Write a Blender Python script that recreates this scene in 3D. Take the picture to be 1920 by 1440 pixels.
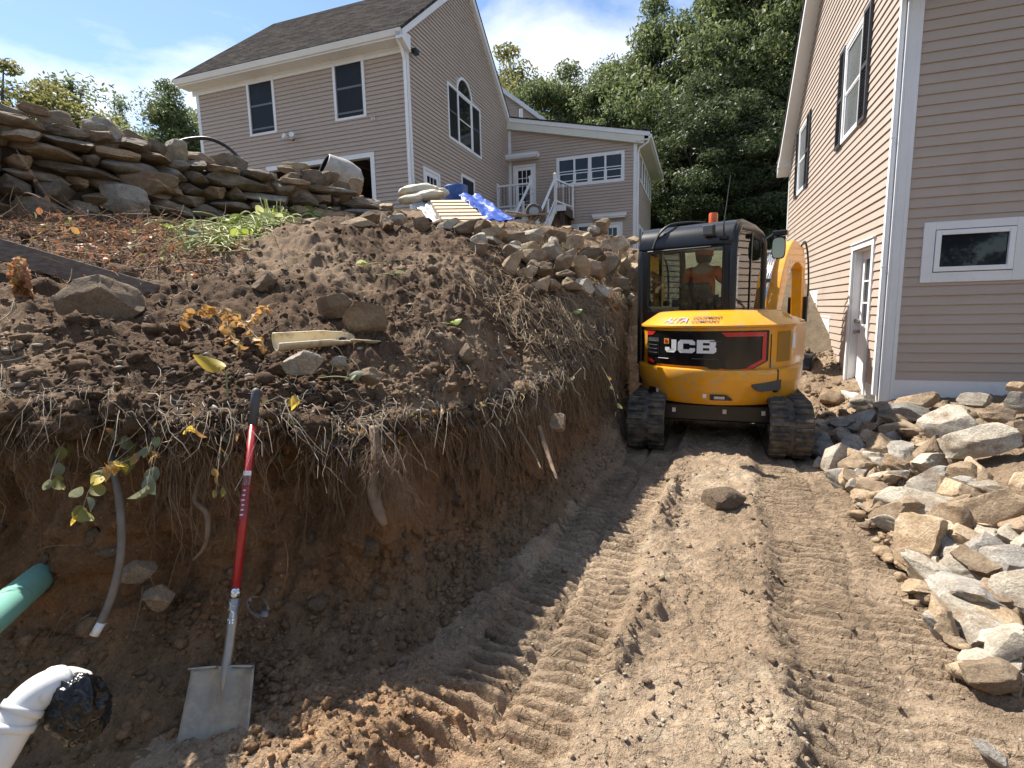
import bpy, bmesh, math, random
import numpy as np
from mathutils import Vector, Matrix, Euler, Quaternion

for o in list(bpy.data.objects):
    bpy.data.objects.remove(o)
scene = bpy.context.scene
COL = scene.collection
R = math.radians

# ------------------------------------------------------------------ camera
FPX = 978.5                       # focal length in pixels of a 1920-wide frame
PITCH, ROLL, CAM_Z = R(8.069), R(-1.317), 1.6
cp, sp = math.cos(PITCH), math.sin(PITCH)
_fw = np.array([0, cp, -sp]); _u0 = np.array([0, sp, cp]); _r0 = np.array([1.0, 0, 0])
_rt = math.cos(ROLL) * _r0 + math.sin(ROLL) * _u0
_up = -math.sin(ROLL) * _r0 + math.cos(ROLL) * _u0
_C = np.array([0, 0, CAM_Z])
cam_d = bpy.data.cameras.new('camera')
cam_d.sensor_width = 36.0
cam_d.lens = FPX / 1920 * 36.0
cam_d.clip_start = 0.05
cam_d.clip_end = 2000
cam = bpy.data.objects.new('camera', cam_d)
M = Matrix.Identity(4)
for i in range(3):
    M[i][0], M[i][1], M[i][2], M[i][3] = _rt[i], _up[i], -_fw[i], _C[i]
cam.matrix_world = M
COL.objects.link(cam)
scene.camera = cam

# ------------------------------------------------------------------ sun and sky
SUN_AZ, SUN_EL = R(-47), R(54)            # azimuth from +Y towards +X
SUN = Vector((math.sin(SUN_AZ) * math.cos(SUN_EL), math.cos(SUN_AZ) * math.cos(SUN_EL), math.sin(SUN_EL)))
sl = bpy.data.lights.new('sun', 'SUN')
sl.energy = 4.8
sl.angle = R(0.53)
sl.color = (1.0, 0.935, 0.83)
so = bpy.data.objects.new('sun', sl)
so.rotation_euler = (-SUN).to_track_quat('-Z', 'Y').to_euler()
COL.objects.link(so)
world = bpy.data.worlds.new('World')
scene.world = world
world.use_nodes = True
nt = world.node_tree
nt.nodes.clear()
def wn(t, **k):
    n = nt.nodes.new(t)
    for a, b in k.items(): setattr(n, a, b)
    return n
sky = wn('ShaderNodeTexSky', sky_type='NISHITA', sun_disc=False)
sky.sun_elevation = SUN_EL
sky.sun_rotation = SUN_AZ
sky.altitude = 100
sky.air_density = 1.0
sky.dust_density = 0.15
sky.ozone_density = 2.2
tc = wn('ShaderNodeTexCoord')
mp = wn('ShaderNodeMapping')
mp.inputs['Scale'].default_value = (1.0, 1.0, 2.0)
mp.inputs['Location'].default_value = (0.4, 0.3, 0.0)
n1 = wn('ShaderNodeTexNoise')
n1.inputs['Scale'].default_value = 2.6
n1.inputs['Detail'].default_value = 9
n1.inputs['Roughness'].default_value = 0.55
n1.inputs['Distortion'].default_value = 0.35
cr = wn('ShaderNodeValToRGB')
cr.color_ramp.elements[0].position = 0.48
cr.color_ramp.elements[1].position = 0.68
cr.color_ramp.elements[0].color = (0, 0, 0, 1)
cr.color_ramp.elements[1].color = (0.9, 0.9, 0.9, 1)
mx = wn('ShaderNodeMix', data_type='RGBA')
mx.inputs['B'].default_value = (7.6, 7.7, 7.9, 1)
bg = wn('ShaderNodeBackground')
bg.inputs['Strength'].default_value = 0.086
wo = wn('ShaderNodeOutputWorld')
L = nt.links.new
L(tc.outputs['Generated'], mp.inputs['Vector'])
L(mp.outputs['Vector'], n1.inputs['Vector'])
L(n1.outputs['Fac'], cr.inputs['Fac'])
L(cr.outputs['Color'], mx.inputs['Factor'])
L(sky.outputs['Color'], mx.inputs['A'])
L(mx.outputs['Result'], bg.inputs['Color'])
L(bg.outputs['Background'], wo.inputs['Surface'])
scene.view_settings.view_transform = 'Standard'
scene.view_settings.look = 'None'
scene.view_settings.gamma = 1.0
scene.view_settings.use_curve_mapping = False
scene.view_settings.exposure = 1.2
scene.cycles.max_bounces = 8
scene.cycles.diffuse_bounces = 4
scene.cycles.transparent_max_bounces = 16
scene.cycles.use_adaptive_sampling = True
scene.cycles.adaptive_threshold = 0.015

# ------------------------------------------------------------------ pixel -> place helpers (only for measuring)
def ray(x, y):
    return _fw + _rt * ((x - 960) / FPX) - _up * ((y - 720) / FPX)
def at(x, y, d):
    return Vector(_C + ray(x, y) * d)
def at_z(x, y, z):
    r = ray(x, y)
    return Vector(_C + r * ((z - CAM_Z) / r[2]))

# ------------------------------------------------------------------ noise
_rng = np.random.RandomState(7)
_perm = np.concatenate([_rng.permutation(256)] * 3).astype(np.int64)
_grad = _rng.normal(size=(256, 3)); _grad /= np.linalg.norm(_grad, axis=1)[:, None]
def pnoise(P):
    P = np.asarray(P, float)
    I = np.floor(P).astype(np.int64); f = P - I; I &= 255
    w = f * f * f * (f * (f * 6 - 15) + 10)
    out = np.zeros(len(P))
    for dx in (0, 1):
        for dy in (0, 1):
            for dz in (0, 1):
                h = _perm[_perm[_perm[(I[:, 0] + dx) & 255] + ((I[:, 1] + dy) & 255)] + ((I[:, 2] + dz) & 255)]
                g = _grad[h]
                d = (g[:, 0] * (f[:, 0] - dx) + g[:, 1] * (f[:, 1] - dy) + g[:, 2] * (f[:, 2] - dz))
                out += d * (w[:, 0] if dx else 1 - w[:, 0]) * (w[:, 1] if dy else 1 - w[:, 1]) * (w[:, 2] if dz else 1 - w[:, 2])
    return out * 1.6
def fbm(P, scale, octv=4, gain=0.5, off=0.0, ridged=False):
    P = np.asarray(P, float) * scale + off
    a, s, out = 1.0, 1.0, np.zeros(len(P))
    for k in range(octv):
        n = pnoise(P * s + k * 17.3)
        out += a * ((1 - 2 * np.abs(n)) if ridged else n)
        a *= gain; s *= 2.03
    return out
def sstep(a, b, x):
    t = np.clip((x - a) / (b - a), 0, 1)
    return t * t * (3 - 2 * t)

# ------------------------------------------------------------------ mesh builder
class MB:
    def __init__(s):
        s.v, s.f = [], []
    def add(s, vs, fs):
        n = len(s.v)
        s.v.extend([tuple(p) for p in vs])
        s.f.extend([tuple(i + n for i in f) for f in fs])
        return s
    def box(s, c, d, m=None):
        x, y, z = d[0] / 2, d[1] / 2, d[2] / 2
        vs = [Vector(p) for p in ((-x, -y, -z), (x, -y, -z), (x, y, -z), (-x, y, -z), (-x, -y, z), (x, -y, z), (x, y, z), (-x, y, z))]
        if m is not None: vs = [m @ p for p in vs]
        c = Vector(c)
        return s.add([p + c for p in vs], [(0, 3, 2, 1), (4, 5, 6, 7), (0, 1, 5, 4), (1, 2, 6, 5), (2, 3, 7, 6), (3, 0, 4, 7)])
    def hexa(s, vs):
        return s.add(vs, [(0, 3, 2, 1), (4, 5, 6, 7), (0, 1, 5, 4), (1, 2, 6, 5), (2, 3, 7, 6), (3, 0, 4, 7)])
    def bar(s, a, b, w, h, upv=(0, 0, 1)):
        a, b = Vector(a), Vector(b); d = b - a; L_ = d.length; d.normalize()
        upv = Vector(upv)
        if abs(d.dot(upv)) > 0.98: upv = Vector((0, 1, 0))
        sd = d.cross(upv).normalized(); u = sd.cross(d).normalized()
        m = Matrix((sd, d, u)).transposed()
        return s.box((a + b) / 2, (w, L_, h), m)
    def tube(s, pts, rad, n=8, cap=True, squash=None):
        pts = [Vector(p) for p in pts]; k = len(pts)
        rad = rad if hasattr(rad, '__len__') else [rad] * k
        base = len(s.v); prev = None
        for i, p in enumerate(pts):
            t = (pts[min(i + 1, k - 1)] - pts[max(i - 1, 0)])
            if t.length < 1e-9: t = Vector((0, 0, 1))
            t.normalize()
            if prev is None:
                r = t.orthogonal().normalized()
            else:
                r = (prev - t * prev.dot(t))
                r = r.normalized() if r.length > 1e-6 else t.orthogonal().normalized()
            prev = r; q = t.cross(r)
            for j in range(n):
                a = 2 * math.pi * j / n
                s.v.append(tuple(p + (r * math.cos(a) + q * math.sin(a)) * rad[i]))
        for i in range(k - 1):
            for j in range(n):
                a, b = base + i * n + j, base + i * n + (j + 1) % n
                s.f.append((a, b, b + n, a + n))
        if cap:
            s.f.append(tuple(base + j for j in range(n))[::-1])
            s.f.append(tuple(base + (k - 1) * n + j for j in range(n)))
        return s
    def lathe(s, prof, c=(0, 0, 0), n=24, m=None):
        base = len(s.v); c = Vector(c); k = len(prof)
        for (r, z) in prof:
            for j in range(n):
                a = 2 * math.pi * j / n
                p = Vector((r * math.cos(a), r * math.sin(a), z))
                if m is not None: p = m @ p
                s.v.append(tuple(p + c))
        for i in range(k - 1):
            for j in range(n):
                a, b = base + i * n + j, base + i * n + (j + 1) % n
                s.f.append((a, b, b + n, a + n))
        return s
    def prism(s, poly, off, mapf=None):
        """closed polygon (list of 3d points) extruded by the vector off"""
        n = len(poly); off = Vector(off)
        vs = [Vector(p) for p in poly]; vs += [p + off for p in vs]
        fs = [tuple(range(n))[::-1], tuple(range(n, 2 * n))] + [(i, (i + 1) % n, (i + 1) % n + n, i + n) for i in range(n)]
        return s.add(vs, fs)
    def grid(s, P, wrap=False):
        """P: 2-D list of points"""
        h, w = len(P), len(P[0])
        base = len(s.v)
        for row in P: s.v.extend([tuple(p) for p in row])
        for i in range(h - 1):
            for j in range(w if wrap else w - 1):
                j2 = (j + 1) % w
                s.f.append((base + i * w + j, base + i * w + j2, base + (i + 1) * w + j2, base + (i + 1) * w + j))
        return s
    def mesh(s, name, smooth=False):
        me = bpy.data.meshes.new(name)
        me.from_pydata(s.v, [], s.f)
        me.validate(); me.update()
        if smooth: me.shade_smooth()
        return me
    def build(s, name, mat, parent=None, smooth=False, bevel=0, auto=None, recalc=True):
        me = s.mesh(name, smooth)
        if recalc and len(me.polygons) < 60000:
            bm = bmesh.new(); bm.from_mesh(me)
            bmesh.ops.recalc_face_normals(bm, faces=bm.faces)
            bm.to_mesh(me); bm.free()
        if auto is not None:
            me.shade_smooth(); me.set_sharp_from_angle(angle=R(auto))
        return link(name, me, mat, parent, bevel)

def link(name, me, mat, parent=None, bevel=0):
    o = bpy.data.objects.new(name, me)
    COL.objects.link(o)
    if mat is not None and not me.materials: me.materials.append(mat)
    if parent is not None: o.parent = parent
    if bevel:
        b = o.modifiers.new('bevel', 'BEVEL'); b.width = bevel; b.segments = 2; b.limit_method = 'ANGLE'; b.angle_limit = R(35)
    return o
def tag(o, label=None, cat=None, group=None, kind=None):
    if label: o['label'] = label
    if cat: o['category'] = cat
    if group: o['group'] = group
    if kind: o['kind'] = kind
    return o
def empty(name, loc=(0, 0, 0), rz=0.0, parent=None):
    o = bpy.data.objects.new(name, None); COL.objects.link(o)
    o.location = loc; o.rotation_euler = (0, 0, rz); o.empty_display_size = 0.1
    if parent is not None: o.parent = parent
    return o
def np_mesh(name, V, Fq, smooth=True, colors=None):
    """fast mesh from numpy verts (n,3) and quads (m,4)"""
    me = bpy.data.meshes.new(name)
    me.vertices.add(len(V)); me.vertices.foreach_set('co', np.asarray(V, np.float32).ravel())
    Fq = np.asarray(Fq, np.int32); k = Fq.shape[1]
    me.loops.add(Fq.size); me.loops.foreach_set('vertex_index', Fq.ravel())
    me.polygons.add(len(Fq)); me.polygons.foreach_set('loop_start', np.arange(0, Fq.size, k, dtype=np.int32))
    me.update(calc_edges=True)
    if colors is not None:
        at_ = me.color_attributes.new('Col', 'FLOAT_COLOR', 'POINT')
        c = np.ones((len(V), 4), np.float32); c[:, :3] = colors
        at_.data.foreach_set('color', c.ravel())
    if smooth: me.shade_smooth()
    me.validate()
    return me

# ------------------------------------------------------------------ materials
def nodes(name):
    m = bpy.data.materials.new(name); m.use_nodes = True
    t = m.node_tree; b = t.nodes['Principled BSDF']
    return m, t, b
def mat(name, c, c2=None, scale=6.0, rough=0.6, metal=0.0, bump=0.0, bscale=40.0, spec=None, coat=0.0, detail=5, stretch=None, rough2=None, dirt=None, dscale=3.0, dlo=0.5, dhi=0.75, coord='Object', bdist=0.02):
    m, t, b = nodes(name)
    N, K = t.nodes, t.links.new
    tcn = N.new('ShaderNodeTexCoord'); vec = tcn.outputs[coord]
    if stretch:
        mpn = N.new('ShaderNodeMapping'); mpn.inputs['Scale'].default_value = stretch
        K(vec, mpn.inputs['Vector']); vec = mpn.outputs['Vector']
    b.inputs['Roughness'].default_value = rough
    b.inputs['Metallic'].default_value = metal
    if spec is not None: b.inputs['Specular IOR Level'].default_value = spec
    b.inputs['Coat Weight'].default_value = coat
    b.inputs['Base Color'].default_value = (*c, 1)
    out = None
    if c2 is not None:
        nz = N.new('ShaderNodeTexNoise'); nz.inputs['Scale'].default_value = scale; nz.inputs['Detail'].default_value = detail; nz.inputs['Roughness'].default_value = 0.62
        K(vec, nz.inputs['Vector'])
        rp = N.new('ShaderNodeValToRGB'); rp.color_ramp.elements[0].position = 0.32; rp.color_ramp.elements[1].position = 0.68
        rp.color_ramp.elements[0].color = (*c, 1); rp.color_ramp.elements[1].color = (*c2, 1)
        K(nz.outputs['Fac'], rp.inputs['Fac']); out = rp.outputs['Color']
        if rough2 is not None:
            mr = N.new('ShaderNodeMapRange'); mr.inputs['To Min'].default_value = rough; mr.inputs['To Max'].default_value = rough2
            mr.inputs['From Min'].default_value = 0.3; mr.inputs['From Max'].default_value = 0.7
            K(nz.outputs['Fac'], mr.inputs['Value']); K(mr.outputs['Result'], b.inputs['Roughness'])
    if dirt is not None:
        nz2 = N.new('ShaderNodeTexNoise'); nz2.inputs['Scale'].default_value = dscale; nz2.inputs['Detail'].default_value = 8; nz2.inputs['Roughness'].default_value = 0.7
        K(tcn.outputs[coord], nz2.inputs['Vector'])
        r2 = N.new('ShaderNodeValToRGB'); r2.color_ramp.elements[0].position = dlo; r2.color_ramp.elements[1].position = dhi
        K(nz2.outputs['Fac'], r2.inputs['Fac'])
        mxn = N.new('ShaderNodeMix'); mxn.data_type = 'RGBA'
        K(r2.outputs['Color'], mxn.inputs['Factor'])
        if out is not None: K(out, mxn.inputs['A'])
        else: mxn.inputs['A'].default_value = (*c, 1)
        mxn.inputs['B'].default_value = (*dirt, 1); out = mxn.outputs['Result']
    if out is not None: K(out, b.inputs['Base Color'])
    if bump:
        nb = N.new('ShaderNodeTexNoise'); nb.inputs['Scale'].default_value = bscale; nb.inputs['Detail'].default_value = 7; nb.inputs['Roughness'].default_value = 0.65
        K(vec, nb.inputs['Vector'])
        bp = N.new('ShaderNodeBump'); bp.inputs['Strength'].default_value = bump; bp.inputs['Distance'].default_value = bdist
        K(nb.outputs['Fac'], bp.inputs['Height']); K(bp.outputs['Normal'], b.inputs['Normal'])
    return m

def soil_mat(name, bump=0.9, speck=True, cracks=False):
    """colour comes from the layer the soil belongs to (vertex colour), broken up by noise"""
    m, t, b = nodes(name); N, K = t.nodes, t.links.new
    at_ = N.new('ShaderNodeVertexColor'); at_.layer_name = 'Col'
    g = N.new('ShaderNodeNewGeometry')
    def noise(sc, det=6, ro=0.65):
        n = N.new('ShaderNodeTexNoise'); n.inputs['Scale'].default_value = sc; n.inputs['Detail'].default_value = det; n.inputs['Roughness'].default_value = ro
        K(g.outputs['Position'], n.inputs['Vector']); return n
    na, nb, nc = noise(7, 8), noise(55, 5), noise(170, 3)
    def mr(n, lo, hi, a, z):
        r = N.new('ShaderNodeMapRange'); r.inputs['From Min'].default_value = lo; r.inputs['From Max'].default_value = hi
        r.inputs['To Min'].default_value = a; r.inputs['To Max'].default_value = z; K(n.outputs['Fac'], r.inputs['Value']); return r.outputs['Result']
    def mul(a, bb):
        x = N.new('ShaderNodeMath'); x.operation = 'MULTIPLY'; K(a, x.inputs[0]); K(bb, x.inputs[1]); return x.outputs[0]
    fac = mul(mul(mr(na, .3, .7, .72, 1.25), mr(nb, .3, .7, .75, 1.22)), mr(nc, .3, .7, .8, 1.18))
    vm = N.new('ShaderNodeVectorMath'); vm.operation = 'SCALE'
    K(at_.outputs['Color'], vm.inputs[0]); K(fac, vm.inputs['Scale'])
    col = vm.outputs['Vector']
    if speck:      # pale grit and bits of stone
        vo = N.new('ShaderNodeTexVoronoi'); vo.inputs['Scale'].default_value = 60; vo.feature = 'F1'
        K(g.outputs['Position'], vo.inputs['Vector'])
        lt = N.new('ShaderNodeMath'); lt.operation = 'LESS_THAN'; lt.inputs[1].default_value = 0.16
        K(vo.outputs['Distance'], lt.inputs[0])
        sel = N.new('ShaderNodeSeparateColor'); K(vo.outputs['Color'], sel.inputs[0])
        gt = N.new('ShaderNodeMath'); gt.operation = 'GREATER_THAN'; gt.inputs[1].default_value = 0.9
        K(sel.outputs[0], gt.inputs[0])
        mm = mul(lt.outputs[0], gt.outputs[0])
        mxn = N.new('ShaderNodeMix'); mxn.data_type = 'RGBA'; K(mm, mxn.inputs['Factor']); K(col, mxn.inputs['A'])
        mxn.inputs['B'].default_value = (.42, .37, .3, 1); col = mxn.outputs['Result']
    K(col, b.inputs['Base Color'])
    b.inputs['Roughness'].default_value = 0.95
    b.inputs['Specular IOR Level'].default_value = 0.15
    ad = N.new('ShaderNodeMath'); ad.operation = 'ADD'
    sc2 = N.new('ShaderNodeMath'); sc2.operation = 'MULTIPLY'; sc2.inputs[1].default_value = 0.45
    K(nc.outputs['Fac'], sc2.inputs[0]); K(nb.outputs['Fac'], ad.inputs[0]); K(sc2.outputs[0], ad.inputs[1])
    hgt = ad.outputs[0]
    if cracks:     # crumbling plates of drying mud
        wob = N.new('ShaderNodeVectorMath'); wob.operation = 'MULTIPLY_ADD'; wob.inputs[1].default_value = (.11, .11, .11); K(na.outputs['Color'], wob.inputs[0]); K(g.outputs['Position'], wob.inputs[2])
        ve = N.new('ShaderNodeTexVoronoi'); ve.feature = 'DISTANCE_TO_EDGE'; ve.inputs['Scale'].default_value = 13; K(wob.outputs[0], ve.inputs['Vector'])
        e1 = N.new('ShaderNodeMapRange'); e1.inputs['From Max'].default_value = .09; e1.inputs['To Max'].default_value = .55; K(ve.outputs['Distance'], e1.inputs['Value'])
        gate = N.new('ShaderNodeMapRange'); gate.inputs['From Min'].default_value = .45; gate.inputs['From Max'].default_value = .6; K(noise(2.6, 4).outputs['Fac'], gate.inputs['Value'])
        a3 = N.new('ShaderNodeMath'); a3.operation = 'MULTIPLY_ADD'; K(e1.outputs['Result'], a3.inputs[0]); K(gate.outputs['Result'], a3.inputs[1]); K(hgt, a3.inputs[2]); hgt = a3.outputs[0]
    bp = N.new('ShaderNodeBump'); bp.inputs['Strength'].default_value = bump; bp.inputs['Distance'].default_value = 0.022
    K(hgt, bp.inputs['Height']); K(bp.outputs['Normal'], b.inputs['Normal'])
    return m

def stone_mat(name, c, c2, c3, layers=9.0):
    """gneiss: banding, lichen-pale patches, soil staining; varies from stone to stone"""
    m, t, b = nodes(name); N, K = t.nodes, t.links.new
    tcn = N.new('ShaderNodeTexCoord'); oi = N.new('ShaderNodeObjectInfo')
    ad = N.new('ShaderNodeVectorMath'); ad.operation = 'ADD'
    sc = N.new('ShaderNodeVectorMath'); sc.operation = 'SCALE'; sc.inputs['Scale'].default_value = 37
    cb = N.new('ShaderNodeCombineXYZ'); K(oi.outputs['Random'], cb.inputs[0]); K(oi.outputs['Random'], cb.inputs[1])
    geo = N.new('ShaderNodeNewGeometry'); K(cb.outputs[0], sc.inputs[0]); K(geo.outputs['Position'], ad.inputs[0]); K(sc.outputs[0], ad.inputs[1])
    mpn = N.new('ShaderNodeMapping'); mpn.inputs['Scale'].default_value = (1, 1, 1.35); K(ad.outputs[0], mpn.inputs['Vector'])
    n1_ = N.new('ShaderNodeTexNoise'); n1_.inputs['Scale'].default_value = 5.5; n1_.inputs['Detail'].default_value = 11; n1_.inputs['Roughness'].default_value = .74; n1_.inputs['Distortion'].default_value = .15
    K(mpn.outputs['Vector'], n1_.inputs['Vector'])
    rp = N.new('ShaderNodeValToRGB'); e = rp.color_ramp.elements
    e[0].position = .3; e[0].color = (*c, 1); e[1].position = .72; e[1].color = (*c3, 1)
    k = e.new(.5); k.color = (*c2, 1)
    K(n1_.outputs['Fac'], rp.inputs['Fac'])
    n2 = N.new('ShaderNodeTexNoise'); n2.inputs['Scale'].default_value = 75; n2.inputs['Detail'].default_value = 6; n2.inputs['Roughness'].default_value = .7
    K(ad.outputs[0], n2.inputs['Vector'])
    mr = N.new('ShaderNodeMapRange'); mr.inputs['From Min'].default_value = .3; mr.inputs['From Max'].default_value = .7; mr.inputs['To Min'].default_value = .62; mr.inputs['To Max'].default_value = 1.28
    K(n2.outputs['Fac'], mr.inputs['Value'])
    mr2 = N.new('ShaderNodeMapRange'); mr2.inputs['To Min'].default_value = .72; mr2.inputs['To Max'].default_value = 1.2
    K(oi.outputs['Random'], mr2.inputs['Value'])
    mu = N.new('ShaderNodeMath'); mu.operation = 'MULTIPLY'; K(mr.outputs['Result'], mu.inputs[0]); K(mr2.outputs['Result'], mu.inputs[1])
    vm = N.new('ShaderNodeVectorMath'); vm.operation = 'SCALE'; K(rp.outputs['Color'], vm.inputs[0]); K(mu.outputs[0], vm.inputs['Scale'])
    # soil staining in patches
    n3 = N.new('ShaderNodeTexNoise'); n3.inputs['Scale'].default_value = 4.5; n3.inputs['Detail'].default_value = 7; n3.inputs['Roughness'].default_value = .75
    ad3 = N.new('ShaderNodeVectorMath'); ad3.operation = 'ADD'; K(ad.outputs[0], ad3.inputs[0]); ad3.inputs[1].default_value = (9, 4, 2); K(ad3.outputs[0], n3.inputs['Vector'])
    r3 = N.new('ShaderNodeMapRange'); r3.inputs['From Min'].default_value = .53; r3.inputs['From Max'].default_value = .68; r3.inputs['To Max'].default_value = .85
    K(n3.outputs['Fac'], r3.inputs['Value'])
    mxn = N.new('ShaderNodeMix'); mxn.data_type = 'RGBA'; K(r3.outputs['Result'], mxn.inputs['Factor']); K(vm.outputs['Vector'], mxn.inputs['A'])
    mxn.inputs['B'].default_value = (.2, .125, .07, 1)
    K(mxn.outputs['Result'], b.inputs['Base Color'])
    b.inputs['Roughness'].default_value = .9; b.inputs['Specular IOR Level'].default_value = .2
    bp = N.new('ShaderNodeBump'); bp.inputs['Strength'].default_value = .8; bp.inputs['Distance'].default_value = .025
    a2 = N.new('ShaderNodeMath'); a2.operation = 'ADD'; K(n1_.outputs['Fac'], a2.inputs[0]); 
    s2 = N.new('ShaderNodeMath'); s2.operation = 'MULTIPLY'; s2.inputs[1].default_value = .35; K(n2.outputs['Fac'], s2.inputs[0]); K(s2.outputs[0], a2.inputs[1])
    K(a2.outputs[0], bp.inputs['Height']); K(bp.outputs['Normal'], b.inputs['Normal'])
    return m

def leaf_mat(name, c, c2, trans=0.35, rough=.55, vary=True):
    m = bpy.data.materials.new(name); m.use_nodes = True
    t = m.node_tree; N, K = t.nodes, t.links.new; N.clear()
    out = N.new('ShaderNodeOutputMaterial'); g = N.new('ShaderNodeNewGeometry'); oi = N.new('ShaderNodeObjectInfo')
    nz = N.new('ShaderNodeTexNoise'); nz.inputs['Scale'].default_value = 1.3; nz.inputs['Detail'].default_value = 3
    K(g.outputs['Position'], nz.inputs['Vector'])
    ad = N.new('ShaderNodeMath'); ad.operation = 'ADD'; K(nz.outputs['Fac'], ad.inputs[0])
    rs = N.new('ShaderNodeMath'); rs.operation = 'MULTIPLY_ADD'; rs.inputs[1].default_value = .6; rs.inputs[2].default_value = -.3
    K(g.outputs['Random Per Island'], rs.inputs[0]); K(rs.outputs[0], ad.inputs[1])
    rp = N.new('ShaderNodeValToRGB'); rp.color_ramp.elements[0].position = .25; rp.color_ramp.elements[1].position = .8
    rp.color_ramp.elements[0].color = (*c, 1); rp.color_ramp.elements[1].color = (*c2, 1); K(ad.outputs[0], rp.inputs['Fac'])
    p = N.new('ShaderNodeBsdfPrincipled'); p.inputs['Roughness'].default_value = rough; p.inputs['Specular IOR Level'].default_value = .35
    K(rp.outputs['Color'], p.inputs['Base Color'])
    tr = N.new('ShaderNodeBsdfTranslucent')
    hs = N.new('ShaderNodeHueSaturation'); hs.inputs['Value'].default_value = 1.5; hs.inputs['Hue'].default_value = .485; K(rp.outputs['Color'], hs.inputs['Color']); K(hs.outputs['Color'], tr.inputs['Color'])
    ms = N.new('ShaderNodeMixShader'); ms.inputs[0].default_value = trans
    K(p.outputs[0], ms.inputs[1]); K(tr.outputs[0], ms.inputs[2]); K(ms.outputs[0], out.inputs['Surface'])
    return m

def glass_mat(name, tint=(.82, .9, .86), refl=1.0):
    m = bpy.data.materials.new(name); m.use_nodes = True
    t = m.node_tree; N, K = t.nodes, t.links.new; N.clear()
    out = N.new('ShaderNodeOutputMaterial'); tr = N.new('ShaderNodeBsdfTransparent'); tr.inputs[0].default_value = (*tint, 1)
    gl = N.new('ShaderNodeBsdfGlossy'); gl.inputs['Roughness'].default_value = .02
    fr = N.new('ShaderNodeFresnel'); fr.inputs['IOR'].default_value = 1.6
    mu = N.new('ShaderNodeMath'); mu.operation = 'MULTIPLY'; mu.inputs[1].default_value = refl; K(fr.outputs[0], mu.inputs[0])
    ms = N.new('ShaderNodeMixShader'); K(mu.outputs[0], ms.inputs[0]); K(tr.outputs[0], ms.inputs[1]); K(gl.outputs[0], ms.inputs[2])
    K(ms.outputs[0], out.inputs['Surface'])
    return m

MT = {}
MT['soil'] = soil_mat('soil')
MT['floorsoil'] = soil_mat('trench soil', 1.0, True, True)
MT['siding'] = mat('taupe vinyl siding', (.40, .325, .272), (.43, .352, .296), scale=1.5, rough=.55, bump=.12, bscale=30, stretch=(.3, .3, 6), dirt=(.31, .25, .20), dscale=.9, dlo=.55, dhi=.85)
MT['trim'] = mat('white painted trim', (.74, .75, .76), (.68, .69, .70), scale=2, rough=.5, dirt=(.46, .43, .38), dscale=1.6, dlo=.6, dhi=.85, bump=.08, bscale=20)
MT['vinyl'] = mat('white window vinyl', (.80, .81, .82), (.75, .76, .78), scale=4, rough=.35)
MT['pane'] = mat('dark window pane', (.010, .012, .016), (.02, .023, .03), scale=1.5, rough=.03, spec=.42)
MT['screen'] = mat('insect screen', (.009, .010, .013), (.014, .015, .019), scale=3, rough=.3, spec=.2)
MT['shingle'] = None
MT['concrete'] = mat('weathered concrete', (.34, .32, .28), (.48, .45, .39), scale=4, rough=.9, bump=.3, bscale=35, dirt=(.3, .25, .15), dscale=2)
MT['shutter'] = mat('charcoal shutter', (.035, .037, .045), (.05, .052, .06), scale=5, rough=.5)
MT['dark'] = mat('dark interior', (.012, .011, .010), (.02, .018, .016), rough=.9)
MT['black'] = mat('black paint', (.010, .010, .011), (.016, .016, .017), scale=8, rough=.28, dirt=(.06, .05, .04), dscale=5, dlo=.6, dhi=.95)
MT['rubber'] = mat('black rubber', (.02, .019, .018), (.035, .032, .028), scale=20, rough=.75, dirt=(.17, .13, .09), dscale=8, dlo=.42, dhi=.68, bump=.3, bscale=60)
MT['yellow'] = mat('yellow machine paint', (.80, .345, .010), (.73, .305, .009), scale=3, rough=.32, coat=.3, dirt=(.42, .31, .18), dscale=7, dlo=.50, dhi=.78)
MT['dkyellow'] = mat('ochre plastic', (.34, .17, .012), (.30, .15, .01), scale=3, rough=.5)
MT['steel'] = mat('dull steel', (.30, .29, .27), (.42, .40, .37), scale=8, rough=.42, metal=.7, dirt=(.25, .19, .12), dscale=6, dlo=.5, dhi=.7)
MT['chrome'] = mat('hydraulic rod chrome', (.7, .7, .7), rough=.12, metal=1.0)
MT['hose'] = mat('black hose', (.014, .014, .015), rough=.5)
# ================================================================== TERRAIN
LIP = np.array([(-4.2, 1.75, 1.42), (-3, 2.0, 1.33), (-2, 2.22, 1.24), (-1.2, 2.42, 1.13), (-.74, 2.68, 1.03), (-.34, 3.25, .95), (.1, 4.1, .97), (.52, 5.0, 1.05), (.98, 5.9, 1.25), (1.38, 6.8, 1.6), (1.7, 8, 2.0), (1.95, 9.5, 2.35)])
TOE = np.array([(-4.2, 1.2, .08), (-3, 1.4, .04), (-2, 1.52, .02), (-1.15, 1.70, .0), (-.62, 1.95, -.01), (-.28, 2.45, -.02), (.1, 3.2, -.03), (.6, 4.2, -.03), (1.1, 5.15, -.03), (1.5, 6.4, -.03), (1.85, 7.7, .05), (2.1, 9.2, .5)])
DIR = np.array([(-.55, .83), (-.5, .87), (-.4, .92), (-.3, .95), (-.2, .98), (-.12, .99), (-.03, 1), (.04, 1), (.09, .99), (.14, .98), (.18, .98), (.2, .98)])
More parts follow.
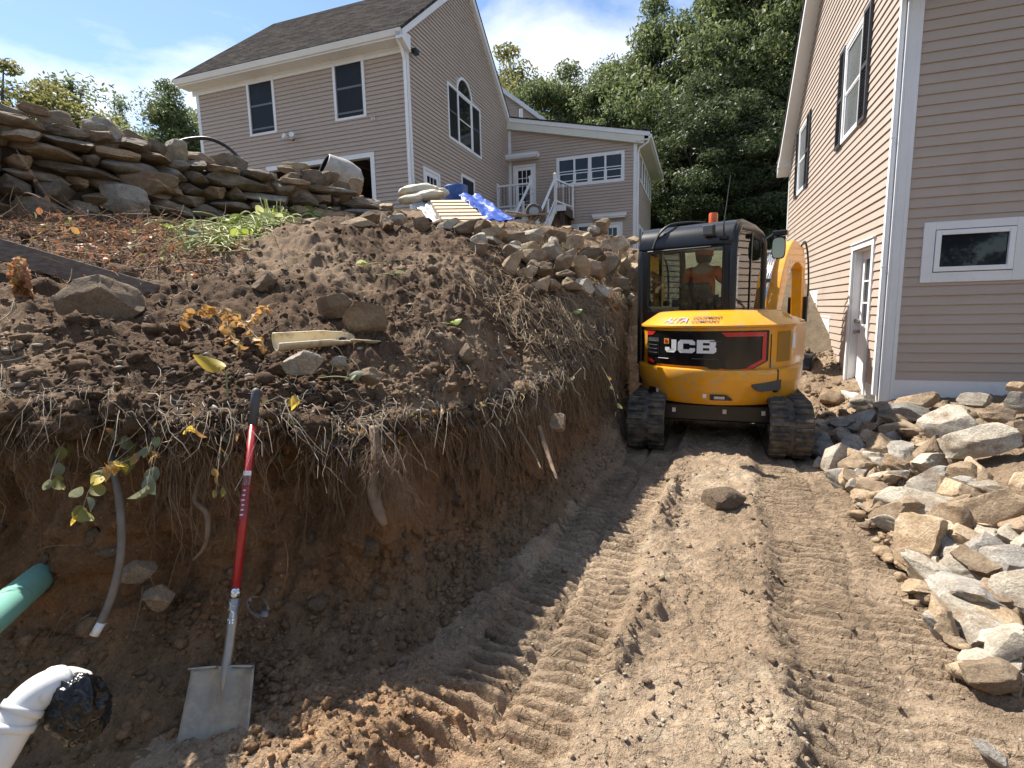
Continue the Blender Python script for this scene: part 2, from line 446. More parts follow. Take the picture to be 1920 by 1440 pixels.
TOPC = [(190, 610, 3.1), (60, 560, 3.3), (330, 640, 3.0), (620, 680, 3.0), (450, 570, 3.6), (700, 570, 3.9), (560, 432, 4.9), (640, 440, 5.0), (420, 455, 5.2), (800, 470, 5.4), (870, 432, 6.6), (960, 520, 5.6), (1050, 590, 5.5), (1140, 545, 6.5), (1100, 470, 7.8), (1190, 490, 8.6), (200, 412, 5.7), (0, 400, 5.2), (400, 412, 6.9), (600, 412, 8.0), (720, 412, 8.2), (850, 420, 7.8), (960, 432, 8.6), (80, 690, 2.5), (300, 740, 2.45), (600, 740, 2.6), (800, 650, 3.6), (850, 560, 4.4), (1000, 640, 4.8), (-200, 420, 5.4)]
_cp = [tuple(at(*c)) for c in TOPC] + [tuple(p) for p in LIP]
_cp += [(-8, 6, 3.0), (-9, 10, 3.6), (-5, 10, 3.6), (-2, 11, 3.62), (0, 11, 3.4), (2.2, 11, 2.9), (-3, 14, 3.65), (1, 14, 3.5), (3.5, 14, 3.2), (-7, 3, 1.9), (3.5, 17, 3.2), (-8, 14, 3.65)]
_cp = np.array(_cp)
def _U(r2):
    return np.where(r2 > 1e-12, r2 * np.log(np.maximum(r2, 1e-12)), 0)
_n = len(_cp)
_K = _U(((_cp[:, None, :2] - _cp[None, :, :2]) ** 2).sum(2)) + np.eye(_n) * 0.12
_Pm = np.c_[np.ones(_n), _cp[:, :2]]
_A = np.zeros((_n + 3, _n + 3)); _A[:_n, :_n] = _K; _A[:_n, _n:] = _Pm; _A[_n:, :_n] = _Pm.T
_w = np.linalg.solve(_A, np.r_[_cp[:, 2], 0, 0, 0])
def top_z(x, y):
    x = np.atleast_1d(np.asarray(x, float)); y = np.atleast_1d(np.asarray(y, float))
    out = np.empty(len(x))
    for s in range(0, len(x), 40000):
        q = np.c_[x[s:s + 40000], y[s:s + 40000]]
        out[s:s + 40000] = _U(((q[:, None] - _cp[None, :, :2]) ** 2).sum(2)) @ _w[:_n] + _w[_n] + q @ _w[_n + 1:]
        dx, dy = q[:, 0] + 1.9, q[:, 1] - 6.05
        out[s:s + 40000] -= .26 * np.exp(-((dx + .25 * dy) / 1.0) ** 2 - ((dy - .35 * dx) / .5) ** 2)     # hollow behind the crest of the heap
        dx, dy = q[:, 0] + .35, q[:, 1] - 4.5
        out[s:s + 40000] += .10 * np.exp(-((dx + .5 * dy) / .35) ** 2 - ((dy) / 1.1) ** 2)                  # ridge running down to the right
    return out
def top_noise(P):
    """relief of the loose soil on the mound, metres"""
    q = P.copy(); q[:, 2] *= .6
    z = .09 * fbm(q, 1.1, 3) + .085 * np.abs(fbm(q, 2.7, 3, off=5)) + .060 * np.abs(fbm(q, 6.5, 3, .5, off=9)) + .020 * np.abs(fbm(q, 20.0, 3, .55, off=2)) * np.exp(-np.maximum(0, q[:, 1] - 2.5) / 2.2)
    return z - .05
def hit_top(px, py, d0=1.9, d1=13):
    """where the line of sight through a pixel meets the mound"""
    ds = np.linspace(d0, d1, 900)
    r = ray(px, py)
    P = _C[None] + ds[:, None] * r[None]
    z = top_z(P[:, 0], P[:, 1])
    k = np.argmax(P[:, 2] < z)
    return Vector(P[k]), float(ds[k])

def _smooth_path(A, n):
    k = np.arange(len(A)); t = np.linspace(0, len(A) - 1, n)
    out = np.empty((n, A.shape[1]))
    for c in range(A.shape[1]):
        # Catmull-Rom
        i = np.clip(t.astype(int), 0, len(A) - 2); f = t - i
        p0 = A[np.maximum(i - 1, 0), c]; p1 = A[i, c]; p2 = A[i + 1, c]; p3 = A[np.minimum(i + 2, len(A) - 1), c]
        out[:, c] = .5 * ((2 * p1) + (-p0 + p2) * f + (2 * p0 - 5 * p1 + 4 * p2 - p3) * f ** 2 + (-p0 + 3 * p1 - 3 * p2 + p3) * f ** 3)
    return out
NU = 880
_lip = _smooth_path(LIP, NU); _toe = _smooth_path(TOE, NU); _dir = _smooth_path(DIR, NU)
_dir /= np.linalg.norm(_dir, axis=1)[:, None]
# wobble of the torn edge
_uu = np.c_[_lip[:, :2], np.zeros(NU)]
_wob = .20 * fbm(_uu, 1.15, 5, .62, off=3)
_lip[:, 0] += _dir[:, 0] * _wob; _lip[:, 1] += _dir[:, 1] * _wob
_lip[:, 2] += .10 * fbm(_uu, 1.5, 5, .6, off=8)
_toe[:, :2] += (.08 * fbm(_uu, 1.7, 3, off=13))[:, None] * _dir
PROF_H = np.array([-.12, 0, .22, .46, .68, .86, 1.00, 1.09, 1.13, 1.10, 1.03, .96, .985])
PROF_Z = np.array([-.10, 0, .055, .15, .26, .37, .50, .64, .76, .87, .94, .985, 1.0])
NF = 120
_tf = np.linspace(0, 1, NF)
_cum = np.r_[0, np.cumsum(np.hypot(np.diff(PROF_H) * .8, np.diff(PROF_Z) * 1.2))]; _cum /= _cum[-1]
_ph = np.interp(_tf, _cum, PROF_H); _pz = np.interp(_tf, _cum, PROF_Z)
# face
hv = (_lip[:, :2] - _toe[:, :2])
F_ = np.empty((NF, NU, 3))
_ov = .07 * (fbm(_uu, .9, 2, off=21))          # more or less undercut along the bank
for j in range(NF):
    under = math.exp(-((_pz[j] - .72) / .16) ** 2)
    F_[j, :, :2] = _toe[:, :2] + hv * _ph[j] + _dir * (_ov * under)[:, None]
    F_[j, :, 2] = _toe[:, 2] + (_lip[:, 2] - _toe[:, 2]) * _pz[j]
fl = F_.reshape(-1, 3)
fz = np.repeat(_pz, NU)
hn = -(hv / np.linalg.norm(hv, axis=1)[:, None]); hn = np.tile(hn, (NF, 1))
q = fl * np.array([1, 1, 1.0])
bul = lambda x, y, z, rx, ry, rz: np.exp(-((q[:, 0] - x) / rx) ** 2 - ((q[:, 1] - y) / ry) ** 2 - ((q[:, 2] - z) / rz) ** 2)
disp = .24 * bul(-.70, 2.6, .74, .17, .4, .30) - .26 * bul(-1.08, 2.45, .72, .2, .35, .2) + .12 * bul(-1.75, 2.2, .85, .25, .4, .22) - .16 * bul(-.40, 3.0, .6, .16, .35, .2) + .16 * bul(0.05, 3.9, .75, .2, .4, .25) - .14 * bul(.35, 4.7, .6, .2, .4, .25) + .17 * fbm(q, 1.5, 3, off=31) + .075 * np.abs(fbm(q, 4.2, 3, .55, off=37)) + .035 * np.abs(fbm(q, 12, 3, .6, off=41)) + .012 * fbm(q, 40, 2, off=43) + .022 * fbm(q * np.array([1, 1, .22]), 5.0, 2, off=47)
disp *= sstep(0, .1, fz) * (1 - .75 * sstep(.9, 1.0, fz))
fl[:, :2] += hn * (disp * (.35 + .65 * sstep(.15, .5, fz)))[:, None]
fl[:, 2] += (.05 * fbm(q, 2.5, 3, off=51) + .028 * np.abs(fbm(q, 8, 3, off=55)) + .014 * np.abs(fbm(q, 26, 3, .6, off=57))) * sstep(0, .06, fz) * (1 - sstep(.3, .5, fz))
# top
NT = 330
_td = np.r_[0, np.cumsum(.011 * 1.0098 ** np.arange(NT - 1))]
_td = _td / _td[-1] * 9.0
T_ = np.empty((NT - 1, NU, 3))
_end = F_[-1].copy()
_tz0 = top_z(_end[:, 0], _end[:, 1])
for j in range(1, NT):
    xy = _end[:, :2] + _dir * _td[j]
    z = top_z(xy[:, 0], xy[:, 1]) + (_end[:, 2] - _tz0) * math.exp(-_td[j] / .35)
    T_[j - 1, :, :2] = xy; T_[j - 1, :, 2] = z
tl = T_.reshape(-1, 3)
tdist = np.repeat(_td[1:], NU)
tl[:, 2] += top_noise(tl) * sstep(0, .12, tdist) * (1 - .6 * sstep(5, 8, tdist)) - .35 * sstep(8.2, 9.0, tdist)
BV = np.r_[fl, tl]
# soil layers
def mixc(a, b, t):
    return np.asarray(a)[None] * (1 - t)[:, None] + np.asarray(b)[None] * t[:, None]
HUMUS, TANSOIL, SUB, FLOORC, ORANGE, STRAW = (.118, .075, .047), (.235, .165, .108), (.225, .122, .060), (.30, .215, .142), (.37, .225, .125), (.22, .165, .11)
nn = fbm(tl, .55, 4, off=61)
tanw = sstep(.12, .5, nn + .55 * np.exp(-((tl[:, 0] + .6) / .55) ** 2 - ((tl[:, 1] - 2.75) / .5) ** 2) + .5 * sstep(4.8, 6.5, tl[:, 1]) * sstep(-.6, .8, tl[:, 0]))
tc_ = mixc(HUMUS, TANSOIL, tanw)
fn = fbm(fl, 1.4, 3, off=71)
hw = sstep(.80, .93, fz + .06 * fn)                     # dark topsoil band under the lip
fc_ = mixc(SUB, HUMUS, hw)
fc_ = fc_ * (1 - (sstep(.1, .6, fn) * .35)[:, None]) + np.array((.11, .075, .045))[None] * (sstep(.1, .6, fn) * .35)[:, None]
rt_ = sstep(.3, 1.3, fl[:, 0])                          # the far stretch is paler and redder
fc_ = fc_ * (1 - .6 * rt_)[:, None] + np.array((.25, .155, .085))[None] * (.6 * rt_)[:, None]
tr_ = (1 - sstep(.12, .35, fz + .05 * fn))              # spoil at the foot
tcol = mixc((.20, .135, .082), (.30, .215, .142), sstep(.3, 1.0, fl[:, 0] * .8 + .2))
fc_ = fc_ * (1 - tr_)[:, None] + tcol * tr_[:, None]
# sandy orange spill by the shovel
osp = np.exp(-((fl[:, 0] + .62) / .42) ** 2 - ((fl[:, 1] - 1.75) / .3) ** 2)
fc_ = fc_ * (1 - osp[:, None]) + np.array(ORANGE)[None] * osp[:, None]
BC = np.r_[fc_, tc_]
NR = NF + NT - 1
ii, jj = np.meshgrid(np.arange(NR - 1), np.arange(NU - 1), indexing='ij')
a_ = (ii * NU + jj).ravel()
BQ = np.c_[a_, a_ + 1, a_ + NU + 1, a_ + NU]
bank = link('earth_bank', np_mesh('earth_bank', BV, BQ, True, BC), MT['soil'])
tag(bank, 'cut earth bank and dark soil mound left of the trench', None, None, 'structure')

# ---- trench floor
LDX, LDY = .383, .924
def lane(x, y):
    s_ = (x + .02) * LDX + (y - 2.0) * LDY
    c_ = (x + .02) * LDY - (y - 2.0) * LDX
    return s_, c_
def floor_z(x, y, detail=True):
    x = np.asarray(x, float); y = np.asarray(y, float)
    s_, c_ = lane(x, y)
    z = .40 * sstep(2.05, 2.9, c_) + .18 * sstep(2.9, 5, c_)
    far = np.clip((y - 7.6) / 6.0, 0, 1)
    z = z * (1 - far) + 3.0 * far
    z = z + .11 * np.exp(-((x + .78) / .5) ** 2 - ((y - 1.74) / .30) ** 2)      # sandy spill by the shovel
    if not detail: return z
    P = np.c_[x, y, np.zeros(len(x))]
    w1 = .05 * fbm(P, 1.2, 2, off=81)
    cl = c_ + w1
    lm = 1 - sstep(.24, .33, np.abs(cl)); rm = 1 - sstep(.36, .50, np.abs(cl - 1.52))
    lanes = np.maximum(lm, rm)
    spill = np.exp(-((x + .78) / .55) ** 2 - ((y - 1.74) / .34) ** 2)
    z += spill * (.03 * np.abs(fbm(P, 6, 3, off=301)) + .02 * np.abs(fbm(P, 16, 3, .6, off=305)))
    open_ = (1 - sstep(1.95, 2.3, c_)) * sstep(-.75, -.45, c_)
    crk = fbm(P, 9, 2, off=141); z -= open_ * .010 * np.exp(-(crk / .05) ** 2) * sstep(-.1, .3, fbm(P, 1.6, 2, off=143))
    z += open_ * (.025 * (1 - lanes) - .045 * lanes)
    for cc, hh in ((.40, .06), (-.40, .03), (1.02, .03), (2.08, .08)):
        wob = .10 * fbm(P, .9, 3, off=cc * 5 + 3)
        amp = np.clip(.35 + 1.5 * fbm(P, 1.1, 3, off=cc * 9), 0, 1.3)
        z += hh * np.exp(-((cl - cc - wob) / .085) ** 2) * amp * (.4 + 1.6 * np.abs(fbm(P, 7, 3, .6, off=cc * 4)))
    # tread bars: wavy, broken, offset between the two halves of a track
    patch = np.clip(.85 + .9 * fbm(P, 2.3, 3, off=91), .15, 1.25)
    wv = s_ + .020 * fbm(P, 4, 2, off=95) + .03 * fbm(P, 1.3, 2, off=99)
    def bars(c0, half, per):
        cc = cl - c0
        ph = wv / per + .5 * (cc > 0) + .12 * np.abs(cc) / half
        sw = ph - np.floor(ph)
        b = sstep(.06, .26, sw) * (1 - sstep(.60, .74, sw))
        return b * (.55 + .45 * sstep(.015, .04, np.abs(cc)))
    near = 1 - sstep(2.0, 3.6, y)
    z += .050 * patch * lm * bars(0, .27, .086) * (1 + .35 * near)
    z += .040 * patch * rm * bars(1.52, .42, .082)
    rough = 1 - .78 * lanes
    z += rough * (.032 * np.abs(fbm(P, 3.5, 3, off=101)) + .020 * np.abs(fbm(P, 11, 3, .6, off=105))) + .008 * np.abs(fbm(P, 34, 3, .6, off=108)) * (1 + .7 * rough) - .015
    return z
_ys = [-2.3]                     # the sheet is laid out along the tracks
while _ys[-1] < 8.5:
    _ys.append(_ys[-1] + .0075 + .0026 * max(0, _ys[-1] + .8))
_ys = np.array(_ys); _xs = np.arange(-2.2, 4.8, .0128)
_cc, _ss = np.meshgrid(_xs, _ys)
X_ = -.02 + (_ss * LDX + _cc * LDY).ravel(); Y_ = 2.0 + (_ss * LDY - _cc * LDX).ravel()
Z_ = floor_z(X_, Y_)
s_, c_ = lane(X_, Y_)
P_ = np.c_[X_, Y_, np.zeros(len(X_))]
nA = fbm(P_, .9, 4, off=111); nB = fbm(P_, 5, 4, off=113)
lanew = np.maximum(1 - sstep(.24, .34, np.abs(c_)), 1 - sstep(.36, .52, np.abs(c_ - 1.52)))
colf = mixc((.325, .238, .160), (.405, .305, .212), sstep(-.3, .5, nA))
damp = sstep(.0, .6, fbm(P_, 2.2, 4, .6, off=131)) * .20
colf = colf * (1 - .10 * lanew)[:, None] * (1 - damp)[:, None]
wind = np.exp(-((c_ - .42) / .14) ** 2) * .5 + np.exp(-((c_ - 2.12) / .16) ** 2) * .75
wind = np.clip(wind * (.6 + .8 * nB), 0, .85)
colf = colf * (1 - wind)[:, None] + np.array((.17, .12, .08))[None] * wind[:, None]
pale = sstep(.35, .75, nA + .7 * nB) * (1 - lanew) * .6
colf = colf * (1 - pale)[:, None] + np.array((.44, .36, .26))[None] * pale[:, None]
orr = np.exp(-((X_ + .55) / .5) ** 2 - ((Y_ - 1.75) / .3) ** 2) * .9
colf = colf * (1 - orr)[:, None] + np.array(ORANGE)[None] * orr[:, None]
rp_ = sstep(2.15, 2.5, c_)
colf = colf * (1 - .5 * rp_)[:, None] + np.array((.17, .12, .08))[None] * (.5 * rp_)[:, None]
W_ = len(_xs); H_ = len(_ys)
ii, jj = np.meshgrid(np.arange(H_ - 1), np.arange(W_ - 1), indexing='ij')
a_ = (ii * W_ + jj).ravel()
FQ = np.c_[a_, a_ + 1, a_ + W_ + 1, a_ + W_]
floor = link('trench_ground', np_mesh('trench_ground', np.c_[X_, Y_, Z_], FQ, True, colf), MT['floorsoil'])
tag(floor, 'sunlit tan trench floor pressed with track marks', None, None, 'structure')

# ---- wide ground out to the horizon
def plateau(x, y):
    hill = 3.62 - .42 * sstep(0, 5, x) * sstep(8, 16, y)
    far = np.clip((y - 7.6) / 6.0, 0, 1)
    right = .35 * (1 - far) + 3.0 * far
    w = sstep(.5, 4.5, x)
    z = hill * (1 - w) + right * w
    z = z + .012 * np.maximum(0, y - 25)
    low = sstep(4, -2, y) * sstep(-9, -5, x)
    return z * (1 - low) - .12 * low
gx = np.r_[-400, -250, -150, -90, -60, -45, np.arange(-36, 40.1, .8), 50, 70, 100, 160, 260, 400]
gy = np.r_[-300, -150, -80, -50, -30, -20, -12, -6, np.arange(-4, 46, .8), 60, 80, 120, 200, 350, 600]
GX, GY = np.meshgrid(gx, gy); GX = GX.ravel(); GY = GY.ravel()
GZ = plateau(GX, GY)
inb = (1 - sstep(9.2, 10.4, GY)) * sstep(-9.0, -7.4, GX) * sstep(-1.0, .2, GY) * (1 - sstep(5.0, 5.6, GX))
ind = (1 - sstep(12, 13, GY)) * sstep(-1, 0, GX) * (1 - sstep(3.3, 4, GX)) * sstep(7, 8, GY)
GZ = GZ * (1 - inb) + (-.35) * inb
GZ = np.minimum(GZ, np.where(ind > .5, GZ - .5, GZ))
GP = np.c_[GX, GY, np.zeros(len(GX))]
GZ += .05 * fbm(GP, .4, 3) - .03
gc = mixc((.16, .125, .085), (.075, .095, .04), sstep(16, 24, GY))
W2, H2 = len(gx), len(gy)
ii, jj = np.meshgrid(np.arange(H2 - 1), np.arange(W2 - 1), indexing='ij')
a_ = (ii * W2 + jj).ravel()
gr = link('ground', np_mesh('ground', np.c_[GX, GY, GZ], np.c_[a_, a_ + 1, a_ + W2 + 1, a_ + W2], True, gc), MT['soil'])
tag(gr, 'wide ground of the yard around the houses', None, None, 'structure')
# ================================================================== HOUSES
HEAD = R(19.7)
EXPO = .1143
def shingle_mat():
    m, t, b = nodes('asphalt shingles'); N, K = t.nodes, t.links.new
    tcn = N.new('ShaderNodeTexCoord')
    br = N.new('ShaderNodeTexBrick'); br.inputs['Scale'].default_value = 1.0
    br.inputs['Brick Width'].default_value = .33; br.inputs['Row Height'].default_value = .14; br.inputs['Mortar Size'].default_value = .008
    br.inputs['Color1'].default_value = (.040, .037, .036, 1); br.inputs['Color2'].default_value = (.080, .072, .067, 1); br.inputs['Mortar'].default_value = (.018, .017, .016, 1)
    K(tcn.outputs['UV'], br.inputs['Vector'])
    nz = N.new('ShaderNodeTexNoise'); nz.inputs['Scale'].default_value = 18; nz.inputs['Detail'].default_value = 6; K(tcn.outputs['Object'], nz.inputs['Vector'])
    r = N.new('ShaderNodeMapRange'); r.inputs['From Min'].default_value = .3; r.inputs['From Max'].default_value = .7; r.inputs['To Min'].default_value = .6; r.inputs['To Max'].default_value = 1.45; K(nz.outputs['Fac'], r.inputs['Value'])
    vm = N.new('ShaderNodeVectorMath'); vm.operation = 'SCALE'; K(br.outputs['Color'], vm.inputs[0]); K(r.outputs['Result'], vm.inputs['Scale'])
    K(vm.outputs['Vector'], b.inputs['Base Color']); b.inputs['Roughness'].default_value = .92; b.inputs['Specular IOR Level'].default_value = 0
    bp = N.new('ShaderNodeBump'); bp.inputs['Strength'].default_value = .7; bp.inputs['Distance'].default_value = .02
    K(br.outputs['Fac'], bp.inputs['Height']); bp.invert = True; K(bp.outputs['Normal'], b.inputs['Normal'])
    return m
MT['shingle'] = shingle_mat()

class Wall:
    """maps (along, out, height) of a wall to the local axes of its house"""
    def __init__(s, house, z0, origin, axis, normal):
        s.h, s.z0 = house, z0
        s.o, s.a, s.n = Vector((*origin, 0)), Vector((*axis, 0)), Vector((*normal, 0))
    def p(s, a, out, z):
        return s.o + s.a * a + s.n * out + Vector((0, 0, z - s.z0))
    def slab(s, mb, a0, a1, o0, o1, z0, z1):
        return mb.hexa([s.p(a0, o0, z0), s.p(a1, o0, z0), s.p(a1, o1, z0), s.p(a0, o1, z0), s.p(a0, o0, z1), s.p(a1, o0, z1), s.p(a1, o1, z1), s.p(a0, o1, z1)])

def wall_body(w, brk, top, zb, holes, matl, name='wall'):
    """solid backing of a wall: columns between break points, with holes left out"""
    mb = MB(); xs = sorted(set(brk + [h[0] for h in holes] + [h[1] for h in holes]))
    for a0, a1 in zip(xs[:-1], xs[1:]):
        m_ = (a0 + a1) / 2; parts = [(zb, None)]
        for h in holes:
            if h[0] <= m_ <= h[1]:
                parts = [(h[3], None)] + ([(zb, h[2])] if h[2] > zb + .01 else [])
        for lo, hi in parts:
            t0, t1 = (top(a0), top(a1)) if hi is None else (hi, hi)
            mb.hexa([w.p(a0, -.14, lo), w.p(a1, -.14, lo), w.p(a1, 0, lo), w.p(a0, 0, lo), w.p(a0, -.14, t0), w.p(a1, -.14, t1), w.p(a1, 0, t1), w.p(a0, 0, t0)])
    return mb.build(name, matl, w.h)

def siding(w, part, zs, z1, lf, rf, openings, matl, lap=.021):
    z = zs; rnd = random.Random(int(zs * 100))
    while z < z1 - .02:
        zt = min(z + EXPO, z1); zm = (z + zt) / 2
        lo, hi = (lf(z), rf(z)), (lf(zt), rf(zt))
        cuts = sorted([(o[0], o[1]) for o in openings if o[2] < zm < o[3]])
        segs, cur = [], None
        edges = [('l', None)] + [x for c in cuts for x in (('e', c[0]), ('s', c[1]))] + [('r', None)]
        bounds = []
        start = (lo[0], hi[0])
        for c in cuts:
            bounds.append((start, (c[0], c[0]))); start = (c[1], c[1])
        bounds.append((start, (lo[1], hi[1])))
        if lap < .03:        # lap joints between lengths of siding
            nb2 = []
            for (s0, s1), (e0, e1) in bounds:
                if e0 - s0 > 2.2:
                    m_ = s0 + (e0 - s0) * rnd.uniform(.2, .8); nb2 += [((s0, s1), (m_, m_)), ((m_ + .002, m_ + .002), (e0, e1))]
                else: nb2.append(((s0, s1), (e0, e1)))
            bounds = nb2
        for (s0, s1), (e0, e1) in bounds:
            if e0 - s0 < .015: continue
            if e1 - s1 < .01: e1 = s1 = (s1 + e1) / 2
            j = rnd.uniform(-.0016, .0016)
            mb = MB().hexa([w.p(s0, .001, z), w.p(e0, .001, z), w.p(e0, lap + j, z + j), w.p(s0, lap + j, z - j),
                            w.p(s1, .001, zt), w.p(e1, .001, zt), w.p(e1, .004, zt), w.p(s1, .004, zt)])
            mb.build('siding_board', matl, part, recalc=True)
        z = zt

def window(w, a0, a1, z0, z1, style='hung', cas=.085, name='window', sashmat=None, pane=None, screen=False):
    """a0..z1 is the outside of the casing"""
    c = MB()
    w.slab(c, a0, a0 + cas, -.02, .042, z0, z1); w.slab(c, a1 - cas, a1, -.02, .042, z0, z1)
    w.slab(c, a0 + cas, a1 - cas, -.02, .040, z1 - cas, z1); w.slab(c, a0 + cas - .0, a1 - cas, -.02, .040, z0, z0 + cas * .8)
    win = c.build(name, MT['trim'], w.h, bevel=.004)
    i0, i1, j0, j1 = a0 + cas, a1 - cas, z0 + cas * .8, z1 - cas
    sm = sashmat or MT['vinyl']; pm = pane or MT['pane']
    def fr(x0, x1, y0, y1, t, o, nm='sash'):
        f = MB()
        w.slab(f, x0, x0 + t, .0, o, y0, y1); w.slab(f, x1 - t, x1, .0, o, y0, y1)
        w.slab(f, x0 + t, x1 - t, .0, o - .002, y0, y0 + t); w.slab(f, x0 + t, x1 - t, .0, o - .002, y1 - t, y1)
        f.build(nm, sm, win)
        g = MB(); w.slab(g, x0 + t, x1 - t, .002, .010, y0 + t, y1 - t); g.build('pane', pm, win)
    if style == 'hung':
        jm = (j0 + j1) / 2
        fr(i0, i1, jm - .02, j1, .035, .030); fr(i0, i1, j0, jm + .0, .04, .022)
    elif style == 'fixed':
        fr(i0, i1, j0, j1, .06, .03)
    elif style == 'dark':            # screened double-hung seen as dark glass with grey rails
        t = .03
        f = MB(); w.slab(f, i0, i0 + t, 0, .026, j0, j1); w.slab(f, i1 - t, i1, 0, .026, j0, j1); w.slab(f, i0 + t, i1 - t, 0, .024, j1 - t, j1)
        jm = j0 + (j1 - j0) * .54
        w.slab(f, i0 + t, i1 - t, .0, .020, jm - .035, jm + .02); w.slab(f, i0 + t, i1 - t, .0, .018, j0 + .10, j0 + .15)
        f.build('sash', sashmat or MT['greysash'], win)
        g = MB(); w.slab(g, i0 + t, i1 - t, .002, .010, jm + .02, j1 - t); g.build('pane', MT['screen'], win)
        g = MB(); w.slab(g, i0 + t, i1 - t, .002, .008, j0, jm - .035); g.build('pane', MT['screen'], win)
    return win
MT['greysash'] = mat('grey sash behind screen', (.10, .105, .12), (.13, .135, .15), scale=5, rough=.5)
MT['greypane'] = mat('grey pane with painted sky reflection', (.11, .118, .125), (.14, .15, .155), scale=2, rough=.25)  # the grey base colour stands in for sky reflected in the glass
MT['soffit'] = mat('cream soffit', (.66, .66, .57), (.60, .60, .52), scale=3, rough=.6)
MT['wood'] = mat('weathered wood', (.20, .15, .11), (.32, .25, .19), scale=5, rough=.85, stretch=(1, 1, 14), bump=.3, bscale=25)
MT['dkwood'] = mat('brown stained wood', (.055, .035, .026), (.085, .055, .04), scale=6, rough=.8, bump=.2)

def panel_door(w, a0, a1, z0, z1, out, rows=3, cols=3, zlite=.42, hinge=None, parent=None, dmat=None):
    """white door with a grid of lights in its upper part"""
    d = MB(); t = .12; zl = z0 + (z1 - z0) * zlite
    w.slab(d, a0, a0 + t, out - .04, out, z0, z1); w.slab(d, a1 - t, a1, out - .04, out, z0, z1)
    w.slab(d, a0 + t, a1 - t, out - .04, out - .001, z1 - t, z1); w.slab(d, a0 + t, a1 - t, out - .04, out - .001, z0, zl)
    w.slab(d, a0 + t + .06, a1 - t - .06, out - .002, out + .006, z0 + .14, zl - .12)
    door = d.build('door', dmat or MT['vinyl'], parent or w.h, bevel=.003)
    g = MB(); w.slab(g, a0 + t, a1 - t, out - .03, out - .022, zl, z1 - t); g.build('pane', MT['pane'], door)
    m_ = MB()
    for k in range(1, cols):
        x = a0 + t + (a1 - a0 - 2 * t) * k / cols; w.slab(m_, x - .011, x + .011, out - .022, out - .004, zl, z1 - t)
    for k in range(1, rows):
        z = zl + (z1 - t - zl) * k / rows; w.slab(m_, a0 + t, a1 - t, out - .022, out - .006, z - .011, z + .011)
    m_.build('muntin', dmat or MT['vinyl'], door)
    return door

# ------------------------------------------------------------------ the far house on the hill
LX, LY, LZ0 = -2.65, 15.18, 3.45
lh = empty('hill_house', (LX, LY, LZ0), -HEAD)
tag(lh, 'taupe sided two storey house on the hill with open garage and arched window', 'house')
Wf = Wall(lh, LZ0, (0, 0), (1, 0), (0, -1))
Wg = Wall(lh, LZ0, (0, 0), (0, 1), (1, 0))
Ww = Wall(lh, LZ0, (0, 8.07), (1, 0), (0, -1))
Ws = Wall(lh, LZ0, (5.2, 8.07), (0, 1), (1, 0))
ZE, ZR, VR = 8.93, 12.55, 4.03
SL = (ZR - ZE) / (VR + .42)
gtop = lambda a: (ZE - .12 + SL * (a + .42)) if a < VR else (ZE - .12 + SL * (2 * VR - a + .42))
WIN_F = [(-5.55, -4.50, 7.06, 8.69), (-2.39, -1.33, 7.08, 8.70)]
gar = (-5.05, -1.16, 3.45, 6.12)
part = wall_body(Wf, [-7.6, 0], lambda a: 8.80, 3.45, [(gar[0] + .12, gar[1] - .12, 3.45, gar[3] - .12)], MT['siding'])
siding(Wf, part, 3.5, 8.70, lambda z: -7.5, lambda z: -.1, lap=.034, matl=MT['siding'], openings= [(a + .05, b - .05, c + .05, d - .05) for a, b, c, d in WIN_F] + [(gar[0] + .05, gar[1] - .05, 3, gar[3] - .05)])
for wv in WIN_F: window(Wf, *wv, style='dark')
# garage opening: frame, dark inside with joists
g = MB(); Wf.slab(g, gar[0], gar[0] + .13, -.14, .04, 3.45, gar[3]); Wf.slab(g, gar[1] - .13, gar[1], -.14, .04, 3.45, gar[3]); Wf.slab(g, gar[0] + .13, gar[1] - .13, -.14, .038, gar[3] - .13, gar[3])
gf = g.build('garage_frame', MT['trim'], lh)
g = MB(); Wf.slab(g, -7.3, -.3, -7.0, -6.9, 3.45, 6.6); Wf.slab(g, -7.4, -7.3, -7.0, -.15, 3.45, 6.6); Wf.slab(g, -.3, -.2, -7.0, -.15, 3.45, 6.6)
g.build('garage_interior', MT['dkwood'], lh)
g = MB(); Wf.slab(g, -7.4, -.2, -7.0, -.15, 6.45, 6.55)
gc_ = g.build('garage_ceiling', MT['greysash'], lh)
for k in range(11):
    g = MB(); Wf.slab(g, -7.2 + k * .65, -7.14 + k * .65, -6.9, -.2, 6.2, 6.44); g.build('joist', MT['wood'], gc_)
# corner boards, frieze, downspout
g = MB(); Wf.slab(g, -.105, 0.026, -.0, .026, 3.5, 8.72); g.build('corner_board', MT['trim'], lh, bevel=.003)
g = MB(); Wf.slab(g, -7.62, -7.5, 0, .026, 3.5, 8.72); g.build('corner_board', MT['trim'], lh, bevel=.003)
g = MB(); Wg.slab(g, 0, .11, 0, .024, 3.5, 9.0); g.build('corner_board', MT['trim'], lh, bevel=.003)
g = MB(); g.tube([Wf.p(.075 - .1, .06, 3.6), Wf.p(.075 - .1, .06, 8.3), Wf.p(-.02, .2, 8.55), Wf.p(-.02, .38, 8.72)], .038, 8); g.build('downspout', MT['vinyl'], lh)
g = MB(); Wf.slab(g, -7.75, -.0, 0.001, .03, 8.55, 8.74); g.build('frieze_board', MT['trim'], lh)
g = MB(); Wf.slab(g, -7.9, .12, 0.0, .42, 8.72, 8.76); g.build('soffit', MT['trim'], lh)
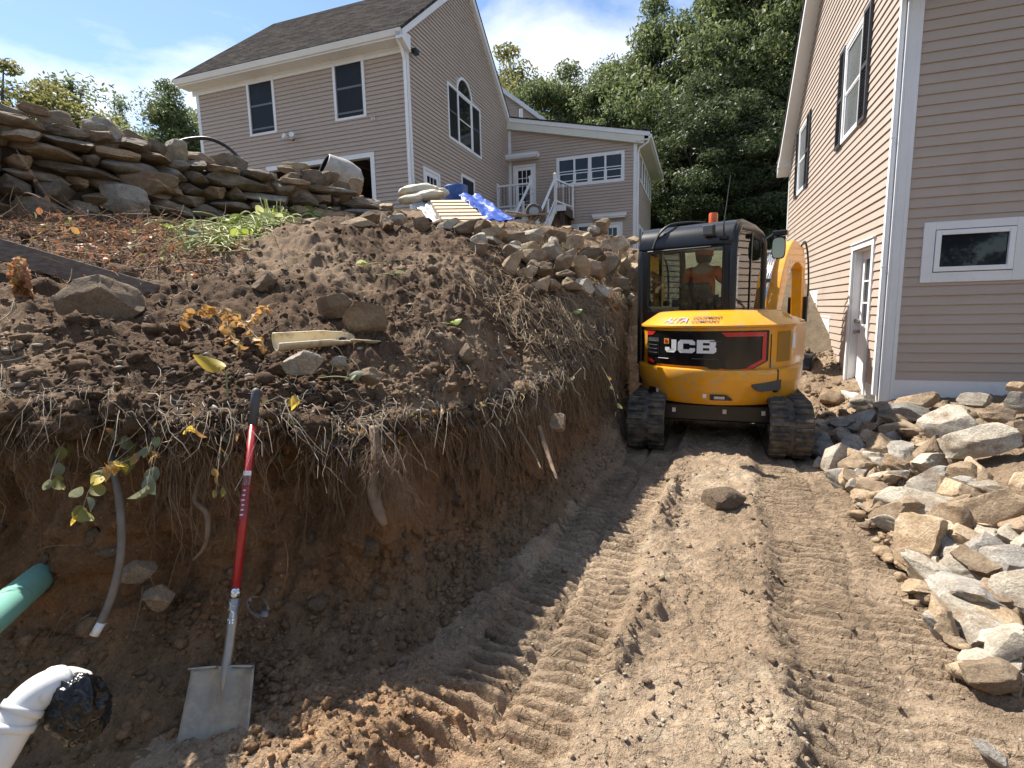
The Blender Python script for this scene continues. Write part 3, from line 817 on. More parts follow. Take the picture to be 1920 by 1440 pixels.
g = MB(); g.hexa([Wf.p(-7.95, .40, 8.76), Wf.p(.15, .40, 8.76), Wf.p(.15, .47, 8.76), Wf.p(-7.95, .47, 8.76), Wf.p(-7.95, .40, 8.90), Wf.p(.15, .40, 8.90), Wf.p(.15, .53, 8.90), Wf.p(-7.95, .53, 8.90)])
g.build('gutter', MT['trim'], lh, bevel=.006)
# roof
def roof_slab(house, pts, th, name, uvscale=True):
    """pts: 4 corners eave0, eave1, ridge1, ridge0 (local)"""
    pts = [Vector(p) for p in pts]; nrm = (pts[1] - pts[0]).cross(pts[3] - pts[0]).normalized()
    if nrm.z < 0: nrm = -nrm
    mb = MB().hexa([p - nrm * th for p in pts] + pts)
    o = mb.build(name, MT['shingle'], house)
    me = o.data; uv = me.uv_layers.new(name='UVMap')
    e = (pts[1] - pts[0]).normalized(); s_ = nrm.cross(e)
    for lp in me.loops:
        co = me.vertices[lp.vertex_index].co - pts[0]; uv.data[lp.index].uv = (co.dot(e), co.dot(s_))
    return o
H0 = Vector((0, 0, -LZ0))
roof_slab(lh, [Vector((-7.95, -.50, ZE)) + H0, Vector((.16, -.50, ZE)) + H0, Vector((.16, VR, ZR + .06)) + H0, Vector((-7.95, VR, ZR + .06)) + H0], .07, 'roof')
roof_slab(lh, [Vector((.16, 2 * VR + .5, ZE)) + H0, Vector((-7.95, 2 * VR + .5, ZE)) + H0, Vector((-7.95, VR, ZR + .06)) + H0, Vector((.16, VR, ZR + .06)) + H0], .07, 'roof')
def rake(wl, a0, z0, a1, z1, h=.2, o0=.0, o1=.15, name='rake_board', mt=None):
    g = MB().hexa([wl.p(a0, o0, z0 - h), wl.p(a1, o0, z1 - h), wl.p(a1, o1, z1 - h), wl.p(a0, o1, z0 - h), wl.p(a0, o0, z0), wl.p(a1, o0, z1), wl.p(a1, o1, z1), wl.p(a0, o1, z0)])
    return g.build(name, mt or MT['trim'], wl.h)
rake(Wg, -.5, ZE - .03, VR, ZR - .03, .24); rake(Wg, VR, ZR - .03, 2 * VR + .05, ZE + .42 * SL - .03, .24)
g = MB().prism([Wg.p(-.5, .0, ZE - .05), Wg.p(-.5, .0, ZE - .2), Wg.p(0, .0, ZE - .42), Wg.p(0.02, .0, ZE)], (.148, 0, 0)); g.build('eave_return', MT['trim'], lh)
# gable wall
AW = (2.41, 5.05, 7.03, 8.73)
part = wall_body(Wg, [0, VR, 8.05], gtop, 3.45, [], MT['siding'])
gl = lambda z: .1 if z < 8.72 else max(.1, (z - (ZE - .12)) / SL - .42 + .02)
grr = lambda z: 8.0 if z < 8.8 else min(8.0, 2 * VR - ((z - (ZE - .12)) / SL - .42) - .02)
siding(Wg, part, 3.5, ZR - .30, gl, grr, [(AW[0] + .05, AW[1] - .05, AW[2] + .05, AW[3] - .05), (3.10, 4.25, 8.7, 9.25), (.66, 1.6, 3, 5.72), (3.28, 4.3, 3, 6.1)], MT['siding'], .034)
# three-part window with half-round head
aw = MB(); c_ = .08
Wg.slab(aw, AW[0], AW[0] + c_, -.02, .042, AW[2], AW[3]); Wg.slab(aw, AW[1] - c_, AW[1], -.02, .042, AW[2], AW[3])
Wg.slab(aw, AW[0] + c_, AW[1] - c_, -.02, .04, AW[2], AW[2] + c_); Wg.slab(aw, AW[0] + c_, AW[1] - c_, -.02, .04, AW[3] - c_, AW[3])
Wg.slab(aw, 3.13, 3.22, -.02, .038, AW[2] + c_, AW[3] - c_); Wg.slab(aw, 4.24, 4.33, -.02, .038, AW[2] + c_, AW[3] - c_)
cx_, cz_, ro, ri = 3.73, AW[3] - .02, .62, .53
for k in range(20):
    t0, t1 = math.pi * k / 20, math.pi * (k + 1) / 20
    pts = [(cx_ + ro * math.cos(t0), cz_ + .92 * ro * math.sin(t0)), (cx_ + ro * math.cos(t1), cz_ + .92 * ro * math.sin(t1)), (cx_ + ri * math.cos(t1), cz_ + .92 * ri * math.sin(t1)), (cx_ + ri * math.cos(t0), cz_ + .92 * ri * math.sin(t0))]
    aw.hexa([Wg.p(a, -.02, z) for a, z in pts] + [Wg.p(a, .041, z) for a, z in pts])
awo = aw.build('arched_window', MT['trim'], lh)
g = MB().prism([Wg.p(cx_ + ri * math.cos(math.pi * k / 20), .004, cz_ + .92 * ri * math.sin(math.pi * k / 20)) for k in range(21)], (.006, 0, 0)); g.build('pane', MT['pane'], awo)
for (x0, x1, sm_, pm_) in ((AW[0] + c_, 3.13, MT['greysash'], MT['screen']), (3.22, 4.24, MT['vinyl'], MT['pane']), (4.33, AW[1] - c_, MT['greysash'], MT['screen'])):
    f = MB(); t = .035; zm_ = (AW[2] + AW[3]) / 2 + (.05 if sm_ is MT['greysash'] else 0); z0_, z1_ = AW[2] + c_, AW[3] - c_
    Wg.slab(f, x0, x0 + t, 0, .026, z0_, z1_); Wg.slab(f, x1 - t, x1, 0, .026, z0_, z1_); Wg.slab(f, x0 + t, x1 - t, 0, .025, z1_ - t, z1_); Wg.slab(f, x0 + t, x1 - t, 0, .024, z0_, z0_ + t); Wg.slab(f, x0 + t, x1 - t, 0, .023, zm_ - t / 2, zm_ + t / 2)
    f.build('sash', sm_, awo)
    g = MB(); Wg.slab(g, x0 + t, x1 - t, .002, .01, zm_ + t / 2, z1_ - t); g.build('pane', pm_, awo)
    g = MB(); Wg.slab(g, x0 + t, x1 - t, .002, .009, z0_ + t, zm_ - t / 2); g.build('pane', pm_, awo)
# side door and window low on the gable
g = MB(); Wg.slab(g, .61, .70, -.02, .042, 3.5, 5.77); Wg.slab(g, 1.57, 1.66, -.02, .042, 3.5, 5.77); Wg.slab(g, .70, 1.57, -.02, .04, 5.68, 5.77)
dfr = g.build('door_frame', MT['trim'], lh)
panel_door(Wg, .71, 1.56, 3.52, 5.67, .03, rows=3, cols=3, zlite=.45, parent=lh)
window(Wg, 3.23, 4.34, 4.6, 6.15, style='dark')
# flood lamp under the rake, twin lamps over the garage, cable stub
g = MB(); g.tube([Wg.p(.12, .03, 8.66), Wg.p(.14, .12, 8.62)], .025, 8); g.box(Wg.p(.2, .18, 8.6), (.14, .18, .13)); g.build('flood_lamp', MT['black'], lh, bevel=.01)
def twin_lamp(a, z):
    g = MB(); g.lathe([(.0, 0), (.05, 0), (.05, .03), (0, .03)], Wf.p(a, .0, z), 12, Matrix.Rotation(R(90), 3, 'X'))
    base = g.build('twin_lamp', MT['dkwood'], lh, smooth=False)
    for s_ in (-1, 1):
        g = MB(); mm = Matrix.Rotation(R(20 * s_), 3, 'Z') @ Matrix.Rotation(R(75), 3, 'X')
        g.lathe([(.03, -.06), (.04, 0), (.075, .08), (.08, .12), (.07, .118), (.0, .10)], Wf.p(a + .11 * s_, .14, z + .03), 14, mm)
        g.tube([Wf.p(a, .03, z), Wf.p(a + .1 * s_, .1, z + .02)], .018, 6)
        g.build('lamp_head', MT['trim'], base, smooth=True)
twin_lamp(-3.95, 6.80)
g = MB()
for k in range(3): g.tube([Wf.p(-1.18 + k * .05, .0, 7.03), Wf.p(-1.17 + k * .05, .06, 7.02), Wf.p(-1.15 + k * .05, .07, 6.95)], .012, 6)
g.build('cable_stub', MT['trim'], lh)
# ---- wing on the right
wtop = lambda a: 9.32 - .222 * a
part = wall_body(Ww, [0, 5.2], lambda a: wtop(a) - .12, 3.2, [], MT['siding'])
WWIN = (2.05, 4.76, 6.46, 7.60)
wl_ = lambda z: .13
wr_ = lambda z: min(5.1, (9.32 - .3 - z) / .222)
siding(Ww, part, 3.2, 8.75, wl_, wr_, [(WWIN[0] + .05, WWIN[1] - .05, WWIN[2] + .05, WWIN[3] - .05), (.25, 1.12, 5.4, 7.44), (3.78, 4.66, 3, 4.88), (2.2, 3.5, 3.9, 4.93)], MT['siding'], .036)
ww = MB(); c_ = .12
Ww.slab(ww, WWIN[0], WWIN[0] + c_, -.02, .042, WWIN[2], WWIN[3]); Ww.slab(ww, WWIN[1] - c_, WWIN[1], -.02, .042, WWIN[2], WWIN[3])
Ww.slab(ww, WWIN[0] + c_, WWIN[1] - c_, -.02, .04, WWIN[3] - c_, WWIN[3]); Ww.slab(ww, WWIN[0] + c_, WWIN[1] - c_, -.02, .04, WWIN[2], WWIN[2] + c_)
iw = (WWIN[1] - WWIN[0] - 2 * c_); px_ = []
for k, m_ in enumerate((.075, .14, .075)):
    xc = WWIN[0] + c_ + iw * (k + 1) / 4; Ww.slab(ww, xc - m_ / 2, xc + m_ / 2, -.02, .038, WWIN[2] + c_, WWIN[3] - c_); px_.append((xc - m_ / 2, xc + m_ / 2))
wwo = ww.build('four_light_window', MT['trim'], lh)
edges_ = [WWIN[0] + c_] + [x for p in px_ for x in p] + [WWIN[1] - c_]
for k in range(4):
    x0, x1 = edges_[2 * k], edges_[2 * k + 1]; z0_, z1_ = WWIN[2] + c_, WWIN[3] - c_; jm = z0_ + (z1_ - z0_) * .5
    f = MB(); Ww.slab(f, x0, x1, .0, .024, jm - .10, jm - .07); Ww.slab(f, x0, x1, .0, .024, jm, jm + .03); Ww.slab(f, x0, x1, 0, .022, z0_ + .08, z0_ + .11); Ww.slab(f, x0, x0 + .02, 0, .02, z0_, jm - .1); Ww.slab(f, x1 - .02, x1, 0, .02, z0_, jm - .1)
    f.build('sash', MT['vinyl'], wwo)
    g = MB(); Ww.slab(g, x0, x1, .002, .010, jm + .03, z1_); g.build('pane', MT['pane'], wwo)
    g = MB(); Ww.slab(g, x0, x1, .002, .009, z0_, jm); g.build('pane', MT['pane'], wwo)
g = MB(); Ww.slab(g, 0.0, .13, 0, .026, 5.4, 9.2); g.build('corner_board', MT['trim'], lh)
g = MB(); Ww.slab(g, 5.1, 5.226, 0, .026, 3.3, 8.1); g.build('corner_board', MT['trim'], lh)
g = MB(); Ws.slab(g, 0, .11, 0, .024, 3.3, 7.95); g.build('corner_board', MT['trim'], lh)
# wing roof, fascia, gutter
r0 = [Vector((-.05, 7.85, 9.44)) + H0, Vector((5.75, 7.85, 9.44 - .222 * 5.8)) + H0, Vector((5.75, 14.9, 9.44 - .222 * 5.8)) + H0, Vector((-.05, 14.9, 9.44)) + H0]
roof_slab(lh, [r0[1], r0[2], r0[3], r0[0]], .05, 'wing_roof')
rake(Ww, -.05, 9.40, 5.72, 9.40 - .222 * 5.77, .17, .16, .20, 'fascia')
rake(Ww, .0, 9.24, 5.5, 9.24 - .222 * 5.5, .30, .0, .17, 'soffit', MT['soffit'])
g = MB(); g.hexa([Ws.p(-.2, 0, 7.82), Ws.p(6.8, 0, 7.82), Ws.p(6.8, .5, 7.82), Ws.p(-.2, .5, 7.82), Ws.p(-.2, 0, 7.87), Ws.p(6.8, 0, 7.87), Ws.p(6.8, .5, 7.87), Ws.p(-.2, .5, 7.87)]); g.build('soffit', MT['soffit'], lh)
g = MB(); Ws.slab(g, -.2, 6.8, .46, .58, 7.88, 8.02); g.build('gutter', MT['trim'], lh, bevel=.01)
g = MB(); g.tube([Ws.p(-.12, .5, 7.92), Ws.p(-.12, .42, 7.75), Ws.p(-.03, .12, 7.6), Ws.p(.05, .06, 7.45), Ws.p(.05, .06, 3.4)], .04, 8); g.build('downspout', MT['trim'], lh)
# wing side wall with a row of windows
part = wall_body(Ws, [0, 6.45], lambda a: 7.84, 3.2, [], MT['siding'])
siding(Ws, part, 3.2, 7.82, lambda z: .11, lambda z: 6.4, [(1.0, 6.2, 6.7, 7.7), (1.0, 6.2, 3.3, 4.9)], MT['siding'])
for (zz0, zz1) in ((6.68, 7.78), (3.9, 4.95)):
    for k in range(5): window(Ws, 1.0 + k * 1.03, 2.06 + k * 1.03 - .02, zz0, zz1, style='fixed', cas=.06)
# far gable behind the wing
Wb = Wall(lh, LZ0, (0, 9.6), (1, 0), (0, -1))
part = wall_body(Wb, [-2.5, -.9, 2.4], lambda a: 9.55 - .80 * (a - 1.15) if a > -.9 else 9.55 + .80 * 2.05, 8.0, [], MT['siding'])
siding(Wb, part, 8.6, 11.3, lambda z: -2.4, lambda z: 1.15 - (z - 9.4) / .80, [], MT['siding'])
rake(Wb, -.95, 9.72 + .8 * 2.1, 1.6, 9.72 - .8 * .45, .2, -.05, .2)
g = MB(); g.tube([Wb.p(.35, .8, 8.9), Wb.p(.35, .8, 9.95)], .07, 10); g.build('vent_pipe', MT['trim'], lh)
# doors with little canopies
g = MB(); Ww.slab(g, .20, .285, -.02, .04, 5.5, 7.50); Ww.slab(g, 1.085, 1.17, -.02, .04, 5.5, 7.50); Ww.slab(g, .285, 1.085, -.02, .038, 7.41, 7.50); g.build('door_frame', MT['trim'], lh)
dd = panel_door(Ww, .29, 1.08, 5.52, 7.40, .03, rows=5, cols=3, zlite=.12, parent=lh)
g = MB(); g.lathe([(0, 0), (.03, 0), (.035, .03), (0, .05)], Ww.p(1.02, .03, 6.5), 10, Matrix.Rotation(R(90), 3, 'X')); g.lathe([(0, 0), (.03, 0), (.035, .03), (0, .05)], Ww.p(1.02, .03, 6.32), 10, Matrix.Rotation(R(90), 3, 'X')); g.build('door_handle', MT['black'], dd)
def canopy(a0, a1, z, dep=.45):
    g = MB(); Ww.slab(g, a0, a1, .03, dep, z - .10, z); Ww.slab(g, a0 + .03, a1 - .03, .03, dep - .03, z - .16, z - .101)
    Ww.slab(g, a0 - .015, a1 + .015, .03, dep + .015, z + .001, z + .02); g.build('door_canopy', MT['trim'], lh, bevel=.004)
canopy(-.02, 1.36, 7.84); canopy(3.55, 4.85, 5.24, .3)
g = MB(); Ww.slab(g, 3.74, 3.83, -.02, .04, 3.2, 4.94); Ww.slab(g, 4.61, 4.70, -.02, .04, 3.2, 4.94); Ww.slab(g, 3.83, 4.61, -.02, .038, 4.86, 4.94); g.build('door_frame', MT['trim'], lh)
panel_door(Ww, 3.84, 4.60, 3.2, 4.85, .03, rows=4, cols=3, zlite=.1, parent=lh)
for k in range(2): window(Ww, 2.17 + k * .66, 2.87 + k * .66, 3.9, 4.98, style='hung', cas=.09)
g = MB(); g.box(Ww.p(3.62, .06, 4.45), (.12, .10, .16)); g.lathe([(0, -.1), (.05, -.08), (.06, 0), (.0, .03)], Ww.p(3.62, .1, 4.42), 10); g.build('wall_lantern', mat('brass lantern', (.5, .38, .2), rough=.4, metal=.3), lh)

# ------------------------------------------------------------------ entry deck and stair of the hill house
dk = empty('entry_stair', tuple((Matrix.Rotation(-HEAD, 3, 'Z') @ Vector((0, 6.6, 0))) + Vector((LX, LY, LZ0))), -HEAD)
tag(dk, 'white railed wooden entry stair and deck in front of the hill house wing', 'stairs')
def D(u, v, z): return Vector((u, v - 6.6, z - LZ0))
def dbox(mb, u0, u1, v0, v1, z0, z1): mb.box(D((u0 + u1) / 2, (v0 + v1) / 2, (z0 + z1) / 2), (u1 - u0, v1 - v0, z1 - z0))
for k in range(9):
    g = MB(); v0 = 6.62 + k * .16; dbox(g, .02, 2.75, v0, v0 + .15, 5.46, 5.50); g.build('deck_board', MT['wood'], dk)
g = MB(); dbox(g, -.02, 1.40, 6.56, 6.615, 5.28, 5.50); dbox(g, 2.35, 2.78, 6.56, 6.615, 5.28, 5.5); g.build('rim_board', MT['trim'], dk)
for u_ in (2.70, .05):
    g = MB(); dbox(g, u_, u_ + .06, 6.62, 8.0, 5.15, 5.455); g.build('side_joist', MT['dkwood'], dk)
for u, v in ((2.6, 6.75), (2.6, 7.9), (.15, 6.75)):
    g = MB(); dbox(g, u - .07, u + .07, v - .07, v + .07, 3.3, 5.28); g.build('deck_leg', MT['dkwood'], dk)
def post(u, v, z0, z1):
    g = MB(); dbox(g, u - .05, u + .05, v - .05, v + .05, z0, z1); dbox(g, u - .07, u + .07, v - .07, v + .07, z1, z1 + .03)
    g.add([D(u + sx * .055, v + sy * .055, z1 + .03) for sx, sy in ((-1, -1), (1, -1), (1, 1), (-1, 1))] + [D(u, v, z1 + .08)], [(0, 1, 4), (1, 2, 4), (2, 3, 4), (3, 0, 4)])
    g.build('post', MT['vinyl'], dk)
def railrun(u0, v0, z0, u1, v1, z1, bal='post', nb=9, h=.78):
    a, b = D(u0, v0, z0), D(u1, v1, z1)
    g = MB(); g.bar(a, b, .07, .06); g.build('handrail', MT['vinyl'], dk)
    g = MB(); g.bar(a - Vector((0, 0, h)), b - Vector((0, 0, h)), .05, .05); g.build('bottom_rail', MT['vinyl'], dk)
    for k in range(nb):
        p = a.lerp(b, (k + .5) / nb); g = MB(); g.bar(p, p - Vector((0, 0, h)), .018, .018); g.build('baluster', MT['vinyl'] if k % 3 == 0 else MT['black'], dk)
post(.02, 6.6, 5.2, 6.46); post(1.40, 6.6, 5.2, 6.62); post(2.36, 6.6, 5.2, 6.62); post(2.74, 7.9, 5.2, 6.5)
railrun(.05, 6.6, 6.40, 1.36, 6.6, 6.40, nb=10); railrun(2.38, 6.62, 6.45, 2.74, 7.86, 6.40, nb=8)
NS = 10; run, rise = .255, .195
for k in range(NS):
    g = MB(); zt_ = 5.46 - (k + 1) * rise; v1_ = 6.56 - k * run; dbox(g, 1.44, 2.32, v1_ - run - .02, v1_, zt_ - .035, zt_); dbox(g, 1.46, 2.30, v1_ - .02, v1_, zt_, zt_ + rise - .036); g.build('step', MT['wood'], dk)
for u in (1.41, 2.35):
    g = MB(); a, b = D(u, 6.56, 5.33), D(u, 6.56 - NS * run, 5.33 - NS * rise); g.bar(a, b, .04, .26); g.build('stringer', MT['trim'], dk)
    for (k, zz) in ((4, 0), (9, 0)): post(u, 6.56 - k * run, 5.0 - k * rise - .2, 6.28 - k * rise)
    g = MB(); g.bar(D(u, 6.6, 6.45), D(u, 6.56 - 9 * run, 6.40 - 9 * rise), .06, .07); g.build('handrail', MT['vinyl'], dk)
    g = MB(); g.bar(D(u, 6.6, 5.72), D(u, 6.56 - 9 * run, 5.67 - 9 * rise), .05, .05); g.build('bottom_rail', MT['vinyl'], dk)
    for k in range(1, 14):
        t = k / 14; p = D(u, 6.58, 6.42).lerp(D(u, 6.56 - 9 * run, 6.40 - 9 * rise), t); g = MB(); g.bar(p, p - Vector((0, 0, .73)), .018, .018); g.build('baluster', MT['black'], dk)

# ------------------------------------------------------------------ the near house on the right
AX, AY, AZ0 = 4.65, 6.49, .20
rh = empty('near_house', (AX, AY, AZ0), -HEAD)
tag(rh, 'taupe sided house close on the right with shuttered windows and basement door', 'house')
Wl = Wall(rh, AZ0, (0, 0), (0, 1), (-1, 0))
Wr = Wall(rh, AZ0, (0, 0), (1, 0), (0, -1))
GV, GEZ, GSL = 4.22, 5.42, .80
ltop = lambda a: GEZ + GSL * a if a < GV else GEZ + GSL * (2 * GV - a)
DO = (.70, 1.62, .27, 2.36)        # door opening
part = wall_body(Wl, [0, GV, 2 * GV], ltop, .1, [(DO[0], DO[1], DO[2], DO[3])], MT['concrete'], 'wall')
ll = lambda z: .1 if z < GEZ + .05 else max(.1, (z - GEZ) / GSL + .05)
lr = lambda z: 2 * GV - .1 if z < GEZ + .05 else min(2 * GV - .1, 2 * GV - (z - GEZ) / GSL - .05)
# the siding stops at steps that follow the grade
steps = [(0, 3.02, .52), (3.02, 4.15, 1.36), (4.15, 5.1, 1.84), (5.1, 7.2, 1.84), (7.2, 8.44, 3.1)]
LW = [(1.80, 2.83, 4.20, 5.72), (6.08, 7.02, 4.17, 5.69)]
ops = [(DO[0] - .05, DO[1] + .05, -1, DO[3] + .04)] + [(a + .05, b - .05, c + .05, d - .05) for a, b, c, d in LW]
ops += [(a, b, -1, z) for a, b, z in steps if z > .6]
siding(Wl, part, .52, 8.5, ll, lr, ops, MT['siding'])
for a, b, z in steps:
    g = MB(); lo = z - .24 if z > .6 else .22
    if a == 0:
        Wl.slab(g, .11, DO[0] - .09, .0, .016, lo, z + .005); Wl.slab(g, DO[1] + .09, b, .0, .016, lo, z + .005)
    else:
        Wl.slab(g, a + .002, b, .0, .016, lo, z + .005); Wl.slab(g, a - .10, a + .0, .001, .018, lo - .3, z + .006)
    g.build('water_table', MT['trim'], rh)
# door, recessed
g = MB(); Wl.slab(g, DO[0] - .085, DO[0], -.0, .035, .2, DO[3] + .08); Wl.slab(g, DO[1], DO[1] + .085, -.0, .035, .2, DO[3] + .08); Wl.slab(g, DO[0], DO[1], -.0, .033, DO[3], DO[3] + .08); Wl.slab(g, DO[0] - .10, DO[1] + .10, -.0, .05, DO[3] + .081, DO[3] + .10)
g.build('door_casing', MT['trim'], rh, bevel=.003)
g = MB(); Wl.slab(g, DO[1] - .02, DO[1], -.16, 0, .2, DO[3]); Wl.slab(g, DO[0], DO[0] + .02, -.16, 0, .2, DO[3]); Wl.slab(g, DO[0] + .02, DO[1] - .02, -.16, 0, DO[3] - .02, DO[3])
g.build('door_jamb', MT['trim'], rh)
g = MB(); Wl.slab(g, DO[0] - .08, DO[1] + .08, -.15, .12, .20, .275); g.build('door_sill', MT['concrete'], rh, bevel=.01)
dd = panel_door(Wl, DO[0] + .022, DO[1] - .022, .285, DO[3] - .022, -.10, rows=3, cols=2, zlite=.48, parent=rh)
g = MB()
for zz in (1.32, 1.16): g.lathe([(0, 0), (.028, 0), (.02, .03), (.034, .05), (.03, .075), (0, .08)], Wl.p(DO[1] - .10, -.10, zz), 12, Matrix.Rotation(R(-90), 3, 'Y'))
g.build('door_knob', MT['steel'], dd, smooth=True)
# upper windows with louvred shutters
for (a, b, c, d) in LW:
    window(Wl, a, b, c, d, style='hung', cas=.075, pane=MT['greypane'])
    for (s0, s1) in ((a - .36, a - .01), (b + .01, b + .36)):
        g = MB(); Wl.slab(g, s0, s0 + .05, .01, .055, c - .01, d + .03); Wl.slab(g, s1 - .05, s1, .01, .055, c - .01, d + .03)
        for zz in (c - .01, (c + d) / 2 - .03, d - .03): Wl.slab(g, s0 + .05, s1 - .05, .01, .053, zz, zz + .06)
        sh = g.build('shutter', MT['shutter'], rh)
        nz_ = int((d - c) / .05)
        g = MB()
        for k in range(nz_):
            zz = c + .05 + k * (d - c - .08) / nz_
            g.hexa([Wl.p(s0 + .05, .012, zz + .03), Wl.p(s1 - .05, .012, zz + .03), Wl.p(s1 - .05, .016, zz + .04), Wl.p(s0 + .05, .016, zz + .04), Wl.p(s0 + .05, .042, zz), Wl.p(s1 - .05, .042, zz), Wl.p(s1 - .05, .046, zz + .01), Wl.p(s0 + .05, .046, zz + .01)])
        o = g.build('louvre', MT['shutter'], sh); o['kind'] = 'stuff'
# corner boards, downspout
g = MB(); Wl.slab(g, -.026, .11, .0, .026, .22, 5.5); g.build('corner_board', MT['trim'], rh, bevel=.004)
g = MB(); Wr.slab(g, -.0, .125, .0, .0275, .22, 5.5); Wr.slab(g, .085, .128, .0, .034, .22, 5.5); g.build('corner_board', MT['trim'], rh, bevel=.004)
g = MB(); Wl.slab(g, .012, .085, .03, .085, .42, 5.3); ds = g.build('downspout', MT['vinyl'], rh, bevel=.012)
g = MB(); Wl.slab(g, .008, .089, .026, .089, 2.02, 2.03); Wl.slab(g, .008, .089, .026, .089, 3.52, 3.53); g.build('downspout_band', MT['trim'], ds)
g = MB(); Wl.slab(g, 2 * GV - .1, 2 * GV + .02, .0, .026, 2.9, 5.5); g.build('corner_board', MT['trim'], rh)
# wall facing the trench
RW = (.30, 1.29, 1.81, 2.51)
part = wall_body(Wr, [0, 7.0], lambda a: 5.6, .2, [], MT['siding'])
siding(Wr, part, .63, 5.5, lambda z: .128, lambda z: 7.0, [(RW[0] + .04, RW[1] - .04, RW[2] + .03, RW[3] - .03)], MT['siding'])
g = MB(); Wr.slab(g, .125, 7.0, .0, .018, .36, .64); g.build('water_table', MT['trim'], rh)
g = MB(); c_ = .115
Wr.slab(g, RW[0], RW[0] + c_, -.0, .034, RW[2], RW[3]); Wr.slab(g, RW[1] - c_, RW[1], -.0, .034, RW[2], RW[3])
Wr.slab(g, RW[0] + c_, RW[1] - c_, -.0, .0335, RW[3] - .09, RW[3]); Wr.slab(g, RW[0] + c_, RW[1] - c_, -.0, .0335, RW[2], RW[2] + .115)
win = g.build('basement_window', MT['trim'], rh, bevel=.003)
for (in_, t, o0, o1, nm) in ((.0, .012, .0, .026, 'gasket'), (.006, .055, .0, .046, 'sash')):
    f = MB(); x0, x1, y0, y1 = RW[0] + c_ + in_, RW[1] - c_ - in_, RW[2] + .118 + in_, RW[3] - .093 - in_
    Wr.slab(f, x0, x0 + t, o0, o1, y0, y1); Wr.slab(f, x1 - t, x1, o0, o1, y0, y1); Wr.slab(f, x0 + t, x1 - t, o0, o1 - .001, y0, y0 + t); Wr.slab(f, x0 + t, x1 - t, o0, o1 - .001, y1 - t, y1)
    f.build(nm, MT['black'] if nm == 'gasket' else MT['vinyl'], win, bevel=.004 if nm == 'sash' else 0)
g = MB(); Wr.slab(g, RW[0] + c_ + .06, RW[1] - c_ - .06, .002, .012, RW[2] + .17, RW[3] - .15); g.build('pane', MT['pane'], win)
# roof of the near house
RZ = Vector((0, 0, -AZ0))
roof_slab(rh, [Vector((-.3, -.35, GEZ + .13 - .28)) + RZ, Vector((7.3, -.35, GEZ + .13 - .28)) + RZ, Vector((7.3, GV, GEZ + .13 + GSL * GV)) + RZ, Vector((-.3, GV, GEZ + .13 + GSL * GV)) + RZ], .07, 'roof')
roof_slab(rh, [Vector((7.3, 2 * GV + .35, GEZ + .13 - .28)) + RZ, Vector((-.3, 2 * GV + .35, GEZ + .13 - .28)) + RZ, Vector((-.3, GV, GEZ + .13 + GSL * GV)) + RZ, Vector((7.3, GV, GEZ + .13 + GSL * GV)) + RZ], .07, 'roof')
rake(Wl, -.35, GEZ + .04 - .28, GV, GEZ + .04 + GSL * GV, .18, .0, .28); rake(Wl, GV, GEZ + .04 + GSL * GV, 2 * GV + .35, GEZ + .04 - .28, .18, .0, .28)
g = MB(); g.prism([Wl.p(2 * GV, .0, GEZ - .22), Wl.p(2 * GV + .35, .0, GEZ - .22), Wl.p(2 * GV + .35, .0, GEZ - .02), Wl.p(2 * GV, .0, GEZ + .12)], Wl.n * .29); g.build('eave_return', MT['trim'], rh)
# ================================================================== EXCAVATOR
EXO = Vector((2.53, 6.42, -.02)); EXH, TRH = R(38), R(21)
ex = empty('mini_excavator', EXO, -EXH)
tag(ex, 'yellow and black mini excavator digging at the end of the trench', 'excavator')
MT['cabglass'] = glass_mat('cab glass', (.88, .94, .91))
MT['red'] = mat('red reflector', (.55, .02, .02), (.48, .018, .018), scale=30, rough=.25, coat=.4)
MT['gloss'] = mat('gloss black panel', (.006, .006, .007), (.01, .01, .011), scale=6, rough=.12, spec=.6, dirt=(.07, .06, .05), dscale=7, dlo=.6, dhi=.9)
MT['grille'] = mat('grey grille plastic', (.045, .045, .05), (.06, .06, .065), scale=9, rough=.5)
MT['white'] = mat('white lettering', (.78, .78, .78), rough=.4)
MT['silver'] = mat('silver sticker', (.55, .55, .58), (.3, .3, .36), scale=30, rough=.25, metal=.4)
MT['navy'] = mat('navy lettering', (.05, .05, .08), rough=.5)
def arc(a, z, r, R0=.87):
    f = a / R0
    return Vector((r * math.sin(f), -r * math.cos(f), z))
def ring(r, z, n=56, m=118):
    pts = []
    for k in range(n):
        f = R(-m + 2 * m * k / (n - 1)); pts.append(Vector((r * math.sin(f), -r * math.cos(f), z)))
    return pts
def loft(rings, name, mt, parent, bevel=0, auto=40):
    g = MB(); g.grid(rings, wrap=True)
    n = len(rings[0]); g.f.append(tuple(range(n))); g.f.append(tuple(range((len(rings) - 1) * n, len(rings) * n)))
    return g.build(name, mt, parent, auto=auto, bevel=bevel)
cwt = loft([ring(.80, .53), ring(.85, .54), ring(.89, .60), ring(.903, .72), ring(.93, .79), ring(.932, .90), ring(.925, .925), ring(.88, .935)], 'counterweight', MT['yellow'], ex, auto=35)
eng = loft([ring(.865, .936), ring(.865, 1.30), ring(.875, 1.375)], 'engine_cover', MT['yellow'], ex)
hood = loft([ring(.885, 1.376), ring(.90, 1.385), ring(.90, 1.405), ring(.885, 1.415), ring(.70, 1.545), ring(.66, 1.555), ring(.52, 1.565)], 'hood', MT['yellow'], ex, auto=25)
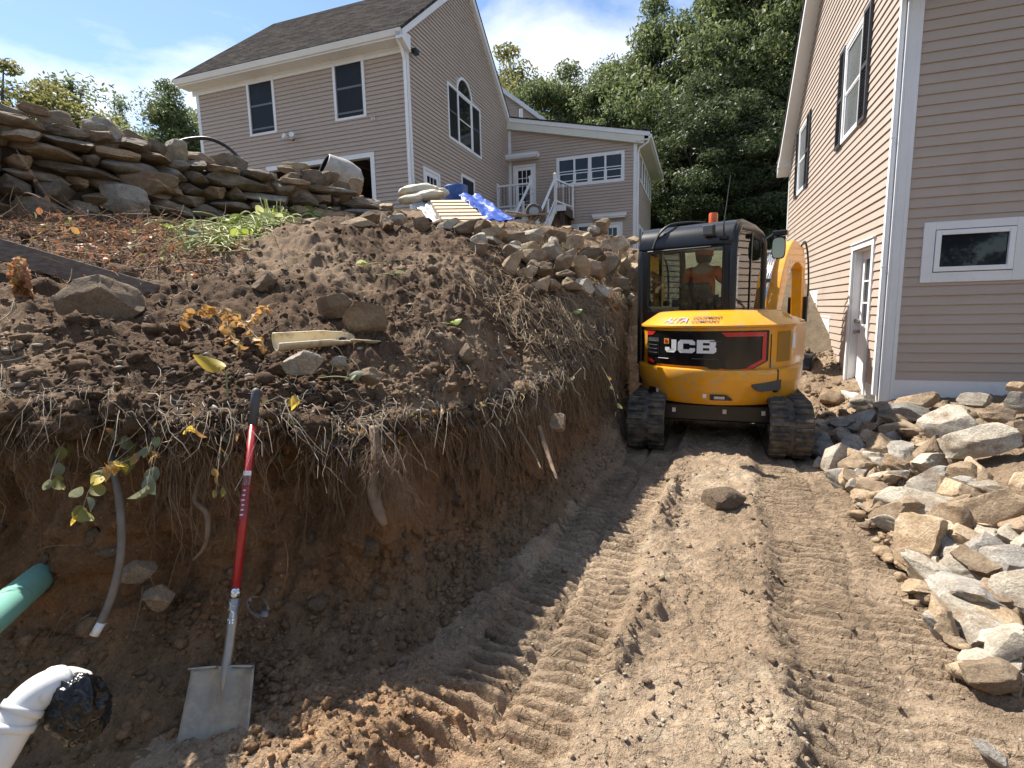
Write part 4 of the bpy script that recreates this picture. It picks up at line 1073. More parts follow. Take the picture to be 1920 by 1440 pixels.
def patch(a0, a1, zl, zu, r, mt, name, parent, n=30, th=.012):
    """strip on the curved rear between the heights zl(a) and zu(a)"""
    g = MB(); rows = [[], [], [], []]
    for k in range(n + 1):
        a = a0 + (a1 - a0) * k / n
        rows[0].append(arc(a, zl(a), r - .03)); rows[1].append(arc(a, zl(a), r + th)); rows[2].append(arc(a, zu(a), r + th)); rows[3].append(arc(a, zu(a), r - .03))
    g.grid(rows)
    for k in (0, n): g.f.append(tuple(i * (n + 1) + k for i in range(4)))
    return g.build(name, mt, parent, auto=40)
def pw(pts):
    xs, ys = zip(*pts); return lambda a: float(np.interp(a, xs, ys))
low = pw([(-.70, .955), (-.56, .925), (-.47, .965), (.14, .962), (.24, .915), (.56, .905), (.80, 1.02)])
panel = patch(-.70, .80, low, pw([(-.70, 1.345), (.80, 1.345)]), .868, MT['gloss'], 'rear_panel', ex)
r1 = .886
def flatpoly(polys, r, mt, name, parent, dr=0.0):
    g = MB()
    for p in polys:
        g.add([arc(a, z, r) for a, z in p], [tuple(range(len(p)))])
    return g.build(name, mt, parent, recalc=False)
def strip(p0, p1, p2, p3, name='reflector'):
    n = 8; g = MB()
    lo_ = [(p0[0] + (p1[0] - p0[0]) * k / n, p0[1] + (p1[1] - p0[1]) * k / n) for k in range(n + 1)]
    hi_ = [(p3[0] + (p2[0] - p3[0]) * k / n, p3[1] + (p2[1] - p3[1]) * k / n) for k in range(n + 1)]
    g.grid([[arc(a, z, r1) for a, z in lo_], [arc(a, z, r1) for a, z in hi_]])
    return g.build(name, MT['red'], panel, recalc=False)
strip((.34, 1.285), (.72, 1.285), (.765, 1.33), (.29, 1.33))
strip((.72, 1.04), (.765, 1.02), (.765, 1.33), (.72, 1.285))
strip((.54, .945), (.58, .925), (.765, 1.02), (.72, 1.04))
strip((.27, .945), (.30, .925), (.58, .925), (.54, .945))
strip((-.69, 1.285), (-.55, 1.295), (-.50, 1.335), (-.69, 1.335))
strip((-.69, .985), (-.53, .955), (-.51, .985), (-.69, 1.04))
# louvred grilles left, darker glass field right
gr_ = patch(-.66, -.44, pw([(-1, 1.06), (1, 1.06)]), pw([(-1, 1.26), (1, 1.26)]), .872, MT['grille'], 'grille', panel, n=8)
for k in range(4):
    z = 1.085 + k * .045; g = MB(); g.tube([arc(-.65 + i * .05, z, .892) for i in range(5)], .007, 6); g.build('grille_bar', MT['black'], panel)
for (a0, a1, z) in ((-.44, -.28, 1.03), (.0, .28, 1.045), (.18, .30, 1.235)):
    g = MB(); g.tube([arc(a0 + (a1 - a0) * i / 5, z, .886) for i in range(6)], .006, 6); g.build('panel_crease', MT['grille'], panel)
# lettering
LET = {'J': [[(0, .18), (.18, 0), (.82, 0), (1, .2), (1, 1), (.58, 1), (.58, .28), (.42, .28), (.42, .40), (0, .40)]],
       'C': [[(.2, 0), (1.1, 0), (1.3, .16), (1.3, .38), (.9, .38), (.9, .28), (.42, .28), (.42, .72), (.9, .72), (.9, .62), (1.3, .62), (1.3, .84), (1.1, 1), (.2, 1), (0, .8), (0, .2)]],
       'B': [[(0, 0), (.42, 0), (.42, 1), (0, 1)], [(.42, 0), (1.15, 0), (1.32, .14), (.86, .22), (.42, .22)], [(1.32, .14), (1.32, .42), (1.22, .5), (.86, .4), (.86, .22)], [(.42, .4), (.86, .4), (1.22, .5), (.86, .6), (.42, .6)], [(1.22, .5), (1.29, .58), (1.29, .86), (.86, .78), (.86, .6)], [(.42, .78), (.86, .78), (1.29, .86), (1.15, 1), (.42, 1)]]}
sz = .150; a = -.33
for ch, adv in (('J', 1.12), ('C', 1.42), ('B', 1.4)):
    flatpoly([[(a + x * sz, 1.105 + y * sz * .97) for x, y in p] for p in LET[ch]], r1 + .002, MT['white'], 'letter', panel)
    a += adv * sz
flatpoly([[(-.345, 1.20), (-.275, 1.20), (-.275, 1.262), (-.345, 1.262)]], r1 + .004, MT['yellow'], 'badge', panel)
flatpoly([[(-.332, 1.213), (-.30, 1.213), (-.285, 1.23), (-.30, 1.25), (-.332, 1.25)]], r1 + .0055, MT['red'], 'badge_mark', panel)
def text_mesh(txt, size, bold=0.0, shear=0.0):
    c = bpy.data.curves.new('lettering', 'FONT'); c.body = txt; c.size = size; c.offset = bold; c.shear = shear
    o = bpy.data.objects.new('tmp', c); COL.objects.link(o)
    dg = bpy.context.evaluated_depsgraph_get(); dg.update()
    me = bpy.data.meshes.new_from_object(o.evaluated_get(dg))
    bpy.data.objects.remove(o); bpy.data.curves.remove(c)
    return me
def hood_pt(a, t):
    """t from 0 (rear lip) to 1 (top) on the sloping hood"""
    r = .885 + (.70 - .885) * t; z = 1.415 + (1.545 - 1.415) * t
    p = arc(a, z, r); return p + Vector((p.x * .012, p.y * .012, .004))
def hood_text(txt, a0, t0, size, mt, bold=0, shear=0):
    me = text_mesh(txt, size, bold, shear); H_T = .226
    for v in me.vertices:
        v.co = hood_pt(a0 + v.co.x, t0 + v.co.y / H_T)
    return link('lettering', me, mt, hood)
hood_text('ALTA', -.39, .16, .128, MT['silver'], .002, .35)
hood_text('ALTA', -.392, .14, .130, MT['navy'], -.0012, .35).location = (0, 0, -.0016)
hood_text('EQUIPMENT', -.03, .46, .062, MT['navy'], .0012)
hood_text('COMPANY', -.03, .16, .062, MT['navy'], .0012)
# side pieces right: vent field, white sticker, seam
patch(.93, 1.17, pw([(0, 1.0), (.95, 1.0), (1.2, 1.0)]), pw([(0, 1.33), (1.2, 1.33)]), .858, MT['dkyellow'], 'side_vent', ex, n=10)
flatpoly([[(1.22, 1.13), (1.34, 1.13), (1.34, 1.30), (1.22, 1.30)]], .869, MT['white'], 'safety_sticker', ex)
g = MB(); g.tube([arc(.84, .94 + k * .09, .869) for k in range(5)], .005, 5); g.build('panel_seam', MT['black'], ex)
# mesh vent and lamp notch in the counterweight
msh = patch(.60, .93, pw([(.60, .75), (.68, .69), (.93, .71)]), pw([(.60, .775), (.93, .815)]), .908, MT['grille'], 'mesh_vent', cwt, n=10, th=.028)
lmp = patch(.20, .42, pw([(.2, .60), (.42, .60)]), pw([(.20, .66), (.36, .66), (.42, .61)]), .89, MT['black'], 'lamp_recess', cwt, n=10, th=.022)
g = MB(); g.grid([[arc(.24 + k * .02, .615, .925) for k in range(6)], [arc(.24 + k * .02, .645, .925) for k in range(6)]]); g.build('number_lamp', MT['silver'], cwt, recalc=False)
patch(-.62, -.46, pw([(-.62, .60), (-.46, .60)]), pw([(-.62, .60), (-.56, .68), (-.46, .68)]), .89, MT['black'], 'tow_recess', cwt, n=8, th=.022)
for a_, z_ in ((-.43, .63), (.13, .62)):
    flatpoly([[(a_, z_), (a_ + .035, z_), (a_ + .035, z_ + .045), (a_, z_ + .045)]], .912, MT['white'], 'decal', cwt)
# right-hand tank cover and floor plate
g = MB(); g.box((.60, .34, 1.16), (.50, .78, .50)); g.hexa([Vector(p) for p in ((.36, -.1, 1.412), (.86, -.1, 1.412), (.86, .74, 1.412), (.36, .74, 1.412), (.40, -.1, 1.53), (.78, -.1, 1.53), (.74, .66, 1.46), (.40, .66, 1.46))])
g.build('tank_cover', MT['yellow'], ex, bevel=.03)
g = MB(); g.box((0, .25, .80), (1.6, 1.5, .26)); g.box((0, 0, .62), (.7, .7, .14)); g.build('turntable', MT['black'], ex, bevel=.02)
# ---- cab
CX0, CX1, CY0, CY1 = -.86, .235, -.31, 1.14
prof = [(CY0 + .05, 2.27), (CY0 - .02, 2.30), (CY0 - .02, 2.40), (CY0 + .03, 2.50), (CY0 + .14, 2.58), (CY0 + .35, 2.615), (.62, 2.61), (.98, 2.57), (1.13, 2.50), (1.17, 2.42), (1.15, 2.38), (1.0, 2.42), (.2, 2.47), (CY0 + .16, 2.42)]
g = MB().prism([(CX0 - .03, y, z) for y, z in prof], (CX1 - CX0 + .05, 0, 0)); croof = g.build('cab_roof', MT['black'], ex, bevel=.035, auto=30)
def sm(pts, n=6):
    A = _smooth_path(np.array([tuple(p) for p in pts], float), n * (len(pts) - 1) + 1); return [Vector(p) for p in A]
def pillar(pts, w, name='cab_pillar'):
    g = MB(); g.tube(pts, w, 8); return g.build(name, MT['black'], ex, auto=50)
pillar([(CX1, CY0 + .02, 1.2), (CX1, CY0 + .01, 2.2), (CX1, CY0 + .05, 2.40), (CX1, CY0 + .2, 2.52), (CX1, .5, 2.55), (CX1, .9, 2.52), (CX1, 1.08, 2.42), (CX1, 1.14, 2.2), (CX1, 1.15, 1.3)], .05)
pillar([(CX0, CY0 + .02, .9), (CX0, CY0 + .01, 2.2), (CX0, CY0 + .05, 2.40), (CX0, CY0 + .2, 2.50), (CX0, .9, 2.50), (CX0, 1.08, 2.42), (CX0, 1.14, 2.2), (CX0, 1.15, .95)], .05)
g = MB(); g.box(((CX0 + CX1) / 2, CY0, 1.42), (CX1 - CX0 - .06, .05, .30)); g.box((CX0 + .07, CY0, 1.92), (.10, .05, .76)); g.box((CX1 - .06, CY0, 1.92), (.10, .05, .76)); g.build('rear_cab_frame', MT['black'], ex, bevel=.015)
g = MB(); g.box((CX1 - .005, .37, 1.40), (.05, 1.30, .30)); g.build('side_cab_panel', MT['grille'], ex, bevel=.02)
g = MB(); g.box((CX0 + .0, .37, 1.35), (.05, 1.30, .55)); g.build('side_cab_panel', MT['black'], ex, bevel=.02)
g = MB(); g.box(((CX0 + CX1) / 2, .37, 1.24), (CX1 - CX0, 1.34, .05)); g.build('cab_ground', MT['black'], ex)
def pane(vs, name='pane'):
    n_ = (Vector(vs[1]) - Vector(vs[0])).cross(Vector(vs[2]) - Vector(vs[0])).normalized() * .004
    return MB().prism(vs, n_).build(name, MT['cabglass'], ex)
pane([(CX0 + .11, CY0 - .012, 1.56), (CX1 - .10, CY0 - .012, 1.56), (CX1 - .10, CY0 - .012, 2.28), (CX0 + .11, CY0 - .012, 2.28)], 'rear_pane')
g = MB(); x0, x1, z0, z1 = CX0 + .10, CX1 - .09, 1.55, 2.29
g.tube(sm([(x0 + .08, CY0 - .026, z0), (x1 - .08, CY0 - .026, z0), (x1, CY0 - .026, z0 + .08), (x1, CY0 - .026, z1), (x0, CY0 - .026, z1), (x0, CY0 - .026, z0 + .08), (x0 + .08, CY0 - .026, z0)], 1), .014, 6, cap=False); g.build('window_seal', MT['black'], ex)
pane([(CX1 + .012, CY0 + .06, 1.54), (CX1 + .012, .42, 1.54), (CX1 + .012, .42, 2.49), (CX1 + .012, CY0 + .10, 2.44)], 'side_pane')
pane([(CX1 + .006, .42, 1.54), (CX1 + .006, 1.09, 1.54), (CX1 + .006, 1.07, 2.38), (CX1 + .006, .90, 2.48), (CX1 + .006, .42, 2.50)], 'side_pane')
g = MB(); g.bar((CX1 + .01, .42, 1.54), (CX1 + .01, .42, 2.50), .035, .035); g.build('window_divider', MT['black'], ex)
pane([(CX0, CY0 + .06, 1.60), (CX0, 1.08, 1.60), (CX0, 1.08, 2.42), (CX0, CY0 + .06, 2.42)], 'door_pane')
pane([(CX0 + .05, CY1 + .02, 1.30), (CX1 - .05, CY1 + .02, 1.30), (CX1 - .05, CY1 + .0, 2.42), (CX0 + .05, CY1 + .0, 2.42)], 'front_pane')
g = MB(); g.bar((CX0, .32, 1.2), (CX0, .32, 2.48), .05, .05); g.build('door_pillar', MT['black'], ex)
# seat and controls
g = MB(); g.box((-.27, .30, 1.50), (.50, .50, .14)); g.build('seat', MT['black'], ex, bevel=.04)
g = MB(); g.hexa([Vector(p) for p in ((-.50, -.02, 1.50), (-.04, -.02, 1.50), (-.04, .10, 1.50), (-.50, .10, 1.50), (-.46, -.09, 1.90), (-.08, -.09, 1.90), (-.08, .01, 1.90), (-.46, .01, 1.90))]); g.build('seat_back', MT['rubber'], ex, bevel=.05)
for s_ in (-1, 1):
    g = MB(); g.box((-.27 + .30 * s_, .35, 1.66), (.12, .42, .10)); g.tube([(-.27 + .30 * s_, .58, 1.70), (-.27 + .29 * s_, .62, 1.86)], .022, 8); g.build('control_console', MT['grille'], ex, bevel=.015)
# roof fittings
g = MB(); g.lathe([(.0, 0), (.06, 0), (.06, .03), (.052, .032), (.055, .12), (.048, .145), (0, .15)], (-.18, .30, 2.62), 18); g.build('beacon', mat('orange beacon', (.85, .13, .02), rough=.2, coat=.5), ex, auto=40)
g = MB(); g.lathe([(.0, -.02), (.07, -.02), (.07, .01), (0, .01)], (-.18, .30, 2.62), 18); g.build('beacon_base', MT['black'], ex)
g = MB(); g.box((-.02, CY0 - .05, 2.47), (.13, .07, .12)); wl = g.build('work_lamp', MT['grille'], ex, bevel=.012)
g = MB(); g.box((-.02, CY0 - .09, 2.47), (.10, .012, .09)); g.build('lamp_lens', MT['greypane'], wl)
g = MB(); g.tube([(-.02, CY0 - .05, 2.41), (-.02, CY0 + .03, 2.36)], .015, 6); g.build('lamp_bracket', MT['black'], wl)
g = MB(); g.tube([(.14, CY0 - .03, 2.38), (.14, CY0 - .04, 2.52), (.17, CY0 + .05, 3.06)], [.012, .008, .004], 6); g.lathe([(0, -.02), (.05, -.02), (.05, .01), (0, .01)], (.14, CY0 - .02, 2.38), 10); g.build('antenna', MT['hose'], ex)
g = MB(); g.tube(sm([(-.70, CY0 - .03, 2.32), (-.66, CY0 - .01, 2.44), (-.60, CY0 + .02, 2.54), (-.52, CY0 + .12, 2.61), (-.40, .10, 2.655), (-.26, .25, 2.65)]), .016, 6); g.build('roof_cable', MT['hose'], ex)
# mirrors
def mirror(x, y, z, rz, nm='mirror'):
    mm = Matrix.Rotation(rz, 3, 'Z'); g = MB()
    pts = []
    for k in range(20):
        t = 2 * math.pi * k / 20; pts.append((math.copysign(abs(math.cos(t)) ** .55, math.cos(t)) * .085, math.copysign(abs(math.sin(t)) ** .55, math.sin(t)) * .145))
    g.prism([mm @ Vector((a, 0, b)) + Vector((x, y, z)) for a, b in pts], mm @ Vector((0, .05, 0)))
    g.tube([(x, y + .03, z + .13), (x - .06, y, z + .19), (CX1, 1.08, 2.44)], .016, 6)
    o = g.build(nm, MT['black'], ex, auto=40)
    g = MB(); g.add([mm @ Vector((a * .88, -.004, b * .90)) + Vector((x, y, z)) for a, b in pts], [tuple(range(20))]); g.build('mirror_glass', mat('mirror glass with painted ground reflection', (.22, .19, .15), rough=.06, metal=1.0), o, recalc=False)  # dim brownish base colour stands in for ground reflected in the mirror
mirror(.40, 1.22, 2.36, R(8))
g = MB(); g.box((.42, 1.20, 2.545), (.18, .12, .07)); g.build('mirror_lamp', MT['black'], ex, bevel=.015)
# ---- boom
_before = set(bpy.data.objects)
BX = .30
def boxsweep(pts, hs, w, name, mt, bevel=.012):
    pts = [Vector((0, y, z)) for y, z in pts]; g = MB(); rows = []
    for i, p in enumerate(pts):
        t = (pts[min(i + 1, len(pts) - 1)] - pts[max(i - 1, 0)]).normalized(); n_ = Vector((0, -t.z, t.y)); h = hs[i] / 2
        ww_ = w[i] if hasattr(w, '__len__') else w
        rows.append([Vector((BX - ww_ / 2, 0, 0)) + p + n_ * h, Vector((BX + ww_ / 2, 0, 0)) + p + n_ * h, Vector((BX + ww_ / 2, 0, 0)) + p - n_ * h, Vector((BX - ww_ / 2, 0, 0)) + p - n_ * h])
    g.grid(rows, wrap=True); n4 = len(rows)
    g.f.append((0, 1, 2, 3)); g.f.append(tuple(4 * (n4 - 1) + k for k in range(4)))
    return g.build(name, mt, ex, bevel=bevel)
g = MB(); g.box((BX, 1.05, .92), (.34, .5, .42)); g.tube([(BX, 1.22, .70), (BX, 1.22, 1.14)], .13, 14); g.build('swing_post', MT['yellow'], ex, bevel=.02)
bp_ = _smooth_path(np.array([(1.22, 1.0), (1.42, 1.5), (1.74, 2.02), (2.15, 2.34), (2.65, 2.38), (3.12, 2.22)]), 22)
boom = boxsweep([tuple(p) for p in bp_], list(np.interp(np.linspace(0, 1, 22), [0, .3, .62, .8, 1], [.18, .27, .36, .27, .17])), .19, 'boom', MT['yellow'])
stk = boxsweep([(2.94, 2.50), (3.10, 2.24), (3.18, 1.6), (3.20, .95)], [.10, .24, .2, .12], .16, 'dipper_arm', MT['yellow'])
def cylinder(p0, p1, x, r=.05, f=.55, nm='hydraulic_cylinder'):
    a, b = Vector((x, *p0)), Vector((x, *p1)); m_ = a.lerp(b, f)
    g = MB(); g.tube([a, m_], r, 12); o = g.build(nm, MT['steel'], ex, auto=40)
    g = MB(); g.tube([m_, b], r * .55, 10); g.build('rod', MT['chrome'], o, auto=40)
    g = MB(); g.tube([a.lerp(b, f - .03), m_], r * 1.25, 12); g.tube([a.lerp(b, f * .35), a.lerp(b, f * .40)], r * 1.25, 12); g.build('gland', MT['steel'], o, auto=40)
cylinder((1.80, 2.30), (2.96, 2.56), BX, .05, .6)
cylinder((1.30, .78), (1.85, 2.0), BX - .02, .055, .55)
cylinder((3.32, 2.2), (3.38, 1.2), BX, .042, .6)
g = MB()
for k in range(4): g.tube(sm([(BX - .15 + k * .03, 1.12, 1.05), (BX - .15 + k * .03, 1.22, 1.5), (BX - .14 + k * .03, 1.47, 1.98), (BX - .13 + k * .03, 1.84, 2.38), (BX - .11 + k * .03, 2.25, 2.58)]), .014, 6)
h_ = g.build('boom_pipes', MT['chrome'], ex, auto=60); h_['kind'] = 'stuff'
for k in range(3): 
    g = MB(); yz = [(1.25, 1.55), (1.44, 1.95), (1.80, 2.34)][k]; g.box((BX - .1, *yz), (.16, .05, .06)); g.build('pipe_clamp', MT['steel'], ex, bevel=.01)
for k in range(3):
    g = MB(); g.tube(sm([(BX - .10 + k * .1, 2.7, 2.50), (BX - .12 + k * .11, 3.0, 2.54 + .02 * k), (BX - .13 + k * .12, 3.24, 2.34), (BX - .12 + k * .12, 3.34, 1.85), (BX - .10 + k * .1, 3.30, 1.4)]), .016, 6); g.build('hydraulic_hose', MT['hose'], ex, smooth=True)
g = MB(); g.box((BX, 3.26, 1.52), (.30, .16, .42)); g.build('hose_block', MT['black'], ex, bevel=.02)
lm_ = text_mesh('JCB', .16, .006)
for v in lm_.vertices: v.co = Vector((BX + .0985, 1.90 + v.co.x * .9 - v.co.y * .4, 2.02 + v.co.x * .6 + v.co.y * .8))
for p in (lm_,): link('letter', p, MT['white'], boom)
# bucket
g = MB(); bw = .52; prof = []
for k in range(11):
    t = R(-60 + 200 * k / 10); prof.append((3.40 + .30 * math.cos(t + 1.2), .50 + .28 * math.sin(t + 1.2)))
for xs_ in (-1, 1):
    g.prism([(BX + xs_ * bw / 2, y, z) for y, z in prof], (-.02 * xs_, 0, 0))
g.grid([[Vector((BX - bw / 2, y, z)) for y, z in prof], [Vector((BX + bw / 2, y, z)) for y, z in prof]])
bk = g.build('bucket', MT['black'], ex)
sdf = bk.modifiers.new('solid', 'SOLIDIFY'); sdf.thickness = .018
g = MB(); g.bar((BX - .06, 3.20, .95), (BX - .06, 3.37, .72), .03, .09); g.bar((BX + .06, 3.20, .95), (BX + .06, 3.37, .72), .03, .09); g.build('bucket_link', MT['steel'], ex, bevel=.008)
for k in range(5):
    g = MB(); p = prof[-1]; xk = BX - bw / 2 + .05 + k * (bw - .1) / 4; g.hexa([Vector((xk + a, p[0] + b, p[1] + c)) for a, b, c in ((-.03, 0, -.02), (.03, 0, -.02), (.03, .0, .02), (-.03, .0, .02), (-.02, -.10, -.05), (.02, -.10, -.05), (.02, -.10, -.035), (-.02, -.10, -.035))]); g.build('bucket_tooth', MT['steel'], bk)
_sw = Matrix.Translation((BX, 1.22, 0)) @ Matrix.Rotation(R(-1), 4, 'Z') @ Matrix.Translation((-BX, -1.22, 0))
for o_ in set(bpy.data.objects) - _before:
    if o_.parent == ex: o_.matrix_basis = _sw
# ---- undercarriage
uc_ = MB(); uc_.box((0, .05, .42), (1.15, 1.1, .24)); uc_.box((0, .05, .55), (.8, .8, .1)); uc_.box((0, -.55, .40), (1.2, .10, .20))
uc = uc_.build('undercarriage', MT['black'], ex, bevel=.02); uc.rotation_euler = (0, 0, EXH - TRH)
for a_ in (-.45, .1, .5):
    g = MB(); g.box((a_, -.602, .42), (.04, .004, .05)); g.build('decal', MT['white'], uc)
TY0, TY1, TR_, TW = -.86, .98, .285, .40
def track(x):
    prof = []; per = 2 * (TY1 - TY0) + 2 * math.pi * TR_
    def onp(s_, r):
        s_ = s_ % per; Ls = TY1 - TY0
        if s_ < Ls: return Vector((0, TY0 + s_, TR_ + .03 - r)), Vector((0, 0, -1))
        s_ -= Ls
        if s_ < math.pi * TR_:
            t = s_ / TR_; n_ = Vector((0, math.sin(t), -math.cos(t))); return Vector((0, TY1, TR_ + .03)) + n_ * r, n_
        s_ -= math.pi * TR_
        if s_ < Ls:
            return Vector((0, TY1 - s_, TR_ + .03 + r)), Vector((0, 0, 1))
        s_ -= Ls; t = s_ / TR_; n_ = Vector((0, -math.sin(t), math.cos(t))); return Vector((0, TY0, TR_ + .03)) + n_ * r, n_
    g = MB(); N_ = 96; rows = []
    for k in range(N_):
        s_ = per * k / N_; po, n_ = onp(s_, TR_); pi_, _ = onp(s_, TR_ - .035)
        rows.append([po + Vector((x - TW / 2, 0, 0)), po + Vector((x + TW / 2, 0, 0)), pi_ + Vector((x + TW / 2, 0, 0)), pi_ + Vector((x - TW / 2, 0, 0))])
    rows.append(rows[0]); g.grid(rows, wrap=True)
    NL = 60; rnd = random.Random(3)
    for k in range(NL):
        for side in (-1, 1):
            s_ = per * (k + (.0 if side < 0 else .5)) / NL
            p0, n0 = onp(s_ - .022, TR_ - .004); p1, n1 = onp(s_ + .022, TR_ - .004)
            q0, _ = onp(s_ - .014, TR_ + .026 + rnd.uniform(-.004, .002)); q1, _ = onp(s_ + .014, TR_ + .026 + rnd.uniform(-.004, .002))
            xi, xo = x + side * .025, x + side * (TW / 2 - .004)
            g.hexa([p0 + Vector((xi, 0, 0)), p0 + Vector((xo, 0, 0)), p1 + Vector((xo, 0, 0)), p1 + Vector((xi, 0, 0)), q0 + Vector((xi + side * .01, 0, 0)), q0 + Vector((xo - side * .01, 0, 0)), q1 + Vector((xo - side * .01, 0, 0)), q1 + Vector((xi + side * .01, 0, 0))])
    tr = g.build('track', MT['rubber'], uc, auto=30)
    g = MB(); g.box((x, (TY0 + TY1) / 2, TR_ + .03), (TW * .55, TY1 - TY0 - .2, .24)); g.build('track_frame', MT['black'], uc, bevel=.02)
    for y_, r_ in ((TY0, .225), (TY1, .225)):
        g = MB(); m_ = Matrix.Rotation(R(90), 3, 'Y'); g.lathe([(0, -.15), (r_ * .6, -.15), (r_ * .66, -.11), (r_ * .95, -.10), (r_, -.06), (r_, .06), (r_ * .95, .10), (r_ * .66, .11), (r_ * .6, .15), (0, .15)], (x, y_, TR_ + .03), 22, m_); g.build('idler_wheel', MT['steel'], uc, auto=40)
    for k in range(4):
        g = MB(); m_ = Matrix.Rotation(R(90), 3, 'Y'); g.lathe([(0, -.13), (.09, -.13), (.10, 0), (.09, .13), (0, .13)], (x, TY0 + .36 + k * .38, .15), 14, m_); g.build('track_roller', MT['steel'], uc, auto=40)
track(-.72); track(.72)
g = MB(); g.grid([[Vector((-.95, 1.5 + .06 * math.sin(math.pi * k / 6), .06 + .36 * k / 6)) for k in range(7)], [Vector((.95, 1.5 + .06 * math.sin(math.pi * k / 6), .06 + .36 * k / 6)) for k in range(7)]]); bl = g.build('dozer_blade', MT['yellow'], uc); sdf = bl.modifiers.new('solid', 'SOLIDIFY'); sdf.thickness = .03

# ================================================================== OPERATOR
def skin(name, verts, edges, rad, mt, parent=None, sub=2, root=0):
    me = bpy.data.meshes.new(name); me.from_pydata([tuple(v) for v in verts], edges, []); me.update()
    o = link(name, me, mt, parent)
    md = o.modifiers.new('skin', 'SKIN'); md.use_smooth_shade = True
    if not me.skin_vertices: me.attributes  # layer is created with the modifier
    lay = me.skin_vertices[0] if me.skin_vertices else None
    if lay is None:
        bm = bmesh.new(); bm.from_mesh(me); bm.verts.layers.skin.verify(); bm.to_mesh(me); bm.free(); lay = me.skin_vertices[0]
    for i, r in enumerate(rad):
        lay.data[i].radius = r if hasattr(r, '__len__') else (r, r)
        lay.data[i].use_root = (i == root)
    s_ = o.modifiers.new('sub', 'SUBSURF'); s_.levels = s_.render_levels = sub
    return o
MT['skin'] = mat('skin', (.50, .30, .21), (.46, .26, .18), scale=8, rough=.5)
MT['shirt'] = mat('orange shirt', (.80, .17, .035), (.70, .14, .03), scale=14, rough=.85, bump=.3, bscale=18)
MT['jeans'] = mat('dark trousers', (.05, .055, .075), (.07, .075, .10), scale=20, rough=.9)
me4 = Matrix.Translation(EXO) @ Matrix.Rotation(-EXH, 4, 'Z')
pp = empty('person', me4 @ Vector((-.27, .27, 1.57)), -EXH)
tag(pp, 'person in orange shirt and orange cap seated in the excavator cab', 'person')
V = [(0, 0, .08), (0, .01, .24), (0, -.01, .40), (0, -.03, .50), (0, -.015, .57), (0, .005, .65), (0, .012, .74),
     (.16, -.02, .475), (.25, .08, .34), (.29, .22, .24), (.30, .31, .26), (-.16, -.02, .475), (-.25, .08, .34), (-.29, .22, .24), (-.30, .31, .26),
     (.09, .06, .07), (.12, .40, .10), (.13, .52, -.22), (.13, .62, -.27), (-.09, .06, .07), (-.12, .40, .10), (-.13, .52, -.22), (-.13, .62, -.27)]
E_ = [(0, 1), (1, 2), (2, 3), (3, 4), (4, 5), (5, 6), (3, 7), (7, 8), (8, 9), (9, 10), (3, 11), (11, 12), (12, 13), (13, 14), (0, 15), (15, 16), (16, 17), (17, 18), (0, 19), (19, 20), (20, 21), (21, 22)]
rr_ = [(.15, .11), (.14, .10), (.15, .10), (.10, .075), .052, (.072, .088), (.06, .075), .062, .045, .035, .03, .062, .045, .035, .03, .085, .06, .042, .04, .085, .06, .042, .04]
for s_, wi in ((1, 10), (-1, 14)):       # fingers closed round the levers
    base = Vector(V[wi])
    for k in range(5):
        o_ = Vector((s_ * (.03 - .014 * k), .035 + .004 * (2 - abs(k - 2)), .01)) if k < 4 else Vector((-s_ * .03, .015, .02))
        V += [tuple(base + o_), tuple(base + o_ + Vector((0, .03, .012))), tuple(base + o_ + Vector((-s_ * .012, .035, -.018)))]
        n_ = len(V); E_ += [(wi, n_ - 3), (n_ - 3, n_ - 2), (n_ - 2, n_ - 1)]; rr_ += [.009, .0085, .008]
body = skin('body', V, E_, rr_, MT['skin'], pp)
skin('shirt', V[:4] + [V[7], V[8], V[11], V[12]], [(0, 1), (1, 2), (2, 3), (3, 4), (4, 5), (3, 6), (6, 7)], [(.165, .125), (.155, .115), (.17, .115), (.105, .085), .085, .062, .085, .062], MT['shirt'], pp)
skin('trousers', [V[0], V[15], V[16], V[17], V[19], V[20], V[21]], [(0, 1), (1, 2), (2, 3), (0, 4), (4, 5), (5, 6)], [(.16, .12), .095, .072, .055, .095, .072, .055], MT['jeans'], pp)
g = MB(); g.lathe([(.108, -.01), (.112, .03), (.10, .085), (.065, .125), (0, .14)], (0, .005, .695), 20); g.hexa([Vector(p) for p in ((-.085, .09, .69), (.085, .09, .69), (.06, .20, .68), (-.06, .20, .68), (-.085, .09, .70), (.085, .09, .70), (.06, .20, .69), (-.06, .20, .69))]); g.build('cap', MT['shirt'], pp, smooth=True)
g = MB()
for s_ in (-1, 1): g.lathe([(0, -.012), (.02, -.008), (.03, .0), (.02, .01), (0, .012)], (s_ * .078, .0, .66), 10, Matrix.Rotation(R(90), 3, 'Y'))
g.lathe([(.0, -.02), (.014, -.01), (.010, .02), (0, .035)], (0, .098, .655), 8)
g.build('ears_and_nose', MT['skin'], pp, smooth=True)
g = MB(); g.lathe([(.082, -.08), (.095, -.04), (.102, .01)], (0, -.005, .67), 18); g.build('hair', mat('brown hair', (.07, .04, .025), rough=.7), pp, smooth=True)
